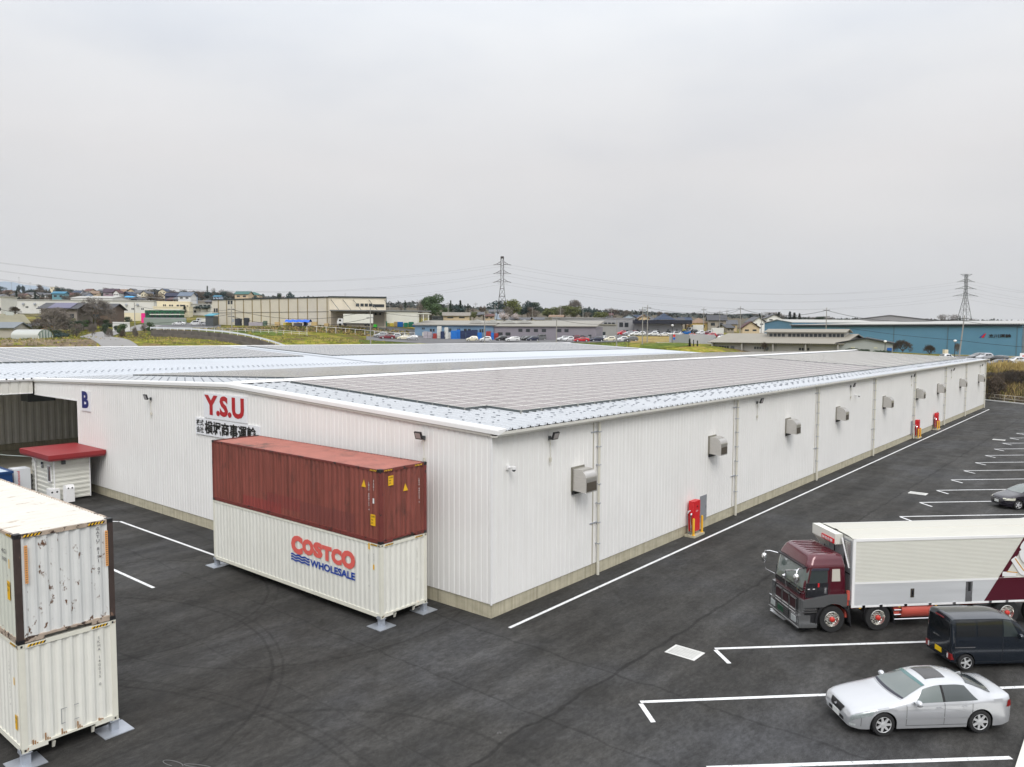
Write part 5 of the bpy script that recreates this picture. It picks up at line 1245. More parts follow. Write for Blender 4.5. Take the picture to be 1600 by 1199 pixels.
def mk_conifer(seed,leaf,n=700,slim=.2,name='conifer'):
    rnd=random.Random(seed); t=thing(name,'x','tree'); mb=MB()
    for _ in range(n):
        z=.08+.92*rnd.random()**1.1; w_=slim*(1.02-z)**.8*(.8+.35*math.sin(z*40)); a=rnd.random()*6.28; r=w_*(.5+.55*rnd.random()); p=Vector((r*math.cos(a),r*math.sin(a),z))
        o_=Vector((math.cos(a),math.sin(a),-.35)); s=.03*rnd.uniform(.6,1.3); q=Vector((-math.sin(a),math.cos(a),0)); mb.poly([p-q*s-o_*s,p+q*s-o_*s,p+o_*s*1.5+q*s*.3,p+o_*s*1.4-q*s*.5])
    mb.build('crown',LEAF[leaf],t); MB().tube([(0,0,-.1),(0,0,.5),(0,0,.96)],[.02,.012,.004],5).build('trunk',BARK,t); return t
def mk_bare(seed,leaf=5,depth=5,name='bare_tree',spread=.55,haze=500):
    rnd=random.Random(seed); t=thing(name,'x','tree'); mb=MB(); tips=[]
    def br(p,d,l,r,k):
        q=p+d*l*.5+Vector((rnd.uniform(-1,1),rnd.uniform(-1,1),0))*l*.06; e=p+d*l
        mb.tube([p,q,e],[r,r*.8,r*.62],4 if k<4 else 5,cap=False)
        if k<=3: tips.append(e)
        if k==0: return
        n=4 if k==depth else 3; a0=rnd.random()*6.28; u=d.orthogonal().normalized(); w_=d.cross(u)
        for i in range(n):
            az=a0+6.28*i/n+rnd.uniform(-.4,.4); tl=R(rnd.uniform(32,62) if k>=depth-1 else rnd.uniform(18,52)); v=(d*math.cos(tl)+(u*math.cos(az)+w_*math.sin(az))*math.sin(tl)+Vector((0,0,.12))).normalized(); br(e,v,l*rnd.uniform(.66,.9),r*.6,k-1)
        br(e,(d+Vector((rnd.uniform(-.2,.2),rnd.uniform(-.2,.2),.1))).normalized(),l*.8,r*.6,k-1) if k>=depth-1 else None
    br(Vector((0,0,-.1)),Vector((.02,0,1)),.20,.036,depth)
    zm=max(v[2] for v in mb.v); mb.v=[(x/zm,y/zm,z/zm) for x,y,z in mb.v]
    mb.build('trunk',BARKG if leaf==5 else BARK,t); tw=MB()
    for e in tips:
        e=e/zm
        for _ in range(6):
            v=Vector((rnd.uniform(-1,1),rnd.uniform(-1,1),rnd.uniform(-.4,1))).normalized()*rnd.uniform(.05,.11); a=v.orthogonal().normalized()*.0058; tw.poly([e-a,e+a,e+v])
    tw.build('crown',LEAF[leaf],t); return t
PROTO={}
def getp(kind,v):
    k=(kind,v)
    if k not in PROTO:
        PROTO[k]={'round':lambda:mk_round(v*7+1,(0,2,1,3,7)[v%5],1500,.026),'dense':lambda:mk_round(90+v,(2,0)[v%2],4200,.019),'conifer':lambda:mk_conifer(v+3,(3,0)[v%2]),'slim':lambda:mk_conifer(v+9,0,700,.13),'bare':lambda:mk_bare(v+20,5 if v%2 else 4),'brown':lambda:mk_round(40+v,4,1500,.018),'grey':lambda:mk_round(50+v,5,1400,.014),'blossom':lambda:mk_round(60+v,6,1200,.02)}[kind](); PROTO[k]['_used']=0
    return PROTO[k]
def tree(kind,v,px,pyt,D,wpx,label,pyb=None,group=None,name=None,h=None):
    """top at pixel height pyt, width wpx pixels at distance D; stands on the terrain"""
    p=CAMP+FH*D+RH*((px-800)/F*D); z=Hz(p.x,p.y)
    top=Wp(px,pyt,D).z
    if pyb is not None: z=Wp(px,pyb,D).z
    h=h or max(1.5,top-z+.3); wd=wpx/F*D
    pr=getp(kind,v); o=pr if not pr['_used'] else dup(pr); pr['_used']=1
    nat={'round':.95,'dense':.95,'brown':.95,'grey':.95,'blossom':.95,'conifer':.4,'slim':.26,'bare':1.15}[kind]; s=wd/nat
    o.location=(p.x,p.y,z-.2); o.rotation_euler=(0,0,random.random()*6.28); o.scale=(s,s,h); o['label']=label
    if '_used' in o: pass
    if group: o['group']=group
    if name: o.name=name
    return o
ORD=['first','second','third','fourth','fifth','sixth','seventh','eighth','ninth','tenth','eleventh','twelfth','thirteenth','fourteenth','fifteenth','sixteenth','seventeenth','eighteenth','nineteenth','twentieth','twenty-first','twenty-second','twenty-third','twenty-fourth','twenty-fifth','twenty-sixth','twenty-seventh','twenty-eighth','twenty-ninth','thirtieth']
T_=[('bare',1,87,481,205,46,'large bare tree behind the arched greenhouse',528),('bare',3,150,464,245,52,'tall wide bare grey tree in front of the long white hall',505),('bare',0,62,497,215,26,'small bare tree left of the dark roofed house',520),
('grey',0,120,505,195,26,'pale twiggy round tree beside the curved road',530),('brown',0,247,456,420,34,'broad brown crowned tree above the green stacked units',478),('bare',2,26,479,262,16,'low bare shrub on the grass left of the white hall',492),
('round',0,110,500,230,12,'dark green bush right of the large bare tree',520),('round',1,132,499,240,18,'green bush below the tall bare grey tree',516),('round',0,70,521,185,10,'dark clipped bush beside the greenhouse door',533),('round',0,46,527,178,12,'round dark clipped bush in front of the greenhouse',537),('round',3,97,519,190,26,'dark hedge clump behind the yellow flowers',530),
('round',0,201,494,255,11,'small round green tree by the white boundary wall',509),('round',0,185,508,235,13,'dark round bush at the bend of the road',520),('grey',0,168,512,222,16,'pale shrub on the inside of the road bend',527),('bare',1,145,507,212,12,'small bare roadside tree at the left of the bend',526),('bare',3,172,512,205,10,'small bare roadside tree in the grass triangle',533),('bare',2,192,514,205,10,'small bare tree right of the grass triangle',537),('bare',1,212,512,205,9,'small bare tree beside the roadside pole',538),
('conifer',1,290,477,325,10,'dark cone tree in front of the cream two storey building',489),('round',3,314,477,345,20,'left dark blue green hedge tree before the white shed',485),('round',3,325,477,345,16,'right dark blue green hedge tree before the white shed',485),
('dense',0,673,459,320,42,'big rounded evergreen tree behind the long low factory',503),('grey',0,657,466,330,20,'sparse grey tree touching the left of the big evergreen',503),
('round',3,779,466,440,34,'dark green tree behind the left leg of the tall pylon'),('round',2,800,465,430,36,'wide green tree behind the tall pylon'),('round',3,824,467,440,22,'dark tree right of the tall pylon'),('round',0,836,470,440,20,'rightmost dark tree of the grove behind the pylon'),('brown',0,830,477,410,20,'brown tree in front of the grove right of the pylon'),
('conifer',1,704,470,430,9,'small dark twin trunk tree right of the big evergreen'),('slim',0,719,470,430,9,'slim dark tree above the flat roofed houses'),('slim',0,731,475,440,6,'thin dark cypress left of the pylon'),('blossom',0,788,487,340,22,'pale blossoming tree at the foot of the tall pylon',503),('blossom',0,805,489,345,16,'pale blossoming tree right of the pylon foot',503),
('round',2,740,486,300,12,'green bush beside the flat roofed house',500),('bare',1,896,469,480,22,'bare tree on top of the bamboo grove'),('round',2,868,478,450,22,'left olive tree of the bamboo grove'),('round',7,882,476,460,24,'second olive tree of the bamboo grove'),('round',2,898,477,450,24,'middle olive tree of the bamboo grove'),('round',3,912,479,450,16,'dark tree at the right of the bamboo grove'),('round',3,920,477,430,10,'dark blue green tree right of the bamboo grove'),('round',3,928,479,435,8,'second dark blue green tree right of the bamboo grove'),('round',2,938,486,430,26,'low yellow green bush behind the grey factory'),('round',2,855,480,470,16,'low olive tree left of the bamboo grove'),
('brown',0,955,481,600,24,'domed brown tree behind the grey office block'),('brown',0,1030,486,600,16,'brown tree behind the navy roofed factory'),('grey',0,1040,487,620,12,'grey tree right of the navy roofed factory roofline'),
('slim',0,1077,530,196,8,'tall clipped cone tree at the left of the grey gabled sheds',549),('slim',0,1083,532,196,4,'narrow clipped cone tree second from left',549),('slim',0,1089,533,196,5,'narrow clipped cone tree nearest the gabled shed',549),('bare',2,1194,535,190,10,'small tan bare shrub before the gabled sheds',548),
('bare',0,1410,532,205,25,'left bare tree in front of the blue warehouse',551),('bare',2,1452,539,200,18,'right bare tree in front of the blue warehouse',555),('bare',3,1394,537,206,14,'bare tree half hidden by the gabled shed corner',550),('bare',1,1495,537,200,8,'thin bare tree beside the lamp post',552),
('slim',0,1185,490,520,7,'slim dark spruce left of the blue warehouse'),('slim',1,1200,490,520,9,'dark spruce above the blue warehouse left end'),('slim',0,1211,492,520,7,'thin dark spruce above the blue warehouse'),('conifer',1,1215,488,530,12,'tall dark conifer above the blue warehouse sign'),('brown',0,1207,486,560,34,'broad olive brown hill tree behind the spruces'),
('conifer',0,1232,487,540,12,'blue green conifer right of the spruces'),('slim',0,1239,489,540,10,'dark pine in the skyline row'),('slim',1,1247,490,540,8,'second dark pine in the skyline row'),('conifer',1,1256,496,540,8,'small conical tree in the skyline row'),('slim',0,1262,495,540,5,'narrow cypress in the skyline row'),('grey',0,1267,495,560,12,'hazy grey tree beside the narrow cypress'),('round',0,1280,494,540,18,'dark round tree before the far utility pole'),('grey',0,1293,494,520,16,'pale grey tree behind the far utility pole'),
('grey',0,1471,490,480,22,'left domed grey tree behind the blue warehouse roof'),('grey',0,1487,490,480,20,'right domed grey tree behind the blue warehouse roof'),('conifer',1,1497,495,490,9,'small dark tree left of the right pylon'),('conifer',1,1550,498,520,8,'small dark tree on the skyline right of the pylon'),('grey',0,1517,497,520,12,'pale tree right of the right pylon base'),
('round',3,2,446,1000,20,'dark tree cluster at the left picture edge skyline'),('round',3,33,444,900,7,'dark round skyline tree beside the aerial mast'),('round',3,40,445,900,6,'second dark round skyline tree beside the aerial mast'),('brown',0,66,443,900,14,'brown bare skyline tree right of the mast'),('round',3,92,445,700,10,'dark blue green tree right of the cream tower house'),('round',3,101,447,700,14,'dark blue green tree in the middle of the skyline clump'),('round',3,111,449,700,10,'dark blue green tree at the right of the skyline clump'),('conifer',1,29,454,560,9,'dark conical tree above the long white hall'),('conifer',1,58,456,560,9,'second dark conical tree above the long white hall'),
('round',3,179,449,800,7,'small dark skyline tree behind the hillside houses'),('round',0,438,456,520,9,'dark round tree standing above the beige warehouse roof'),('round',3,455,453,500,15,'large dark tree standing above the beige warehouse roof'),('blossom',0,442,460,560,12,'pink grey tree between the dark trees above the beige warehouse'),('round',3,401,460,520,12,'dark tree in front of the teal roofed building'),('brown',0,412,462,540,14,'brown tree right of the teal roofed building'),
('slim',0,326,447,700,5,'tall thin pale tree on the wooded ridge'),('grey',0,335,449,700,7,'second tall pale tree on the wooded ridge'),
('grey',0,627,473,480,10,'grey tree right of the beige warehouse'),('conifer',1,633,470,480,8,'dark tree right of the beige warehouse canopy')]
for a in T_:
    tree(*a[:6],a[6],a[7] if len(a)>7 else None,group='trees of the surrounding country')
rnd=random.Random(5); k=0
for i in range(24):
    px=262+i*4.6; kind=rnd.choice(['brown','brown','grey','round']); tree(kind,0 if kind!='round' else 3,px,452+4*rnd.random()+abs(px-320)*.035,640+rnd.random()*60,15+6*rnd.random(),'%s tree from the left of the wooded ridge behind the white cottage'%ORD[i],group='trees on the left wooded ridge')
for i in range(26):
    px=985+i*8.2; tree(rnd.choice(['brown','round','grey','round']),3 if rnd.random()<.5 else 3,px,487+3*rnd.random()+(px-985)*.012,800+rnd.random()*100,20+9*rnd.random(),'%s tree from the left in the hazy skyline row behind the right hand houses'%ORD[i],group='hazy skyline trees at right')
for i in range(14):
    px=600+i*5.2; tree(rnd.choice(['brown','grey','round']),3,px,476+4*rnd.random(),620+rnd.random()*60,15+5*rnd.random(),'%s tree from the left in the row between warehouse and big evergreen'%ORD[i],group='skyline trees right of the beige warehouse')
for i in range(22):
    px=5+i*11.5; kind=rnd.choice(['brown','grey','round']); tree(kind,3 if kind=='round' else 0,px,461+3*rnd.random(),520+rnd.random()*60,15+8*rnd.random(),'%s tree from the left in the belt between white hall and hillside houses'%ORD[i],group='trees in the belt above the white hall')
for i in range(9):
    px=845+i*16; tree('brown',0,px,489+2*rnd.random(),640,22,'%s low brown tree from the left behind the factory roofs'%ORD[i],group='low brown trees behind the factories')
for i in range(8):
    px=1310+i*40; tree('grey' if i%2 else 'round',3 if i%2==0 else 0,px,501,700,8+6*rnd.random(),'%s tiny skyline tree from the left above the grey roof'%ORD[i],group='tiny skyline trees at right')
rq=random.Random(21)
for i,px in enumerate(sorted(rq.uniform(2,238) for _ in range(28))):
    D=rq.uniform(188,232) if px<130 else rq.uniform(205,262); kind=rq.choice(['round','round','grey','brown']); pyb=0
    if 120<px<150 and D<225 or 150<=px<215 and D>225: continue
    tree(kind,rq.choice([0,1,2]) if kind=='round' else 0,px,0,D,rq.uniform(8,18),'%s garden shrub from the left among the left hand gardens'%ORD[i],group='garden shrubs at left',h=rq.uniform(2,4.5))
for i in range(28):
    px=4+i*12.8; kind=rq.choice(['brown','grey','round','brown']); tree(kind,3 if kind=='round' else 0,px+rq.uniform(-4,4),0,rq.uniform(560,860),rq.uniform(12,24),'%s tree from the left between the houses on the hillside'%ORD[i],group='trees between the hillside houses',h=rq.uniform(6,10))
for i in range(16):
    px=675+i*20; kind=rq.choice(['brown','grey','round','round']); tree(kind,rq.choice([1,2,3]) if kind=='round' else 0,px,0,rq.uniform(360,520),rq.uniform(14,26),'%s tree from the left in the middle distance behind the factories'%ORD[i],group='trees behind the factories',h=rq.uniform(5,9))
for i,(px,D,hh,ww,kd) in enumerate([(60,228,4,16,'brown'),(71,232,3.6,14,'round'),(80,226,4.2,16,'grey'),(92,233,3.8,14,'round'),(101,228,4.4,18,'brown'),(113,234,4.8,16,'round'),(124,230,4.2,16,'round'),(136,246,4.4,16,'brown'),(146,250,3.8,14,'round'),(157,252,4.6,16,'brown'),(168,250,4,14,'round'),(178,256,3.4,14,'grey')]): tree(kd,(i%3) if kd=='round' else 0,px,0,D,ww,'%s garden tree from the left in front of the two dark roofed houses'%ORD[i],group='garden trees before the dark roofed houses',h=hh)
# far woods that read as one mass
rndw=random.Random(11); mb=MB(); wl=[]
for i in range(16000):
    px=rndw.uniform(-60,1680); D=rndw.uniform(1050,1400) if i%3 else rndw.uniform(600,1000); p=CAMP+FH*D+RH*((px-800)/F*D); wl.append((px,D,p.x,p.y))
zw=Hn([(a[2],a[3]) for a in wl]).tolist()
for i,(px,D,x_,y_) in enumerate(wl):
    p=Vector((x_,y_,0))
    fr_=1 if px<900 else max(.3,1-(px-900)/500)
    if px>1150 and rndw.random()<.35: continue
    s=rndw.uniform(.8,2.2)*(.6+.4*D/1000); z=zw[i]+fr_*rndw.uniform(0,5)*(.4+.9*abs(math.sin(px*.021)*math.sin(px*.0067+1)))*(1 if D>1000 else .7); q=Vector((rndw.uniform(-1,1),rndw.uniform(-1,1),rndw.uniform(0,1))).normalized(); a=q.orthogonal().normalized()*s; b=q.cross(a)*.8; c=Vector((p.x,p.y,z)); mb.poly([c-a-b,c+a-b,c+a+b,c-a+b])
tag(mb.build('distant_woodland',mat('far_wood',(.055,.065,.06),.95,0,.4,.02,world=True)),'distant hazy woodland along the horizon hills','woodland',kind='stuff')
# scrub on the bank behind the right hand fence, and weeds on the left banks
def scrub(name,label,area,n,cols,h0,h1,sz,seed):
    r_=random.Random(seed); mb=MB(); pts=[]
    while len(pts)<n:
        px=r_.uniform(area[0],area[1]); D=r_.uniform(area[2],area[3]); p=CAMP+FH*D+RH*((px-800)/F*D); pts.append((p.x,p.y))
    zs=Hn(pts); sd=sdist(np.array(pts)); RP=np.array([[p.x,p.y] for px,D in [(210,150),(180,168),(152,195),(150,205),(150,214),(160,223),(170,232),(200,250),(222,268),(238,285),(195,158),(166,182)] for p in [CAMP+FH*D+RH*((px-800)/F*D)]]); rd=np.min(np.linalg.norm(np.array(pts)[:,None]-RP[None],axis=2),axis=1)
    for (x,y),z,s_,q_ in zip(pts,zs,sd,rd):
        if s_<.7 or q_<6: continue
        h=r_.uniform(h0,h1)*(.5+r_.random()); m_=r_.randrange(len(cols)); m_=(3 if name=='bank_scrub' and r_.random()<max(0,(z-1.4)/3.5) else m_); b=Vector((x,y,float(z)-.1))
        for _ in range(5):
            d=Vector((r_.uniform(-.6,.6),r_.uniform(-.6,.6),1)).normalized(); e=b+d*h*r_.uniform(.6,1); w_=Vector((r_.uniform(-1,1),r_.uniform(-1,1),0)).normalized()*sz; mb.poly([b-w_,b+w_,e+w_*.4,e-w_*.2],m_)
    tag(mb.build(name,cols),label,'undergrowth',kind='stuff')
DRY=mat('dry_stalk',(.42,.32,.12),.9,0,.3,.3,world=True); DRY2=mat('brown_stalk',(.16,.115,.065),.9,0,.3,.3,world=True); GR2=mat('green_blade',(.13,.15,.03),.9,0,.3,.3,world=True)
scrub('bank_scrub','dense dry scrub and brambles on the bank behind the mesh fence',(1490,1760,119,142),12000,[DRY2,DRY2,GR2,DRY,DRY2],.7,1.7,.07,4)
scrub('bank_grass','rough dry grass and weeds on the bank below the beige warehouse',(225,640,246,262),5000,[DRY,GR2,DRY2],.3,.8,.22,6)
scrub('verge_weeds','green and yellow weeds on the verge behind the white roofs',(0,980,150,232),11000,[GR2,DRY2,GR2,DRY,GR2,DRY2,mat('yellow_flower',(.38,.34,.03),.8)],.25,.6,.06,8)
r_=random.Random(9)
for i in range(12):
    px=1545+i*7+r_.uniform(-3,3); tree('bare',i%4,px,600-25*r_.random(),131+6*r_.random(),22+10*r_.random(),'%s bare bush from the left on the scrub bank behind the fence'%ORD[i],group='bare bushes on the bank')
for o in bpy.data.objects:
    if '_used' in o: del o['_used']
HAZE_D=.00007
# ------------------------------------------------------------------ surrounding buildings
def gp(px,D): p=CAMP+FH*D+RH*((px-800)/F*D); return p
WIN=mat('far_window',(.03,.035,.04),.15,spec=.6)
def fm(name,rgb,rough=.7,var=.08,vs_=.3,**k): return mat(name,tuple(c*(.58 if ('roof' in name or 'tile' in name) else 1) for c in srgb(*rgb)),rough,0,var,vs_,**k)
def bldg(label,cat,A,B,pyb,pyt,depth,wall,roofm,roof='flat',rise=1.2,wins=(),over=.3,name='building',mid=None,group=None,ridge='x',wm=None,frame=False,base=None,nowall=False):
    """A,B=(px,D) front corners left/right; pyb,pyt pixel heights of base and eaves at A; wins: (u0,u1,v0,v1[,n]) as fractions"""
    a=gp(*A);b=gp(*B); zb_=Wp(A[0],pyb,A[1]).z; zt=Wp(A[0],pyt,A[1]).z; H=zt-zb_
    d=Vector((b.x-a.x,b.y-a.y,0)); L=d.length; rz_=math.atan2(d.y,d.x)
    t=thing(name,label,cat,(a.x,a.y,zb_),rz_,group)
    low=-3.
    if not nowall: MB().box(0,L,0,depth,low,H).build('wall',wall,t)
    rf_=MB()
    if roof=='flat':
        rf_.box(-over,L+over,-over,depth+over,H,H+.35)
    elif roof=='gable':
        o_=over
        if ridge=='x':
            pr_=[(-o_,H-.05),(depth/2,H+rise),(depth+o_,H-.05),(depth+o_,H+.12),(depth/2,H+rise+.2),(-o_,H+.12)]; rf_.prism(pr_,-o_,L+o_,lambda u,v,q:(q,u,v)); MB().prism([(0.02,H-.05),(depth/2,H+rise-.03),(depth-.02,H-.05)],.02,L-.02,lambda u,v,q:(q,u,v)).build('gable_wall',wall,t)
        else:
            pr_=[(-o_,H-.05),(L/2,H+rise),(L+o_,H-.05),(L+o_,H+.12),(L/2,H+rise+.2),(-o_,H+.12)]; rf_.prism(pr_,-o_,depth+o_,lambda u,v,q:(u,q,v)); MB().prism([(.02,H-.05),(L/2,H+rise-.03),(L-.02,H-.05)],.02,depth-.02,lambda u,v,q:(u,q,v)).build('gable_wall',wall,t)
    elif roof=='hip':
        o_=over; q_=min(depth,L)/2
        e=[(-o_,-o_,H),(L+o_,-o_,H),(L+o_,depth+o_,H),(-o_,depth+o_,H)]
        if L>=depth: r0=(depth/2,depth/2,H+rise); r1=(L-depth/2,depth/2,H+rise)
        else: r0=(L/2,L/2,H+rise); r1=(L/2,depth-L/2,H+rise)
        if L>=depth: rf_.poly([e[0],e[1],r1,r0]).poly([e[1],e[2],r1]).poly([e[2],e[3],r0,r1]).poly([e[3],e[0],r0])
        else: rf_.poly([e[0],e[1],r0]).poly([e[1],e[2],r1,r0]).poly([e[2],e[3],r1]).poly([e[3],e[0],r0,r1])
        rf_.poly(list(reversed(e)))
    elif roof=='shed':
        rf_.prism([(-over,H),(depth+over,H+rise),(depth+over,H+rise+.25),(-over,H+.25)],-over,L+over,lambda u,v,q:(q,u,v))
    rf_.build('roof',roofm,t)
    for w_ in wins:
        u0,u1,v0,v1=w_[:4]; n=w_[4] if len(w_)>4 else 1; side=w_[5] if len(w_)>5 else 'f'; wd=(u1-u0)/n
        for k in range(n):
            s0=u0+wd*k+(wd*.14 if n>1 else 0); s1=u0+wd*(k+1)-(wd*.14 if n>1 else 0)
            if side=='f':
                f_=MB().box(s0*L,s1*L,-.05,.02,v0*H,v1*H)
            elif side=='r': f_=MB().box(L-.02,L+.05,s0*depth,s1*depth,v0*H,v1*H)
            else: f_=MB().box(-.05,.02,s0*depth,s1*depth,v0*H,v1*H)
            f_.build('window',wm or WIN,t)
    return t,L,H
W_=fm('hall_white',(212,212,208)); CRM=fm('beige_panel',(205,198,182)); CR2=fm('cream_wall',(222,212,185)); GRW=fm('grey_wall',(150,150,152)); LGR=fm('pale_grey_roof',(190,188,182)); DR=fm('dark_tile',(62,64,72),.5); BRN=fm('brown_timber',(95,80,68)); OLV=fm('weathered_roof',(170,165,140),.8,.2); STL=fm('faded_iron_roof',(140,148,155),.5); BLU=fm('blue_cladding',(92,140,168),.5,.05); BLR=fm('blue_pale_wall',(112,140,165)); MVG=fm('mauve_grey_wall',(135,130,138)); RFW=fm('white_ribbed_roof',(215,215,210)); NAVR=fm('navy_roof',(38,44,62),.5)
IV=fm('ivory_roof',(182,178,168))
# left: long white hall in two lengths
t,L,H=bldg('long white windowless hall across the left background','hall',(5,345),(242,352),490,469,30,W_,RFW,'flat',wins=[(.155,.175,.42,.55,2),(.235,.255,.42,.55,2),(.78,.80,.35,.47,2),(.85,.87,.35,.47,2),(.915,.935,.35,.47,2)],name='hall')
for k in range(12):
    x=L*(.07+.075*k); MB().lathe([(.5,0),(.5,.5),(0,.55)],(x,-.3,H*.72),(0,-1,0),8).build('wall_vent',GALV,t)
bldg('white building with raised roof behind the long white hall','hall',(113,385),(178,385),478,466,18,W_,RFW,'gable',1.2,name='hall')
bldg('small white building at the left picture edge below the hillside','hall',(-14,300),(4,300),488,464,10,W_,RFW,'flat',wins=[(0,1,.1,.3)],name='hall')
t,L,H=bldg('two storey house with dark blue solar roof and grey wall','house',(66,240),(122,240),509,483,9,fm('grey_plaster',(140,132,125)),DR,'gable',1.9,wins=[(.80,.92,.45,.72),(.1,.25,.5,.75)],over=.9,name='house')
MB().prism([(-.6,H+.25),(3.9,H+1.95),(3.9,H+2.05),(-.6,H+.36)],L*.22,L*.85,lambda u,v,q:(q,u,v)).build('solar_panel',fm('violet_solar',(70,66,100),.3),t)
bldg('old timber house with dark roof hidden behind the tall bare tree','house',(140,262),(175,262),508,484,9,BRN,DR,'gable',2.0,wins=[(.2,.5,.4,.7)],over=.9,name='house')
t,L,H=bldg('old farmhouse with weathered olive roof and dark open wall','house',(6,196),(42,200),525,505,8,fm('dark_timber',(70,62,60)),OLV,'gable',2.2,wins=[(.45,.62,.05,.7)],over=.9,name='farmhouse')
MB().box(L*.35,L*.68,3.2,5.4,H+1.6,H+3.0).build('roof_vent',fm('pale_monitor',(190,195,190)),t)
bldg('low shed with grey roof and pale wall at the left edge','shed',(-16,183),(22,183),530,513,6,fm('pale_shed_wall',(175,170,160)),STL,'gable',1.3,over=.6,name='shed')
bldg('small store with brown wall between farmhouse and greenhouse','shed',(40,218),(66,218),519,510,6,fm('brown_panel',(150,125,95)),STL,'gable',.9,name='shed')
# greenhouse: arched frame with pale film
a=gp(60,178); b=gp(83,188); z=Wp(60,533,182).z; d=(b-a); d.z=0; L=d.length; t=thing('greenhouse','arched plastic covered greenhouse with glazed end on the left','greenhouse',(a.x,a.y,z),math.atan2(d.y,d.x))
ar=[(L/2-L/2*math.cos(R(k)),1.2+1.5*math.sin(R(k))) for k in range(0,181,15)]
MB().grid([[(x,y,q) for x,q in [(0,0)]+ar+[(L,0)]] for y in(0,5.5)]).build('plastic_cover',fm('greenhouse_film',(165,168,162),.3,.1),t,30)
mb=MB()
for x in(.02,.2,.4,.6,.8,.98): mb.box(x*L-.06,x*L+.06,-.12,-.02,0,1.2+1.4*math.sin(PI*x))
mb.build('end_frame',WTRIM,t); MB().poly([(0,-.02,0),(L,-.02,0)]+[(x,-.02,q) for x,q in reversed(ar)]).build('end_glazing',fm('greenhouse_glass',(150,165,160),.2,.2,1),t)
bldg('small white boundary building beside the round green tree','wall',(178,242),(204,246),514,505,.4,W_,W_,'flat',over=0,name='boundary_wall')
bldg('white plastered gatehouse below the white hall','shed',(165,268),(176,268),503,491,5,CR2,DR,'flat',name='shed')
t,L,H=bldg('long cream retaining wall under the white hall','wall',(175,300),(232,305),503,490,.5,CR2,CR2,'flat',over=0,name='retaining_wall')
# green stacked units with white frames
GU=fm('green_unit',(22,92,60),.5)
for r_ in range(2):
    for k in range(7):
        if r_==0 and k==0: continue
        bldg('%s green boxed unit from the left in the %s row below the cream building'%(ORD[k],'lower' if r_==0 else 'upper'),'container',(228+k*7.9,300),(235.2+k*7.9,300),505-(9 if r_ else 0)-(0 if r_ else 8),498-(8.2 if r_ else 1)-4.8,4,GU,fm('unit_frame',(215,220,205)),'flat',wins=[(.25,.75,.25,.7)],over=.12,name='portable_unit',group='green stacked units',base=0)
bldg('bright pink panel standing beside the green units','panel',(222,296),(227.5,296),500,491,.5,fm('pink_panel',(235,40,140)),fm('pink_panel',(235,40,140)),'flat',over=0,name='pink_panel')
bldg('cream two storey block with dark windows behind the green units','building',(247,334),(298,338),492,472,14,CR2,CR2,'flat',wins=[(.18,.28,.62,.82,2),(.36,.5,.6,.8,2),(.60,.67,.55,.8),(.70,.83,.55,.8),(.9,.96,.5,.75)],over=.1,name='office_block')
bldg('low cream wing in front of the cream two storey block','building',(241,326),(297,328),496,480,6,CR2,CR2,'flat',over=.1,name='building')
bldg('low white shed right of the cream block','building',(298,345),(333,345),490,476,12,W_,RFW,'flat',wins=[(.18,.28,.1,.35),(0.4,.95,.82,.95,3)],name='shed')
bldg('grey corrugated wall in front of the green units','wall',(226,288),(292,288),507,498,.3,fm('green_grey_wall',(135,145,135)),GRW,'flat',over=0,name='boundary_wall')
bldg('small shed with teal lean-to beside the beige warehouse','shed',(322,280),(334,280),500,494,5,DGREY,fm('teal_sheet',(80,150,170)),'shed',.8,name='shed')
# big beige warehouse: long side and dock front
t,L,H=bldg('large beige panelled warehouse with loading dock in the centre background','warehouse',(333,292),(514,262),509,469.5,17,CRM,fm('dark_green_roof_edge',(50,62,66),.5),'flat',over=.25,wins=[(.012,.055,.53,.68,2),(.145,.195,.83,.97,2)],name='distribution_warehouse')
mb=MB()
for k in range(13): x=L*(.06+.0775*k); mb.box(x-.14,x+.14,-.16,0,-1,H)
mb.build('pilaster',fm('tan_pilaster',(140,125,90)),t); MB().box(0,L,-.10,0,H*.5-.05,H*.5+.05).build('panel_joint',SEAM,t)
dock=thing('dock_wing','beige dock front of the warehouse with blue-black roof edge and hanging canopy','building',(gp(515,262).x,gp(515,262).y,Wp(515,510,262).z),math.atan2(gp(603,265).y-gp(515,262).y,gp(603,265).x-gp(515,262).x))
L2=(gp(603,265)-gp(515,262)); L2.z=0; L2=L2.length; H2=Wp(515,465,262).z-Wp(515,510,262).z
MB().box(0,L2,.1,40,-2,H2).build('wall',fm('beige_front',(222,212,192)),dock); MB().box(-.3,L2+.3,-.3,40,H2,H2+.45).build('roof',fm('dark_green_roof_edge',(50,62,66)),dock)
MB().box(.5,L2+15,-5.5,.1,H2*.52,H2*.56).build('canopy',fm('canopy_grey',(110,112,112)),dock); MB().box(.5,L2-.5,.02,.09,.0,H2*.51).build('dock_wall_shade',fm('dock_shadow',(168,158,142)),dock)  # sheet under the canopy is beige wall with its shade painted in
for k,x in enumerate((.6,L2*.24,L2*.42,L2*.70,L2*.98,L2*1.0+4)): MB().tube([(x,0,H2*.93),(x+2.8,-5.2,H2*.57)],.09,5).build('tie_rod',DGREY,dock)
for u in(.47,.55,.625,.70,.77,.835,.90,.96)[0:4]: MB().box(L2*u,L2*u+1.1,-.02,.05,H2*.70,H2*.80).build('window',WIN,dock)
for u in(.765,.815,.865,.915): MB().box(L2*u,L2*u+1.1,-.02,.05,H2*.68,H2*.78).build('window',WIN,dock)
for u in(.66,.74,.82,.9): MB().lathe([(.0,-.5),(.4,-.4),(.4,.2)],(L2*u,-1.2,H2*.44),(0,-1,0),8).build('dock_fan',DARKM,dock)
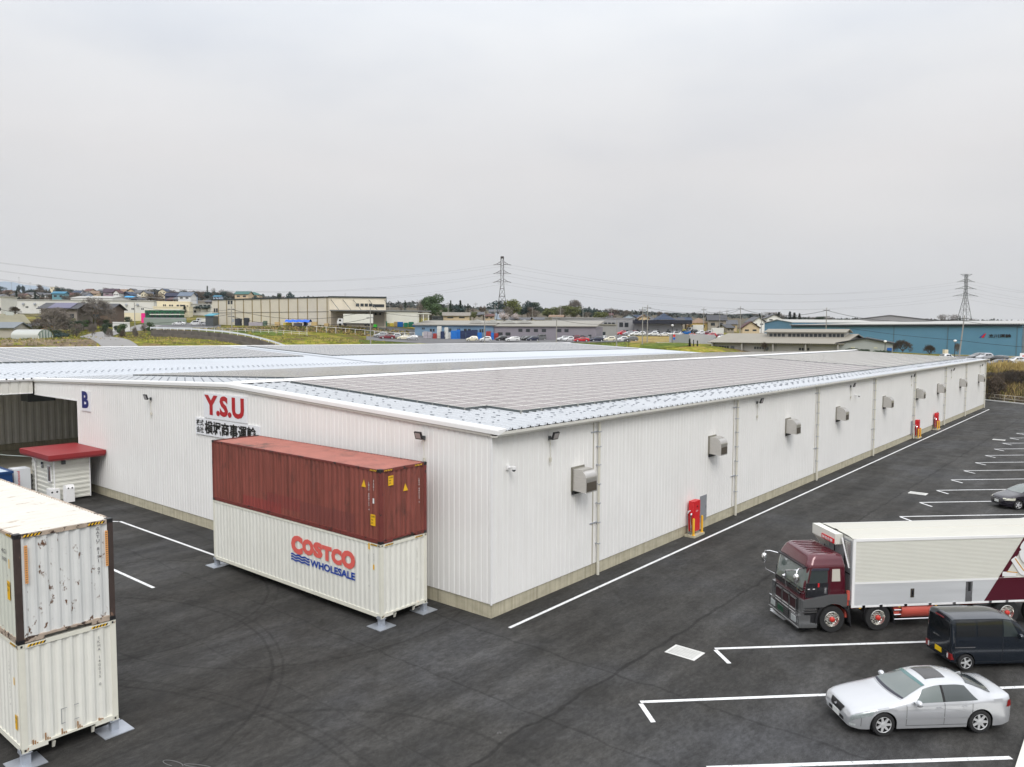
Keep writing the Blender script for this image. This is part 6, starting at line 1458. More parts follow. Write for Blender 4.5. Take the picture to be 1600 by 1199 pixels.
def junk(px,D,pyb,pyt,wpx,m,label,cat='crate',name='crate_stack',group='stacked crates and bins',depth=1.6,ribs=0):
    a=gp(px-wpx/2,D);b=gp(px+wpx/2,D); zb_=Wp(px,pyb,D).z; h=Wp(px,pyt,D).z-zb_; d=b-a; L=d.length
    t=thing(name,label,cat,(a.x,a.y,zb_-.1),math.atan2(d.y,d.x),group)
    n=max(1,int(L/1.3)); k_=max(1,int(h/1.1))
    for i in range(n):
        mb=MB(); hh=h*random.uniform(.86,1.0)
        for j in range(k_): mb.box(L*i/n+.04,L*(i+1)/n-.04,0,depth,hh*j/k_+.03,hh*(j+1)/k_-.05).box(L*i/n+.15,L*(i+1)/n-.15,.1,depth-.1,hh*(j+1)/k_-.05,hh*(j+1)/k_+.03)
        mb.build('crate_column',m,t)
    return t
BC=fm('blue_crate',(0,105,190),.5); NC=fm('navy_crate',(22,40,78),.5); GC=fm('green_crate',(20,135,105),.5); RC=fm('rust_crate',(150,45,40),.6); WC=fm('white_crate',(205,205,200)); TC=fm('tan_crate',(195,170,120)); DC=fm('dark_bin',(45,50,58)); PC=fm('pale_bin',(165,160,168)); LG=fm('lime_crate',(60,190,50)); YC=fm('yellow_bag',(205,185,70))
for a_ in [(560,266,510,499,4,NC,'navy bins under the dock canopy left of the truck'),(588,268,511,499,9,fm('violet_crate',(55,60,140)),'violet blue crate block on the dock'),(586,262,511,506,5,LG,'bright lime crate by the violet block'),(600,268,511,501,8,GC,'green crates right of the violet block'),(612,272,511,504,6,YC,'yellow forklift load beside the green crates'),(618,270,510,502,5,TC,'tan cardboard stack on the dock yard'),(625,271,511,502,9,BC,'blue crates left of the green pile'),(634,271,511,503,6,GC,'small green pile near the blue factory'),(642,270,511,502,8,GC,'green crates next to the blue factory'),(647,269,511,505,4,BC,'single blue bag by the blue factory corner'),
 (372,262,509,496,9,DC,'dark air handling units by the beige warehouse'),(385,262,509,496,7,DC,'second dark unit bank by the beige warehouse'),(400,262,509,503,22,PC,'row of pale drums along the beige warehouse'),(414,262,509,501,5,fm('dull_green_box',(90,110,95)),'dull green cabinet along the beige warehouse'),(433,260,509,503,7,TC,'tan boxes left of the blue tarpaulin'),(449,260,509,504,12,YC,'yellow bundles under the blue tarpaulin'),(465,260,509,504,12,PC,'pale bundles under the blue tarpaulin'),(477,260,509,501,5,NC,'dark frame at the right end of the blue tarpaulin'),(491,259,509,502,9,TC,'tan pallet pile at the warehouse dock corner'),(510,258,510,505,7,TC,'brown pallets below the wall fans')]: junk(*a_)
t=thing('tarpaulin','long bright blue tarpaulin over bundles by the beige warehouse','tarpaulin',(0,0,0)); a=gp(446,259);b=gp(484,258); zz=Wp(465,503.5,259).z
n_=(b-a).normalized(); q_=Vector((-n_.y,n_.x,0)); mb=MB(); rows=[]
for k in range(13):
    p=a.lerp(b,k/12); rows.append([(p.x+q_.x*s,p.y+q_.y*s,zz+(.75 if 0<s<2 else 0)+.12*math.sin(k*2.1+s)) for s in(-.3,.5,1.5,2.6)])
mb.grid(rows).build('sheet',fm('blue_tarp',(0,95,215),.4),t); MB().tube([(a.x,a.y,zz-2),(a.x,a.y,zz)],.05,5).tube([(b.x,b.y,zz-2),(b.x,b.y,zz)],.05,5).build('post',GALV,t)
# white canopy building right of the dock
bldg('white canopy building right of the beige warehouse','building',(604,300),(653,305),500,486,18,W_,RFW,'flat',over=.6,name='canopy_building')
t,L,H=bldg('open white framed shelter beside the big evergreen','shelter',(653,305),(670,305),500,491,8,W_,W_,'flat',over=.2,name='shelter',nowall=True)
for x in(.2,L/2,L-.2): MB().box(x-.12,x+.12,0,.25,-2,H).build('post',WTRIM,t)
# long blue-grey factory and mauve-grey wing
t,L,H=bldg('long low factory with pale blue wall and off-white roof','factory',(648,256),(771,252),530,508.5,16,BLR,IV,'shed',1.6,wins=[(.09,.13,.70,.83,2),(.19,.26,.55,.75,2),(.43,.47,.55,.78,2),(.54,.58,.55,.78,2),(.62,.72,.55,.76,2),(.82,.90,.5,.75,3)],over=.7,name='factory')
MB().box(L*.015,L*.10,-.08,0,0,H*.22).build('low_door',W_,t); MB().box(L*.10,L*.135,-.08,0,0,H*.5).build('door',CR2,t)
for k in range(4): MB().prism([(0,0),(2.5,.9),(5,0)],0,2,lambda u,v,q:(L*.66+k*5.3+u,4+q,H+1.1+v)).build('skylight',RFW,t)
bldg('mauve grey wing of the long factory with small windows','factory',(772,252),(930,243),532,510.5,14,MVG,IV,'shed',1.9,wins=[(.035,.085,.35,.58),(.115,.165,.35,.58),(.245,.285,.62,.84),(.32,.36,.62,.84),(.40,.44,.62,.84),(.478,.52,.62,.84),(.63,.67,.62,.84),(.70,.74,.62,.84),(.78,.81,.05,.4),(.86,.89,.05,.4),(.93,.96,.1,.45)],over=.5,name='factory')
for a_ in [(668,250,531,517,14,PC,'pale grey bins along the blue factory wall'),(679,249,531,520,6,RC,'red and white drums by the factory wall'),(686,250,531,508.5,7,WC,'tall white stacked tanks by the factory wall'),(692,249,531,517,8,NC,'navy racks between the white tanks'),(697,249,531,509,6,WC,'second tall white stacked tanks by the factory wall'),(704,250,531,519,8,WC,'white bags beside the bright blue crates'),(709,249,532,515,10,BC,'bright blue stacked crates with white label'),(716,250,532,514,6,BC,'right half of the bright blue crate stacks'),(723,250,531,515,8,NC,'dark navy crates right of the bright blue stack'),(732,250,531,514,9,NC,'second dark navy crate stack'),(741,250,531,515,10,NC,'third dark navy crate stack'),(749,250,531,519,7,BC,'blue crates near the white small car'),(763,250,531,517,8,RC,'rust red crates near the pole'),(769,250,531,518,5,BC,'blue crates at the wing corner'),(775,251,531,519,7,RC,'dark red pallets at the wing corner')]: junk(*a_)
# grey office + navy roofed factory
bldg('two storey grey office block with dark paired windows','office',(862,292),(991,296),523,497.5,16,GRW,GRW,'flat',wins=[(.07,.15,.50,.66,2),(.155,.20,.50,.72),(.26,.37,.46,.76,3),(.44,.55,.46,.76,3),(.62,.76,.46,.76,3),(.80,.93,.48,.76,2),(.46,.56,.02,.32,2),(.6,.64,.05,.3),(.68,.74,.0,.32),(.85,.93,.05,.3,2)],over=.2,name='office_block')
text('BBL','lettering',BC,bpy.data.objects['office_block'],(33,-.12,5.0),(1,0,0),UP,1.7,.9,.03)
bldg('grey block in front of the grey office with a pale roof','office',(930,268),(962,274),526,508,10,GRW,IV,'flat',wins=[(.1,.5,.1,.4,2)],name='building')
t,L,H=bldg('grey factory with thick navy flat roof and two black doorways','factory',(990,288),(1064,284),524,506,18,GRW,NAVR,'flat',wins=[(.05,.09,.35,.5),(.26,.32,.42,.5),(.48,.52,.42,.5),(.70,.74,.42,.5),(.88,.92,.42,.5)],over=.2,name='factory')
MB().box(-.4,L+3.6,-2.6,18,H,H+1.3).build('roof_canopy',NAVR,t); MB().box(L*.06,L*.13,-.06,.0,0,H*.40).build('doorway',BLACK,t); MB().box(L*.47,L*.54,-.06,.0,0,H*.40).build('doorway',BLACK,t)
# near gabled sheds on the right
GSH=fm('shed_grey',(158,156,150)); RSH=fm('shed_roof',(178,172,158)); 
bldg('plain pale grey flat wall block left of the gabled shed','building',(1077,208),(1116,210),551,525,12,fm('pale_grey_block',(172,172,175)),fm('pale_grey_block',(172,172,175)),'flat',wins=[(.45,.95,.12,.22,3),(.45,1.0,-.05,.03)],over=.0,name='building')
t,L,H=bldg('low grey shed with ribbed eaves and gable end facing right','shed',(1113,200),(1312,181),551,535.5,25,GSH,RSH,'gable',2.2,wins=[(.055,.14,.45,.68,4),(.345,.43,.42,.65,4),(.695,.78,.38,.62,4)],over=1.0,name='gabled_shed')
for u in(.03,.17,.45): MB().lathe([(.5,0),(.5,.15),(0,.2)],(L*u,-.05,H*.5),(0,-1,0),12).build('round_vent',DGREY,t)
for u in(.0,.25,.5,.75,.985): MB().box(L*u,L*u+.35,-.9,0,-1,H).build('post',GSH,t)
mb=MB()
for k in range(60): mb.box(L*k/60,L*k/60+.16,-1.12,-1.0,H-.15,H+.1)
mb.build('eave_rib_row',BLACK,t)
bldg('long clerestory strip with many windows on the shed roof','clerestory',(1197,199.5),(1318,188),529,519.5,5,GSH,RSH,'gable',.7,wins=[(.03,.25,.15,.8,4),(.28,.78,.15,.8,9),(.80,1.0,.15,.8,4)],over=.6,name='roof_monitor')
t,L,H=bldg('grey gabled shed front with black roof edge and blue sign','shed',(1308,181),(1394,176),553,536.5,24,fm('gable_grey',(160,165,162)),fm('gable_roof',(60,62,64)),'gable',1.15,ridge='y',wins=[(.25,.32,.55,.66,3),(.66,.73,.55,.66,3)],over=.5,name='gabled_shed',wm=fm('cream_louver',(200,198,165)))
MB().box(L*.90,L*.985,-.15,-.02,H*.25,H*.62).build('blue_sign',fm('sign_blue',(35,95,170)),t)
# blue warehouse
t,L,H=bldg('long blue ribbed warehouse with company name at its right end','warehouse',(1236,262),(1594,205),552,508.5,45,BLU,RFW,'shed',1.5,over=.6,name='blue_warehouse')
for u in(0,.28,.505,.73,.985): MB().box(L*u-.12,L*u+.12,-.12,0,0,H).build('downspout',fm('dull_blue',(90,120,135)),t)
mb=MB()
for k in range(110): mb.box(L*k/110,L*k/110+.35,-.72,-.6,H-.25,H+.1)
mb.build('eave_rib_row',mat('dark_gap',(.03,.04,.05),.8),t); MB().box(0,L,-.05,.02,-.1,1.0).build('plinth',CONC,t)
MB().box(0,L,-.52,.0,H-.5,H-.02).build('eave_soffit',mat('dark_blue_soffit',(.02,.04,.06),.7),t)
text('立川運輸','lettering',BKL,t,(L*.885,-.13,H*.62),(1,0,0),UP,5.6,1.0,.03)
MB().poly([(L*.858,-.1,H*.62),(L*.868,-.1,H*.62),(L*.876,-.1,H*.75),(L*.868,-.1,H*.72)]).build('logo_red',REDP,t); MB().poly([(L*.850,-.1,H*.62),(L*.858,-.1,H*.62),(L*.868,-.1,H*.72),(L*.872,-.1,H*.76)]).build('logo_blue',fm('logo_blue',(30,60,150)),t)
MB().box(L,L+18,.5,40,-2,H-.1).build('grey_wing',fm('wing_grey',(125,135,142)),t)
t,L,H=bldg('left gable end of the blue warehouse with small lettering','warehouse',(1193,285),(1236,263),545,505,30,BLU,RFW,'gable',1.0,ridge='y',over=.4,name='blue_warehouse')
text('立川運輸','lettering',BKL,t,(L*.45,-.13,H*.62),(1,0,0),UP,4.2,.8,.03)
bldg('wide grey gabled roof rising behind the blue warehouse','warehouse',(1302,420),(1478,400),520,503,60,GRW,fm('mid_grey_roof',(125,125,128)),'gable',3.4,ridge='y',over=.4,name='grey_warehouse')
# houses around the right side
def house(px,D,pyb,pyt,wpx,wall,roofm,label,roof='gable',rise=1.8,ridge='x',yaw=0,group=None,wins=None,depth=8):
    d=wpx/F*D; yw=R(yaw); c=gp(px,D); r=Vector((RH.x*math.cos(yw)-RH.y*math.sin(yw),RH.x*math.sin(yw)+RH.y*math.cos(yw),0))
    zb_=Wp(px,pyb,D).z; H=max(2.2,Wp(px,pyt,D).z-zb_)
    a=c-r*d/2; t=thing('house',label,'house',(a.x,a.y,zb_),math.atan2(r.y,r.x),group)
    L=d; MB().box(0,L,0,depth,-3,H).build('wall',wall,t); o_=.6; rf_=MB()
    if roof=='gable':
        if ridge=='x':
            rf_.prism([(-o_,H-.1),(depth/2,H+rise),(depth+o_,H-.1),(depth+o_,H+.1),(depth/2,H+rise+.22),(-o_,H+.1)],-o_,L+o_,lambda u,v,q:(q,u,v)); MB().prism([(0.02,H-.05),(depth/2,H+rise-.05),(depth-.02,H-.05)],.05,L-.05,lambda u,v,q:(q,u,v)).build('gable_wall',wall,t)
        else:
            rf_.prism([(-o_,H-.1),(L/2,H+rise),(L+o_,H-.1),(L+o_,H+.1),(L/2,H+rise+.22),(-o_,H+.1)],-o_,depth+o_,lambda u,v,q:(u,q,v)); MB().prism([(.02,H-.05),(L/2,H+rise-.05),(L-.02,H-.05)],.05,depth-.05,lambda u,v,q:(u,q,v)).build('gable_wall',wall,t)
    elif roof=='hip':
        m_=min(L,depth)/2; e=[(-o_,-o_,H),(L+o_,-o_,H),(L+o_,depth+o_,H),(-o_,depth+o_,H)]
        r0,r1=((m_,depth/2,H+rise),(L-m_+.01,depth/2,H+rise)) if L>=depth else ((L/2,m_,H+rise),(L/2,depth-m_,H+rise))
        if L>=depth: rf_.poly([e[0],e[1],r1,r0]).poly([e[1],e[2],r1]).poly([e[2],e[3],r0,r1]).poly([e[3],e[0],r0])
        else: rf_.poly([e[0],e[1],r0]).poly([e[1],e[2],r1,r0]).poly([e[2],e[3],r1]).poly([e[3],e[0],r0,r1])
    else: rf_.box(-.3,L+.3,-.3,depth+.3,H,H+.3)
    rf_.build('roof',roofm,t)
    for u0,u1,v0,v1 in (wins or [(.15,.38,.55,.8),(.6,.82,.55,.8)]): MB().box(L*u0,L*u1,-.05,.02,H*v0,H*v1).build('window',WIN,t)
    return t
YW=fm('yellow_wall',(228,200,135)); TN=fm('tan_wall',(200,180,150)); TNR=fm('tan_tile',(165,135,110)); GW=fm('greige_wall',(150,143,132)); WW=fm('house_white',(225,225,222)); BW=fm('bluish_wall',(170,185,205)); TEAL=fm('teal_roof',(70,125,120)); BLR2=fm('blue_roof',(55,75,105)); MRN=fm('maroon_roof',(95,50,52)); GRR=fm('grey_roof',(110,112,118)); SKY_=fm('sky_blue_roof',(70,150,185)); PKR=fm('brown_red_roof',(120,75,65))
Hs=[(1092,345,521,505,24,YW,TNR,'yellow two storey house with tan hipped roof','hip',2.4),(1077,350,519,508,10,TN,TNR,'small tan wing left of the yellow house','gable',1.6),
(1119,340,519,501,27,GW,DR,'greige two storey house with dark slate roof behind the poles','gable',2.2),(1142,350,520,507,15,TN,GRR,'tan house with grey roof right of the greige house','gable',1.8),(1140,330,521,514,12,GW,DR,'small low house with dark porch in front of the tan house','gable',1.4),
(1172,318,523,513,26,TN,MRN,'tan single storey house with maroon edged gable','gable',2.6,'y'),(1184,345,512,505,22,WW,GRR,'white house with pale gabled roof behind the maroon edged gable','gable',2.4,'y'),(1208,360,505,501,22,WW,GRR,'white roofed house peeking above the blue warehouse','gable',1.8,'y'),
(1040,345,512,500,26,TN,BLR2,'large tan house with dark blue hipped roof','hip',3.0),(1018,350,511,502,22,WW,GRR,'white house with grey roof left of the blue hipped roof','hip',2.0),(1000,350,508,501,22,GW,BLR2,'grey house with dark roof above the factory left end','gable',2.2),(1005,340,506,501,16,TN,TNR,'tan gabled house above the navy factory roof','gable',1.6,'y'),
(1060,350,512,503,18,GW,DR,'dark roofed house just right of the blue hipped roof','gable',1.6),(1070,360,510,502,18,TN,BLR2,'house with blue roof behind the yellow house','gable',1.6),(982,345,504,498,18,BW,GRR,'pale house with white gable above the blue office sign','gable',1.5,'y'),(948,500,498,495,16,BW,MRN,'house with purple roof left of the domed brown tree','gable',1.2),
(797,345,508,502,24,TN,DR,'long tan single storey house with dark roof right of the pylon','gable',1.2),(818,345,508,501,20,CR2,GRR,'cream house with small windows behind the grey wing','gable',1.0),(846,340,508,501,22,CR2,GRR,'cream house left of the little blue box','gable',1.0),(868,360,503,498,20,CR2,TNR,'tan roofed low building behind the office block','gable',.8),
(713,330,502,494,40,TN,fm('pale_tile',(165,158,148)),'wide flat roofed house right of the big evergreen','gable',1.4),(745,345,500,494,18,GW,GRR,'small grey roofed house left of the pylon','gable',1.2),(764,350,502,496,16,TN,PKR,'red roofed house behind the left leg of the pylon','gable',1.0),(775,420,494,488,22,BW,GRR,'bluish far house left of the pylon grove','gable',1.2),(688,340,503,496,34,DGREY,DGREY,'dark netted enclosure below the big evergreen','flat',.3),
(36,620,470,463,11,CR2,PKR,'cream house below the aerial mast','gable',2),(24,640,468,462,9,TN,DR,'tan house left of the cream house','gable',2),(47,640,468,461,14,WW,GRR,'long grey roofed house right of the mast','gable',2),(62,650,467,461,10,GW,DR,'dark roofed house in the middle of the left hillside','gable',2),(74,640,468,462,10,WW,GRR,'white house above the teal shed','gable',2),
(87,900,454,449,10,CR2,CR2,'cream tower house beside the skyline trees','flat',2),(94,560,471,459,18,fm('teal_wall',(100,145,155)),SKY_,'teal shed with bright sky blue roof','gable',1.5),(109,600,468,461,16,GW,PKR,'brown roofed long house right of the teal shed','gable',1.6),(122,640,465,458,12,WW,BLR2,'white house with bluish roof above the bare tree','gable',2),(133,640,468,461,12,BW,GRR,'pale blue wall house above the bare tree','gable',2),(139,700,460,455,10,TN,PKR,'brown house behind the pale blue one','gable',2),
(149,650,464,459,12,TN,TNR,'tan house left of the large purple roof','gable',2),(158,700,461,456,10,WW,GRR,'small white house behind the tall bare tree','gable',2),(175,560,465,457,20,fm('mauve_wall',(150,130,140)),fm('purple_roof',(80,60,78)),'big purple roofed house on the hillside','gable',2.6),(184,552,466,458,8,WW,MRN,'white gabled front of the purple roofed house','gable',2,'y'),(192,640,461,456,12,CR2,TNR,'cream roofed house behind the purple roof','gable',2,'x'),
(199,560,466,461,14,BLR2,BLR2,'dark blue gabled house right of the purple roof','gable',2.2,'y'),(207,640,460,455,10,TN,DR,'tan gabled house right of centre on the hillside','gable',2,'y'),(218,600,464,458,14,WW,GRR,'white house with wide grey roof on the hillside','gable',2.2),(227,590,466,459,10,CR2,GRR,'cream gabled wing of the wide grey roofed house','gable',2,'y'),(236,620,464,460,8,BW,BLR2,'small bluish house above the brown tree','gable',1.6),
(256,600,461,456,13,CR2,BLR2,'cream house with dark gable on the ridge','gable',2.2,'y'),(268,540,470,463,16,fm('navy_wall',(50,55,85)),fm('navy_tile',(36,44,78)),'dark navy roofed house below the ridge','gable',2.4),(267,500,474,469,9,PKR,MRN,'small red brown house left of the navy roof','gable',1.4),(277,500,474,468,10,GW,GRR,'grey house right of the navy roof','gable',1.4),
(290,470,472,463,20,WW,fm('bluegrey_roof',(125,140,160)),'white two storey house with blue grey roof on the slope','gable',2.4),(302,490,470,463,8,BW,BLR2,'blue annex right of the white two storey house','gable',1.6),(328,460,478,473,12,GW,DR,'dark roofed house at the warehouse left shoulder','gable',1.2),(340,640,468,464,10,BW,SKY_,'small sky blue roof among the ridge trees','gable',1),
(379,560,470,460,22,TN,TEAL,'left teal roofed hall on the hill','gable',2.2),(396,570,471,461,20,TN,TEAL,'right teal roofed hall on the hill','hip',2.2),(203,520,470,465,12,fm('tarp_white',(190,195,200)),fm('tarp_blue',(60,160,215)),'bright blue roofed yard shed on the slope','gable',.8),(212,500,473,468,14,fm('dark_wall',(60,62,72)),fm('dark_yard_roof',(40,42,58)),'dark yard roof on the slope above the white hall','gable',.8),(222,480,474,470,12,WW,DR,'low dark roofed shed above the white hall right end','gable',.8),
(12,500,475,470,22,fm('grey_shed',(150,155,165)),GRR,'long grey shed above the white hall at left','gable',.8),(48,480,477,472,14,BW,DR,'dark roofed shed between the conifers','gable',.8),(72,480,477,473,18,WW,GRR,'low pale shed above the white hall centre','gable',.8),(3,640,468,463,9,WW,GRR,'small house at the left picture edge','gable',1.6),(12,700,462,457,9,TN,PKR,'brown roofed house near the left edge','gable',2)]
for h_ in Hs: house(*h_,yaw=(hash(h_[7][:5])*0+ (len(h_[7])*7)%25-12),group='houses of the surrounding town')
# ------------------------------------------------------------------ cars in the far lots
CC={'white':WHP,'black':mat('black_car',(.012,.012,.014),.25,coat=.8),'navy':mat('navy_car',(.015,.02,.05),.25,coat=.8),'silver':mat('silver_car',(.42,.43,.45),.3,.3,coat=.7),'red':mat('red_car',srgb(190,20,40),.25,coat=.8),'blue':mat('blue_car',srgb(20,110,190),.25,coat=.8),'grey':mat('grey_car',(.12,.125,.13),.3,coat=.8),'maroon':mat('maroon_car',srgb(110,15,35),.3,coat=.8),'cream':mat('cream_car',(.66,.62,.48),.3,coat=.7)}
CP={}
def far_car(px,D,color,kind,label,yaw=20,pyb=None):
    k=kind
    if k not in CP: t,_,_=make_car(kind,'x',CC[color],(0,0,0),0,(GL3,GL3,GL3),'cars in the distant lots',lo=True,name='far_car'); CP[k]=t; o=t
    else: o=dup(CP[k],mats={'body':CC[color]})
    p=gp(px,D); z=Hz(p.x,p.y)+.12
    o.location=(p.x,p.y,z); o.rotation_euler=(0,0,R(RA+yaw)); o['label']=label; o.scale=(1,1,1)
    return o
FC=[(257,292,'white','hatchback',15),(263,289,'blue','hatchback',15),(270,287,'white','sedan',10),(298,286,'white','kei_van',5),(313,285,'silver','sedan',5),
(584,246,'silver','minivan',30),(593,243,'maroon','sedan',20),(609,247,'silver','hatchback',25),(620,243,'cream','minivan',10),(635,242,'silver','hatchback',10),
(728,239,'cream','hatchback',10),(749,238,'white','hatchback',15),(775,240,'black','hatchback',30),(789,238,'white','minivan',10),(806,243,'grey','sedan',15),(816,241,'black','minivan',40),(824,239,'navy','hatchback',30),(836,243,'grey','kei_van',10),
(870,240,'white','minivan',35),(881,238,'white','hatchback',40),(890,243,'maroon','hatchback',20),(896,236,'red','sedan',15),(905,241,'black','minivan',60),(914,240,'grey','hatchback',60),(921,238,'navy','minivan',20),(938,243,'white','hatchback',60),(943,238,'cream','hatchback',15),(957,243,'navy','minivan',60),(963,236,'white','hatchback',20),(974,236,'grey','minivan',15),
(941,279,'cream','hatchback',20),(963,283,'red','hatchback',20),(972,281,'silver','minivan',15),(981,283,'maroon','hatchback',20),(984,277,'white','hatchback',25),(993,277,'white','hatchback',20),(1012,276,'white','hatchback',15),(1021,279,'white','kei_van',60),(1026,274,'white','sedan',10),(1037,282,'grey','sedan',50),(1043,279,'silver','sedan',50),(1048,276,'white','kei_van',40),(1058,278,'white','hatchback',60),(1062,284,'blue','minivan',30),(1067,272,'red','sedan',5),
(1078,290,'black','hatchback',40),(1087,288,'white','hatchback',30),(1095,291,'maroon','hatchback',30),(1103,285,'red','hatchback',15),(1112,289,'maroon','minivan',10),(1122,286,'white','hatchback',50),(1131,289,'grey','kei_van',10),(1141,287,'white','hatchback',50),(1147,289,'silver','sedan',50),(1158,286,'white','sedan',35)]
where=lambda px,D:('in the left lot below the green units' if px<330 else 'parked left of the pale blue factory' if px<660 else 'in front of the pale blue factory' if px<768 else 'in front of the mauve grey wing' if D<260 and px<935 else 'by the grass verge right of the mauve wing' if D<260 else 'in the upper lot before the navy roofed factory' if px<1070 else 'in the upper lot before the yellow house')
seen={}
for px,D,c,k,yw in FC:
    w_=where(px,D); key=(c,k,w_); seen.setdefault(key,[]).append(px)
cnt={}
for px,D,c,k,yw in FC:
    w_=where(px,D); key=(c,k,w_); n=len(seen[key]); cnt[key]=cnt.get(key,0)+1
    kn={'hatchback':'small hatchback','minivan':'people carrier','sedan':'saloon','kei_van':'boxy van'}[k]
    lb='%s%s %s %s'%((ORD[cnt[key]-1]+' from left ') if n>1 else '',c,kn,w_); far_car(px,D,c,k,lb,yw)
for px,D,c,k,yw,lb in [(1489,166,'white','hatchback',205,'white van by the lamp post at the blue warehouse'),(1513,168,'grey','minivan',10,'grey car half hidden behind the white wall end'),(1527,166,'silver','hatchback',15,'silver car beside the leaning utility pole foot'),(1546,160,'black','minivan',280,'dark off-road car in front of the blue warehouse'),(1543,148,'navy','minivan',5,'dark blue people carrier above the scrub bank'),(1570,152,'white','minivan',5,'white people carrier at the right edge above the bank')]: far_car(px,D,c,k,lb,yw)
def boxtruck(px,D,label,L=9,pyb=None,yaw=0,hh=3.3):
    p=gp(px,D); z=Hz(p.x,p.y)+.15 if pyb is None else Wp(px,pyb,D).z; t=thing('delivery_truck',label,'truck',(p.x,p.y,z),R(RA+yaw))
    MB().prism([(0,.5),(0,1.4),(.35,2.4),(1.9,2.4),(1.9,.5)],-1.1,1.1,lambda u,v,a:(u,a,v)).build('cab',WHP,t); MB().prism([(-.02,1.5),(.30,2.3),(.36,2.3),(.04,1.5)],-1.0,1.0,lambda u,v,a:(u-.02,a,v)).build('windscreen',GL3,t); MB().box(.6,1.3,-1.12,-1.1,1.5,2.1).build('side_window',GL3,t)
    MB().box(2.0,L,-1.2,1.2,.9,hh).build('cargo_box',BOXW,t); MB().box(.3,L-.2,-.9,.9,.5,.9).build('chassis',DARKM,t)
    for x in(.95,2.6,L-2.4,L-1.3):
        for s in(-1,1): MB().lathe([(0,.12),(.42,.12),(.45,-.12)],(x,s*1.05,.45),(0,s,0),12).build('wheel',RUBBER,t)
    return t
boxtruck(527,252,'white box truck backed to the dock of the beige warehouse',11.5,509.5,12,3.9)
boxtruck(1072,296,'white box lorry left of the yellow house',6,None,0); boxtruck(1103,296,'white box lorry between the yellow and greige houses',6.2,None,0); boxtruck(309,292,'small white lorry behind the silver saloon',4.5,None,0,2.4)
# ------------------------------------------------------------------ poles, wires, pylons
PCON=mat('pole_concrete',(.30,.29,.27),.8,0,.1,2)
def pole(px,D,pyt,pyb,label,arms=1,tr=False,r=.17,lean=0):
    p=gp(px,D); z0=Wp(px,pyb,D).z-2; z1=Wp(px,pyt,D).z
    t=thing('utility_pole',label,'utility pole',(p.x,p.y,z0),R(RA),'concrete utility poles'); h=z1-z0
    MB().tube([(0,0,0),(lean,0,h)],[r,r*.6],8).build('pole',PCON,t,40)
    for k in range(arms):
        z=h-.8-k*1.9; x0=lean*z/h; MB().box(x0-1.0,x0+1.0,-.09,.01,z-.06,z+.06).build('crossarm',DGREY,t)
        mb=MB()
        for x in(-.9,-.45,.45,.9): mb.lathe([(.05,0),(.08,.1),(.05,.2),(0,.22)],(x0+x,-.04,z+.06),(0,0,1),6)
        mb.build('insulator_set',mat('insulator',(.25,.24,.24),.3),t)
    if tr: MB().lathe([(.28,0),(.28,.8),(.1,.85),(0,.85)],(.38,-.1,h-4.2),(0,0,1),10).build('transformer',GALV,t)
    return Vector((p.x,p.y,z1)),t
def wire(a,b,sag,r,label,name='power_line',m=None,group='overhead wires'):
    pts=[]
    for k in range(17): q=a.lerp(b,k/16); q.z-=sag*4*(k/16)*(1-k/16); pts.append(q)
    tag(MB().tube(pts,r,4,cap=False).build(name,m or BLACK),label,'wire',group)
P={}
for k,a_ in {'a':(212,216,473,540,'roadside pole behind the curved road at left',0),'b':(363,208,479,541,'near pole standing before the beige warehouse left half',2,True),'c':(579,208,481,540,'pole in front of the dock right end',2),'d':(757,205,487,536,'pole in front of the pale blue factory',1),'e':(869,216,494,536,'pole in front of the mauve grey wing',1),'f':(963,196,500,540,'pole at the right end of the mauve wing',0),'g':(1003,212,480,541,'left pole of the pair before the navy roofed factory',2),'h':(1010.5,222,477,537,'right pole of the pair before the navy roofed factory',2),
 'i':(1098,300,481,523,'thin pole in front of the yellow house',1),'j':(1123,310,486,522,'pole before the greige house',1),'k':(1155,270,479,523,'dark topped pole right of the greige house',2),'l':(1134,360,484,515,'distant thin pole behind the greige house',1),'m':(1188,290,488,524,'thin pole left of the blue warehouse',0),'n':(1289,235,481,520,'pole rising above the shed roof monitor',2),'o':(1497.5,187,493,552,'slightly leaning pole before the blue warehouse',1,False,.2,1.0),
 'p':(655,335,470,502,'pole left of the big evergreen',1),'q':(700,335,472,502,'pole right of the big evergreen',1),'r':(743,400,473,500,'far pole between evergreen and pylon',1),'s':(773,300,476,503,'pole beside the left leg of the pylon',0),'t':(875,400,478,500,'pale thin pole before the bamboo grove',0),'u':(910,400,481,500,'pole right of the bamboo grove',1),'v':(954,420,480,500,'pole before the domed brown tree',1),'w':(34,900,433,462,'tall aerial mast on the left hillside skyline',1),'x':(22,900,441,462,'short pole left of the aerial mast',1),'y':(609,460,470,500,'pole behind the dock canopy rods',1),'z':(540,600,458,480,'slim mast behind the beige warehouse roof',0),'A1':(51,900,441,460,'thin skyline pole right of the mast',1),'A2':(786.5,262,500,536,'dark thin pole in front of the wing boundary',1,True),'A3':(1217,400,487,505,'pole among the skyline pines',0),'A4':(831,400,480,500,'pole right of the pylon grove',1)}.items():
    P[k],_=pole(*a_[:4],a_[4],*a_[5:])
def wires(l,n,sag,lab,r=.035,dz=0):
    for k in range(n): wire(P[l[0]]+Vector((0,0,-.8-k*1.9+dz)),P[l[1]]+Vector((0,0,-.8-k*1.9+dz)),sag,r,'%s wire %s'%(('upper','lower','lowest')[k],lab))
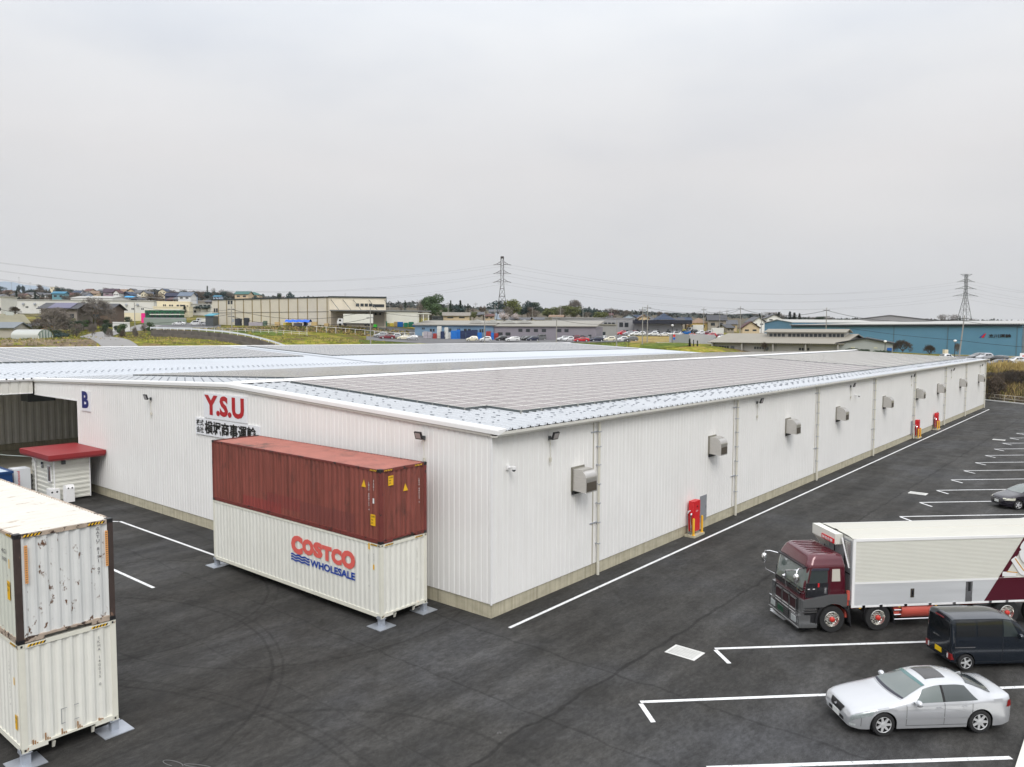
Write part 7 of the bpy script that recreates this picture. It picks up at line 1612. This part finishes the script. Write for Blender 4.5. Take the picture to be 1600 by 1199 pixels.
wires('bc',2,2.4,'between the two poles before the beige warehouse',.05); wires('ab',1,1.2,'from the roadside pole to the warehouse pole'); wires('cd',1,1.2,'from the dock pole to the factory pole'); wires('gi',1,2,'from the pole pair to the yellow house pole'); wires('jk',2,.8,'right of the greige house',.05); wires('ij',1,.6,'between the yellow and greige houses'); wires('kn',1,2.0,'across the skyline to the shed pole',.06); wires('no',1,1.8,'from the shed pole to the leaning pole',.05)
wires('hk',1,1.5,'from the pole pair to the dark topped pole'); wires('pq',1,1,'behind the big evergreen'); wires('ef',1,.8,'in front of the mauve grey wing'); wires('eg',1,1.2,'above the mauve wing cars'); wires('fh',1,.8,'from the verge pole to the pole pair')
wire(P['o']+Vector((0,0,-1.2)),Wp(1700,512,160),.8,.04,'wire running off to the right edge above the blue warehouse'); wire(P['n']+Vector((0,0,-5)),P['o']+Vector((0,0,-6)),.5,.04,'lower dark wire crossing the blue warehouse wall'); wire(P['o']+Vector((0,0,-6)),Wp(1700,547,160),.4,.04,'lower wire continuing right across the blue warehouse')
wire(Wp(-80,463,190),P['b']+Vector((0,0,-2)),4.5,.04,'long dark wire sweeping across the white hall at left')
def pylon(px,D,pyt,pyb,label,arms,wtop,wbase,m,waist):
    p=gp(px,D); z0=Wp(px,pyb,D).z-1; z1=Wp(px,pyt,D).z; h=z1-z0; t=thing('transmission_tower',label,'pylon',(p.x,p.y,z0),R(RA),'lattice power pylons')
    def hw(z):
        u=z/h
        return wbase+(wtop-wbase)*min(1,u/waist) if u<waist else wtop
    mb=MB(); lv_=[0]
    while lv_[-1]<h-.5: lv_.append(min(h,lv_[-1]+max(3.4,hw(lv_[-1])*1.9)))
    for sx,sy in((-1,-1),(1,-1),(1,1),(-1,1)): mb.tube([(sx*hw(z),sy*hw(z),z) for z in lv_],.13,4)
    mb.build('leg_frame',m,t); mb=MB()
    for a_,b_ in zip(lv_[:-1],lv_[1:]):
        A=hw(a_);B_=hw(b_)
        for (x0,y0),(x1,y1) in (((-1,-1),(1,-1)),((1,-1),(1,1)),((1,1),(-1,1)),((-1,1),(-1,-1))):
            mb.tube([(x0*A,y0*A,a_),(x1*B_,y1*B_,b_)],.045,3).tube([(x1*A,y1*A,a_),(x0*B_,y0*B_,b_)],.045,3).tube([(x0*B_,y0*B_,b_),(x1*B_,y1*B_,b_)],.07,3)
    mb.build('bracing',m,t); tips=[]
    for (z_,w_) in arms:
        z=h*z_; mb=MB(); c=hw(z)
        for s in(-1,1):
            for y in(-c,c): mb.tube([(s*c,y,z),(s*w_,0,z+.1)],.09,4).tube([(s*c,y,z+1.3),(s*w_,0,z+.1)],.07,4)
            for q in(.35,.7): mb.tube([(s*(c+(w_-c)*q),-c*(1-q),z),(s*(c+(w_-c)*q),0,z+1.2*(1-q))],.05,3)
        mb.build('crossarm',m,t)
        for s in(-1,1): MB().tube([(s*w_,0,z+.1),(s*(w_+1.2),0,z-.25)],.12,5).build('insulator',m,t); 
        tips.append((w_,z))
    return t,tips,z0
PYM=mat('pylon_steel',(.05,.042,.04),.6,.2); PYG=mat('pylon_steel_galvanised',(.10,.11,.10),.5,.3)
t1,tp1,z1_=pylon(784,345,402,503,'tall dark lattice pylon in the centre background',[(.89,2.7),(.76,2.7),(.63,2.8)],.62,2.6,PYM,.62)
MB().box(-.7,.7,-.7,.7,0,.9).build('top_cage',PYM,t1,loc=(0,0,tp1[0][1]/.89-.6))
t2,tp2,z2_=pylon(1504,420,429,512,'grey lattice pylon behind the blue warehouse at right',[(.87,3.6),(.74,4.6),(.61,5.6)],.55,3.2,PYG,.62)
MB().box(-3.0,3.0,-.25,.25,0,.15).box(-2.2,2.2,-.2,.2,-.9,-.8).tube([(-3,0,0),(-1,0,-.8),(0,0,0),(1,0,-.8),(3,0,0)],.08,4).build('top_beam',PYG,t2,loc=(0,0,tp2[0][1]/.87))
FW_=mat('far_wire',(.30,.30,.31),.6)
def tip(t,tp,z0,k,s): w_,z=tp[k]; c=t.location; return Vector((c.x+RH.x*s*(w_+1.2),c.y+RH.y*s*(w_+1.2),z0+z-.25))
for k in range(3):
    nm=('top','middle','bottom')[k]
    for s in(-1,1):
        side='left' if s<0 else 'right'
        a=tip(t1,tp1,z1_,k,s); b=tip(t2,tp2,z2_,k,s); e=Wp(-150,(388,398,409)[k]+(2 if s>0 else 0),260)
        wire(a,b,9.5,.028,'%s %s hand line between the two pylons'%(nm,side),'transmission_line',FW_)
        wire(a,e,9+k,.028,'%s %s hand line from the centre pylon to the left edge'%(nm,side),'transmission_line',FW_)
        wire(b,Wp(1760,(468,481,494)[k],330),2,.028,'%s %s hand line from the right pylon to the right edge'%(nm,side),'transmission_line',FW_)
# ------------------------------------------------------------------ fences, rails, walls, lamps, signs
def fenceline(pts,h,step,label,m,name='mesh_fence',rails=(1.0,),r=.03,mesh=None,off=0,group=None):
    t=thing(name,label,'fence',(0,0,0),0,group); Q=[]
    for a,b in zip(pts[:-1],pts[1:]):
        L=(b-a).length; n=max(1,int(L/step))
        for k in range(n): Q.append(a.lerp(b,k/n))
    Q.append(pts[-1]); zs=Hn([(q.x,q.y) for q in Q]); Q=[Vector((q.x,q.y,float(z)+off)) for q,z in zip(Q,zs)]
    for q in Q[:100]: MB().tube([q-Vector((0,0,.3)),q+Vector((0,0,h))],r*1.3,5).build('post',m,t)
    for f_ in rails: MB().tube([q+Vector((0,0,h*f_)) for q in Q],r,5).build('rail',m,t)
    if mesh:
        mb=MB()
        for a,b in zip(Q[:-1],Q[1:]):
            n=int((b-a).length/.12)
            for k in range(n):
                p=a.lerp(b,k/n); mb.tube([p,p+Vector((0,0,h))],.004,3,cap=False)
        mb.build('mesh_panel',mesh,t)
    return t
fenceline([Vector((-7,135.1,0)),Vector((45,94.4,0))],1.15,2.0,'low steel mesh fence at the foot of the scrub bank',mat('fence_tan',(.42,.38,.30),.6,.2),rails=(1.0,.5),r=.055,mesh=GALV)
g3=lambda px,D:gp(px,D)
fenceline([g3(236,250),g3(300,246),g3(360,240),g3(420,237),g3(480,233)],1.1,2.6,'white post fence along the canal bank at left',WTRIM,'post_fence',rails=(1.,.5),r=.04)
fenceline([g3(480,246),g3(525,246),g3(600,248),g3(648,249)],1.9,2.7,'white post fence below the dock yard',WTRIM,'post_fence',rails=(1.,),r=.05)
def guard(pts,label):
    t=thing('guard_rail',label,'guard rail',(0,0,0)); Q=[]
    for a,b in zip(pts[:-1],pts[1:]):
        n=int((b-a).length/2.5)
        for k in range(n): Q.append(a.lerp(b,k/n))
    zs=Hn([(q.x,q.y) for q in Q]); Q=[Vector((q.x,q.y,float(z)+1.8)) for q,z in zip(Q,zs)]
    mb=MB(); mb.grid([[(q.x,q.y,q.z+a_) for q in Q] for a_ in(.35,.55,.75)]); mb.build('beam',mat('rail_white',(.72,.76,.82),.4),t)
    for q in Q: MB().tube([q,q+Vector((0,0,.7))],.07,5).build('post',WTRIM,t)
guard([g3(236,214),g3(300,206),g3(360,199),g3(420,191),g3(500,181),g3(575,172)],'long white guard rail along the canal road')
t=thing('canal_wall','dark stained concrete canal wall below the white guard rail','wall',(0,0,0)); 
for nm,D0,h_ in(('upper_wall',0,1.7),('lower_wall',-7,1.5)):
    mb=MB(); rows=[]
    for k in range(31):
        px=236+k*11; D=214-.125*(px-236)+D0*.6; p=gp(px,D); z=Hz(*p.xy); p2=gp(px,D+3); z2=Hz(*p2.xy)
        rows.append([(p.x,p.y,z-1),(p.x,p.y,z+(1.85 if D0==0 else .9)),(p2.x,p2.y,(z+1.85) if D0==0 else z+.9)])
    mb.grid(rows); mb.build(nm,mat('stained_concrete',(.13,.115,.10),.9,0,.5,.5,world=True),t)
def lamp(px,D,pyt,pyb,label):
    p=gp(px,D); z0=Wp(px,pyb,D).z-1; h=Wp(px,pyt,D).z-z0; t=thing('street_lamp',label,'street lamp',(p.x,p.y,z0))
    MB().tube([(0,0,0),(0,0,h-.4)],.07,6).build('pole',DARKM,t); MB().lathe([(.12,-.4),(.35,-.15),(.28,.08),(0,.15)],(0,0,h),(0,0,1),12).build('lamp_shade',WTRIM,t,50)
lamp(1382,173,533,552,'globe lamp post before the gabled shed sign'); lamp(1491,172,532,553,'globe lamp post before the blue warehouse'); lamp(1049.5,215,508,540,'globe lamp post before the navy roofed factory'); lamp(982,205,524,540,'low globe lamp by the pole at the verge')
def post_sign(px,D,pyt,pyb,label):
    p=gp(px,D); z0=Wp(px,pyb,D).z; h=Wp(px,pyt,D).z-z0; t=thing('road_sign',label,'road sign',(p.x,p.y,z0),R(RA))
    MB().tube([(0,0,-1),(0,0,h)],.05,6).build('post',GALV,t); MB().lathe([(.35,0),(.35,.05),(0,.05)],(0,-.05,h-.3),(0,-1,0),14).build('red_disc',REDP,t); MB().lathe([(.33,0),(.33,.05),(0,.05)],(0,-.05,h-1.05),(0,-1,0),14).build('blue_disc',fm('sign_blue2',(25,95,185)),t)
post_sign(1052.5,205,523,543,'red and blue round road signs on a post by the dry field')
p=gp(1598,172); t=thing('notice_board','white notice board with red mark beside the blue warehouse','sign',(p.x,p.y,Wp(1598,566,172).z),R(RA)); MB().box(-.7,.7,-.03,.03,.4,2.0).build('board',WTRIM,t); MB().box(-.15,.15,-.05,-.031,.8,1.5).build('red_mark',REDP,t); MB().box(-.6,-.5,0,.06,-1,.4).box(.5,.6,0,.06,-1,.4).build('post',GALV,t)
for px,D,w_,y0,y1,lb in((1331,170,14,549,545,'first clipped dark hedge behind the solar roof'),(1350,168,10,550,547,'second clipped dark hedge behind the solar roof'),(1378,168,22,552,548,'third clipped dark hedge before the globe lamp')):
    p=gp(px,D); rr=random.Random(int(px)); t=thing('hedge',lb,'hedge',(p.x,p.y,Wp(px,y0,D).z-1)); lw=w_/F*D/2
    leafcloud(rr,[(RH.x*lw*(k/3-1),RH.y*lw*(k/3-1),1.1,.55,.5) for k in range(7)],900,.09).build('foliage',LEAF[0],t)
bldg('low concrete culvert with dark opening in the dry field','culvert',(1027,218),(1047,218),544,537,3,CONC,CONC,'flat',wins=[(.05,.95,.1,.7)],over=.1,name='culvert',wm=BRN)
bldg('small cream kiosk box before the blue warehouse','kiosk',(1476,172),(1481,172),556,549,1,CR2,CR2,'flat',over=0,name='kiosk')
# haze over the plain
hz=MB().box(-1,1,-1,1,0,1).build('haze',[]); hz.scale=(9500,9500,900); hz.location=(CAMP.x,CAMP.y,-3); tag(hz,kind='stuff'); hz['label']='thin grey haze over the plain'; hz['category']='haze'
m=bpy.data.materials.new('haze_air'); m.use_nodes=True; nt=m.node_tree; nt.nodes.clear(); o=nd(nt,'ShaderNodeOutputMaterial'); v=nd(nt,'ShaderNodeVolumePrincipled'); v.inputs['Color'].default_value=(.80,.84,.90,1); v.inputs['Density'].default_value=HAZE_D; lk(nt,v.outputs[0],o.inputs['Volume']); hz.data.materials.append(m)
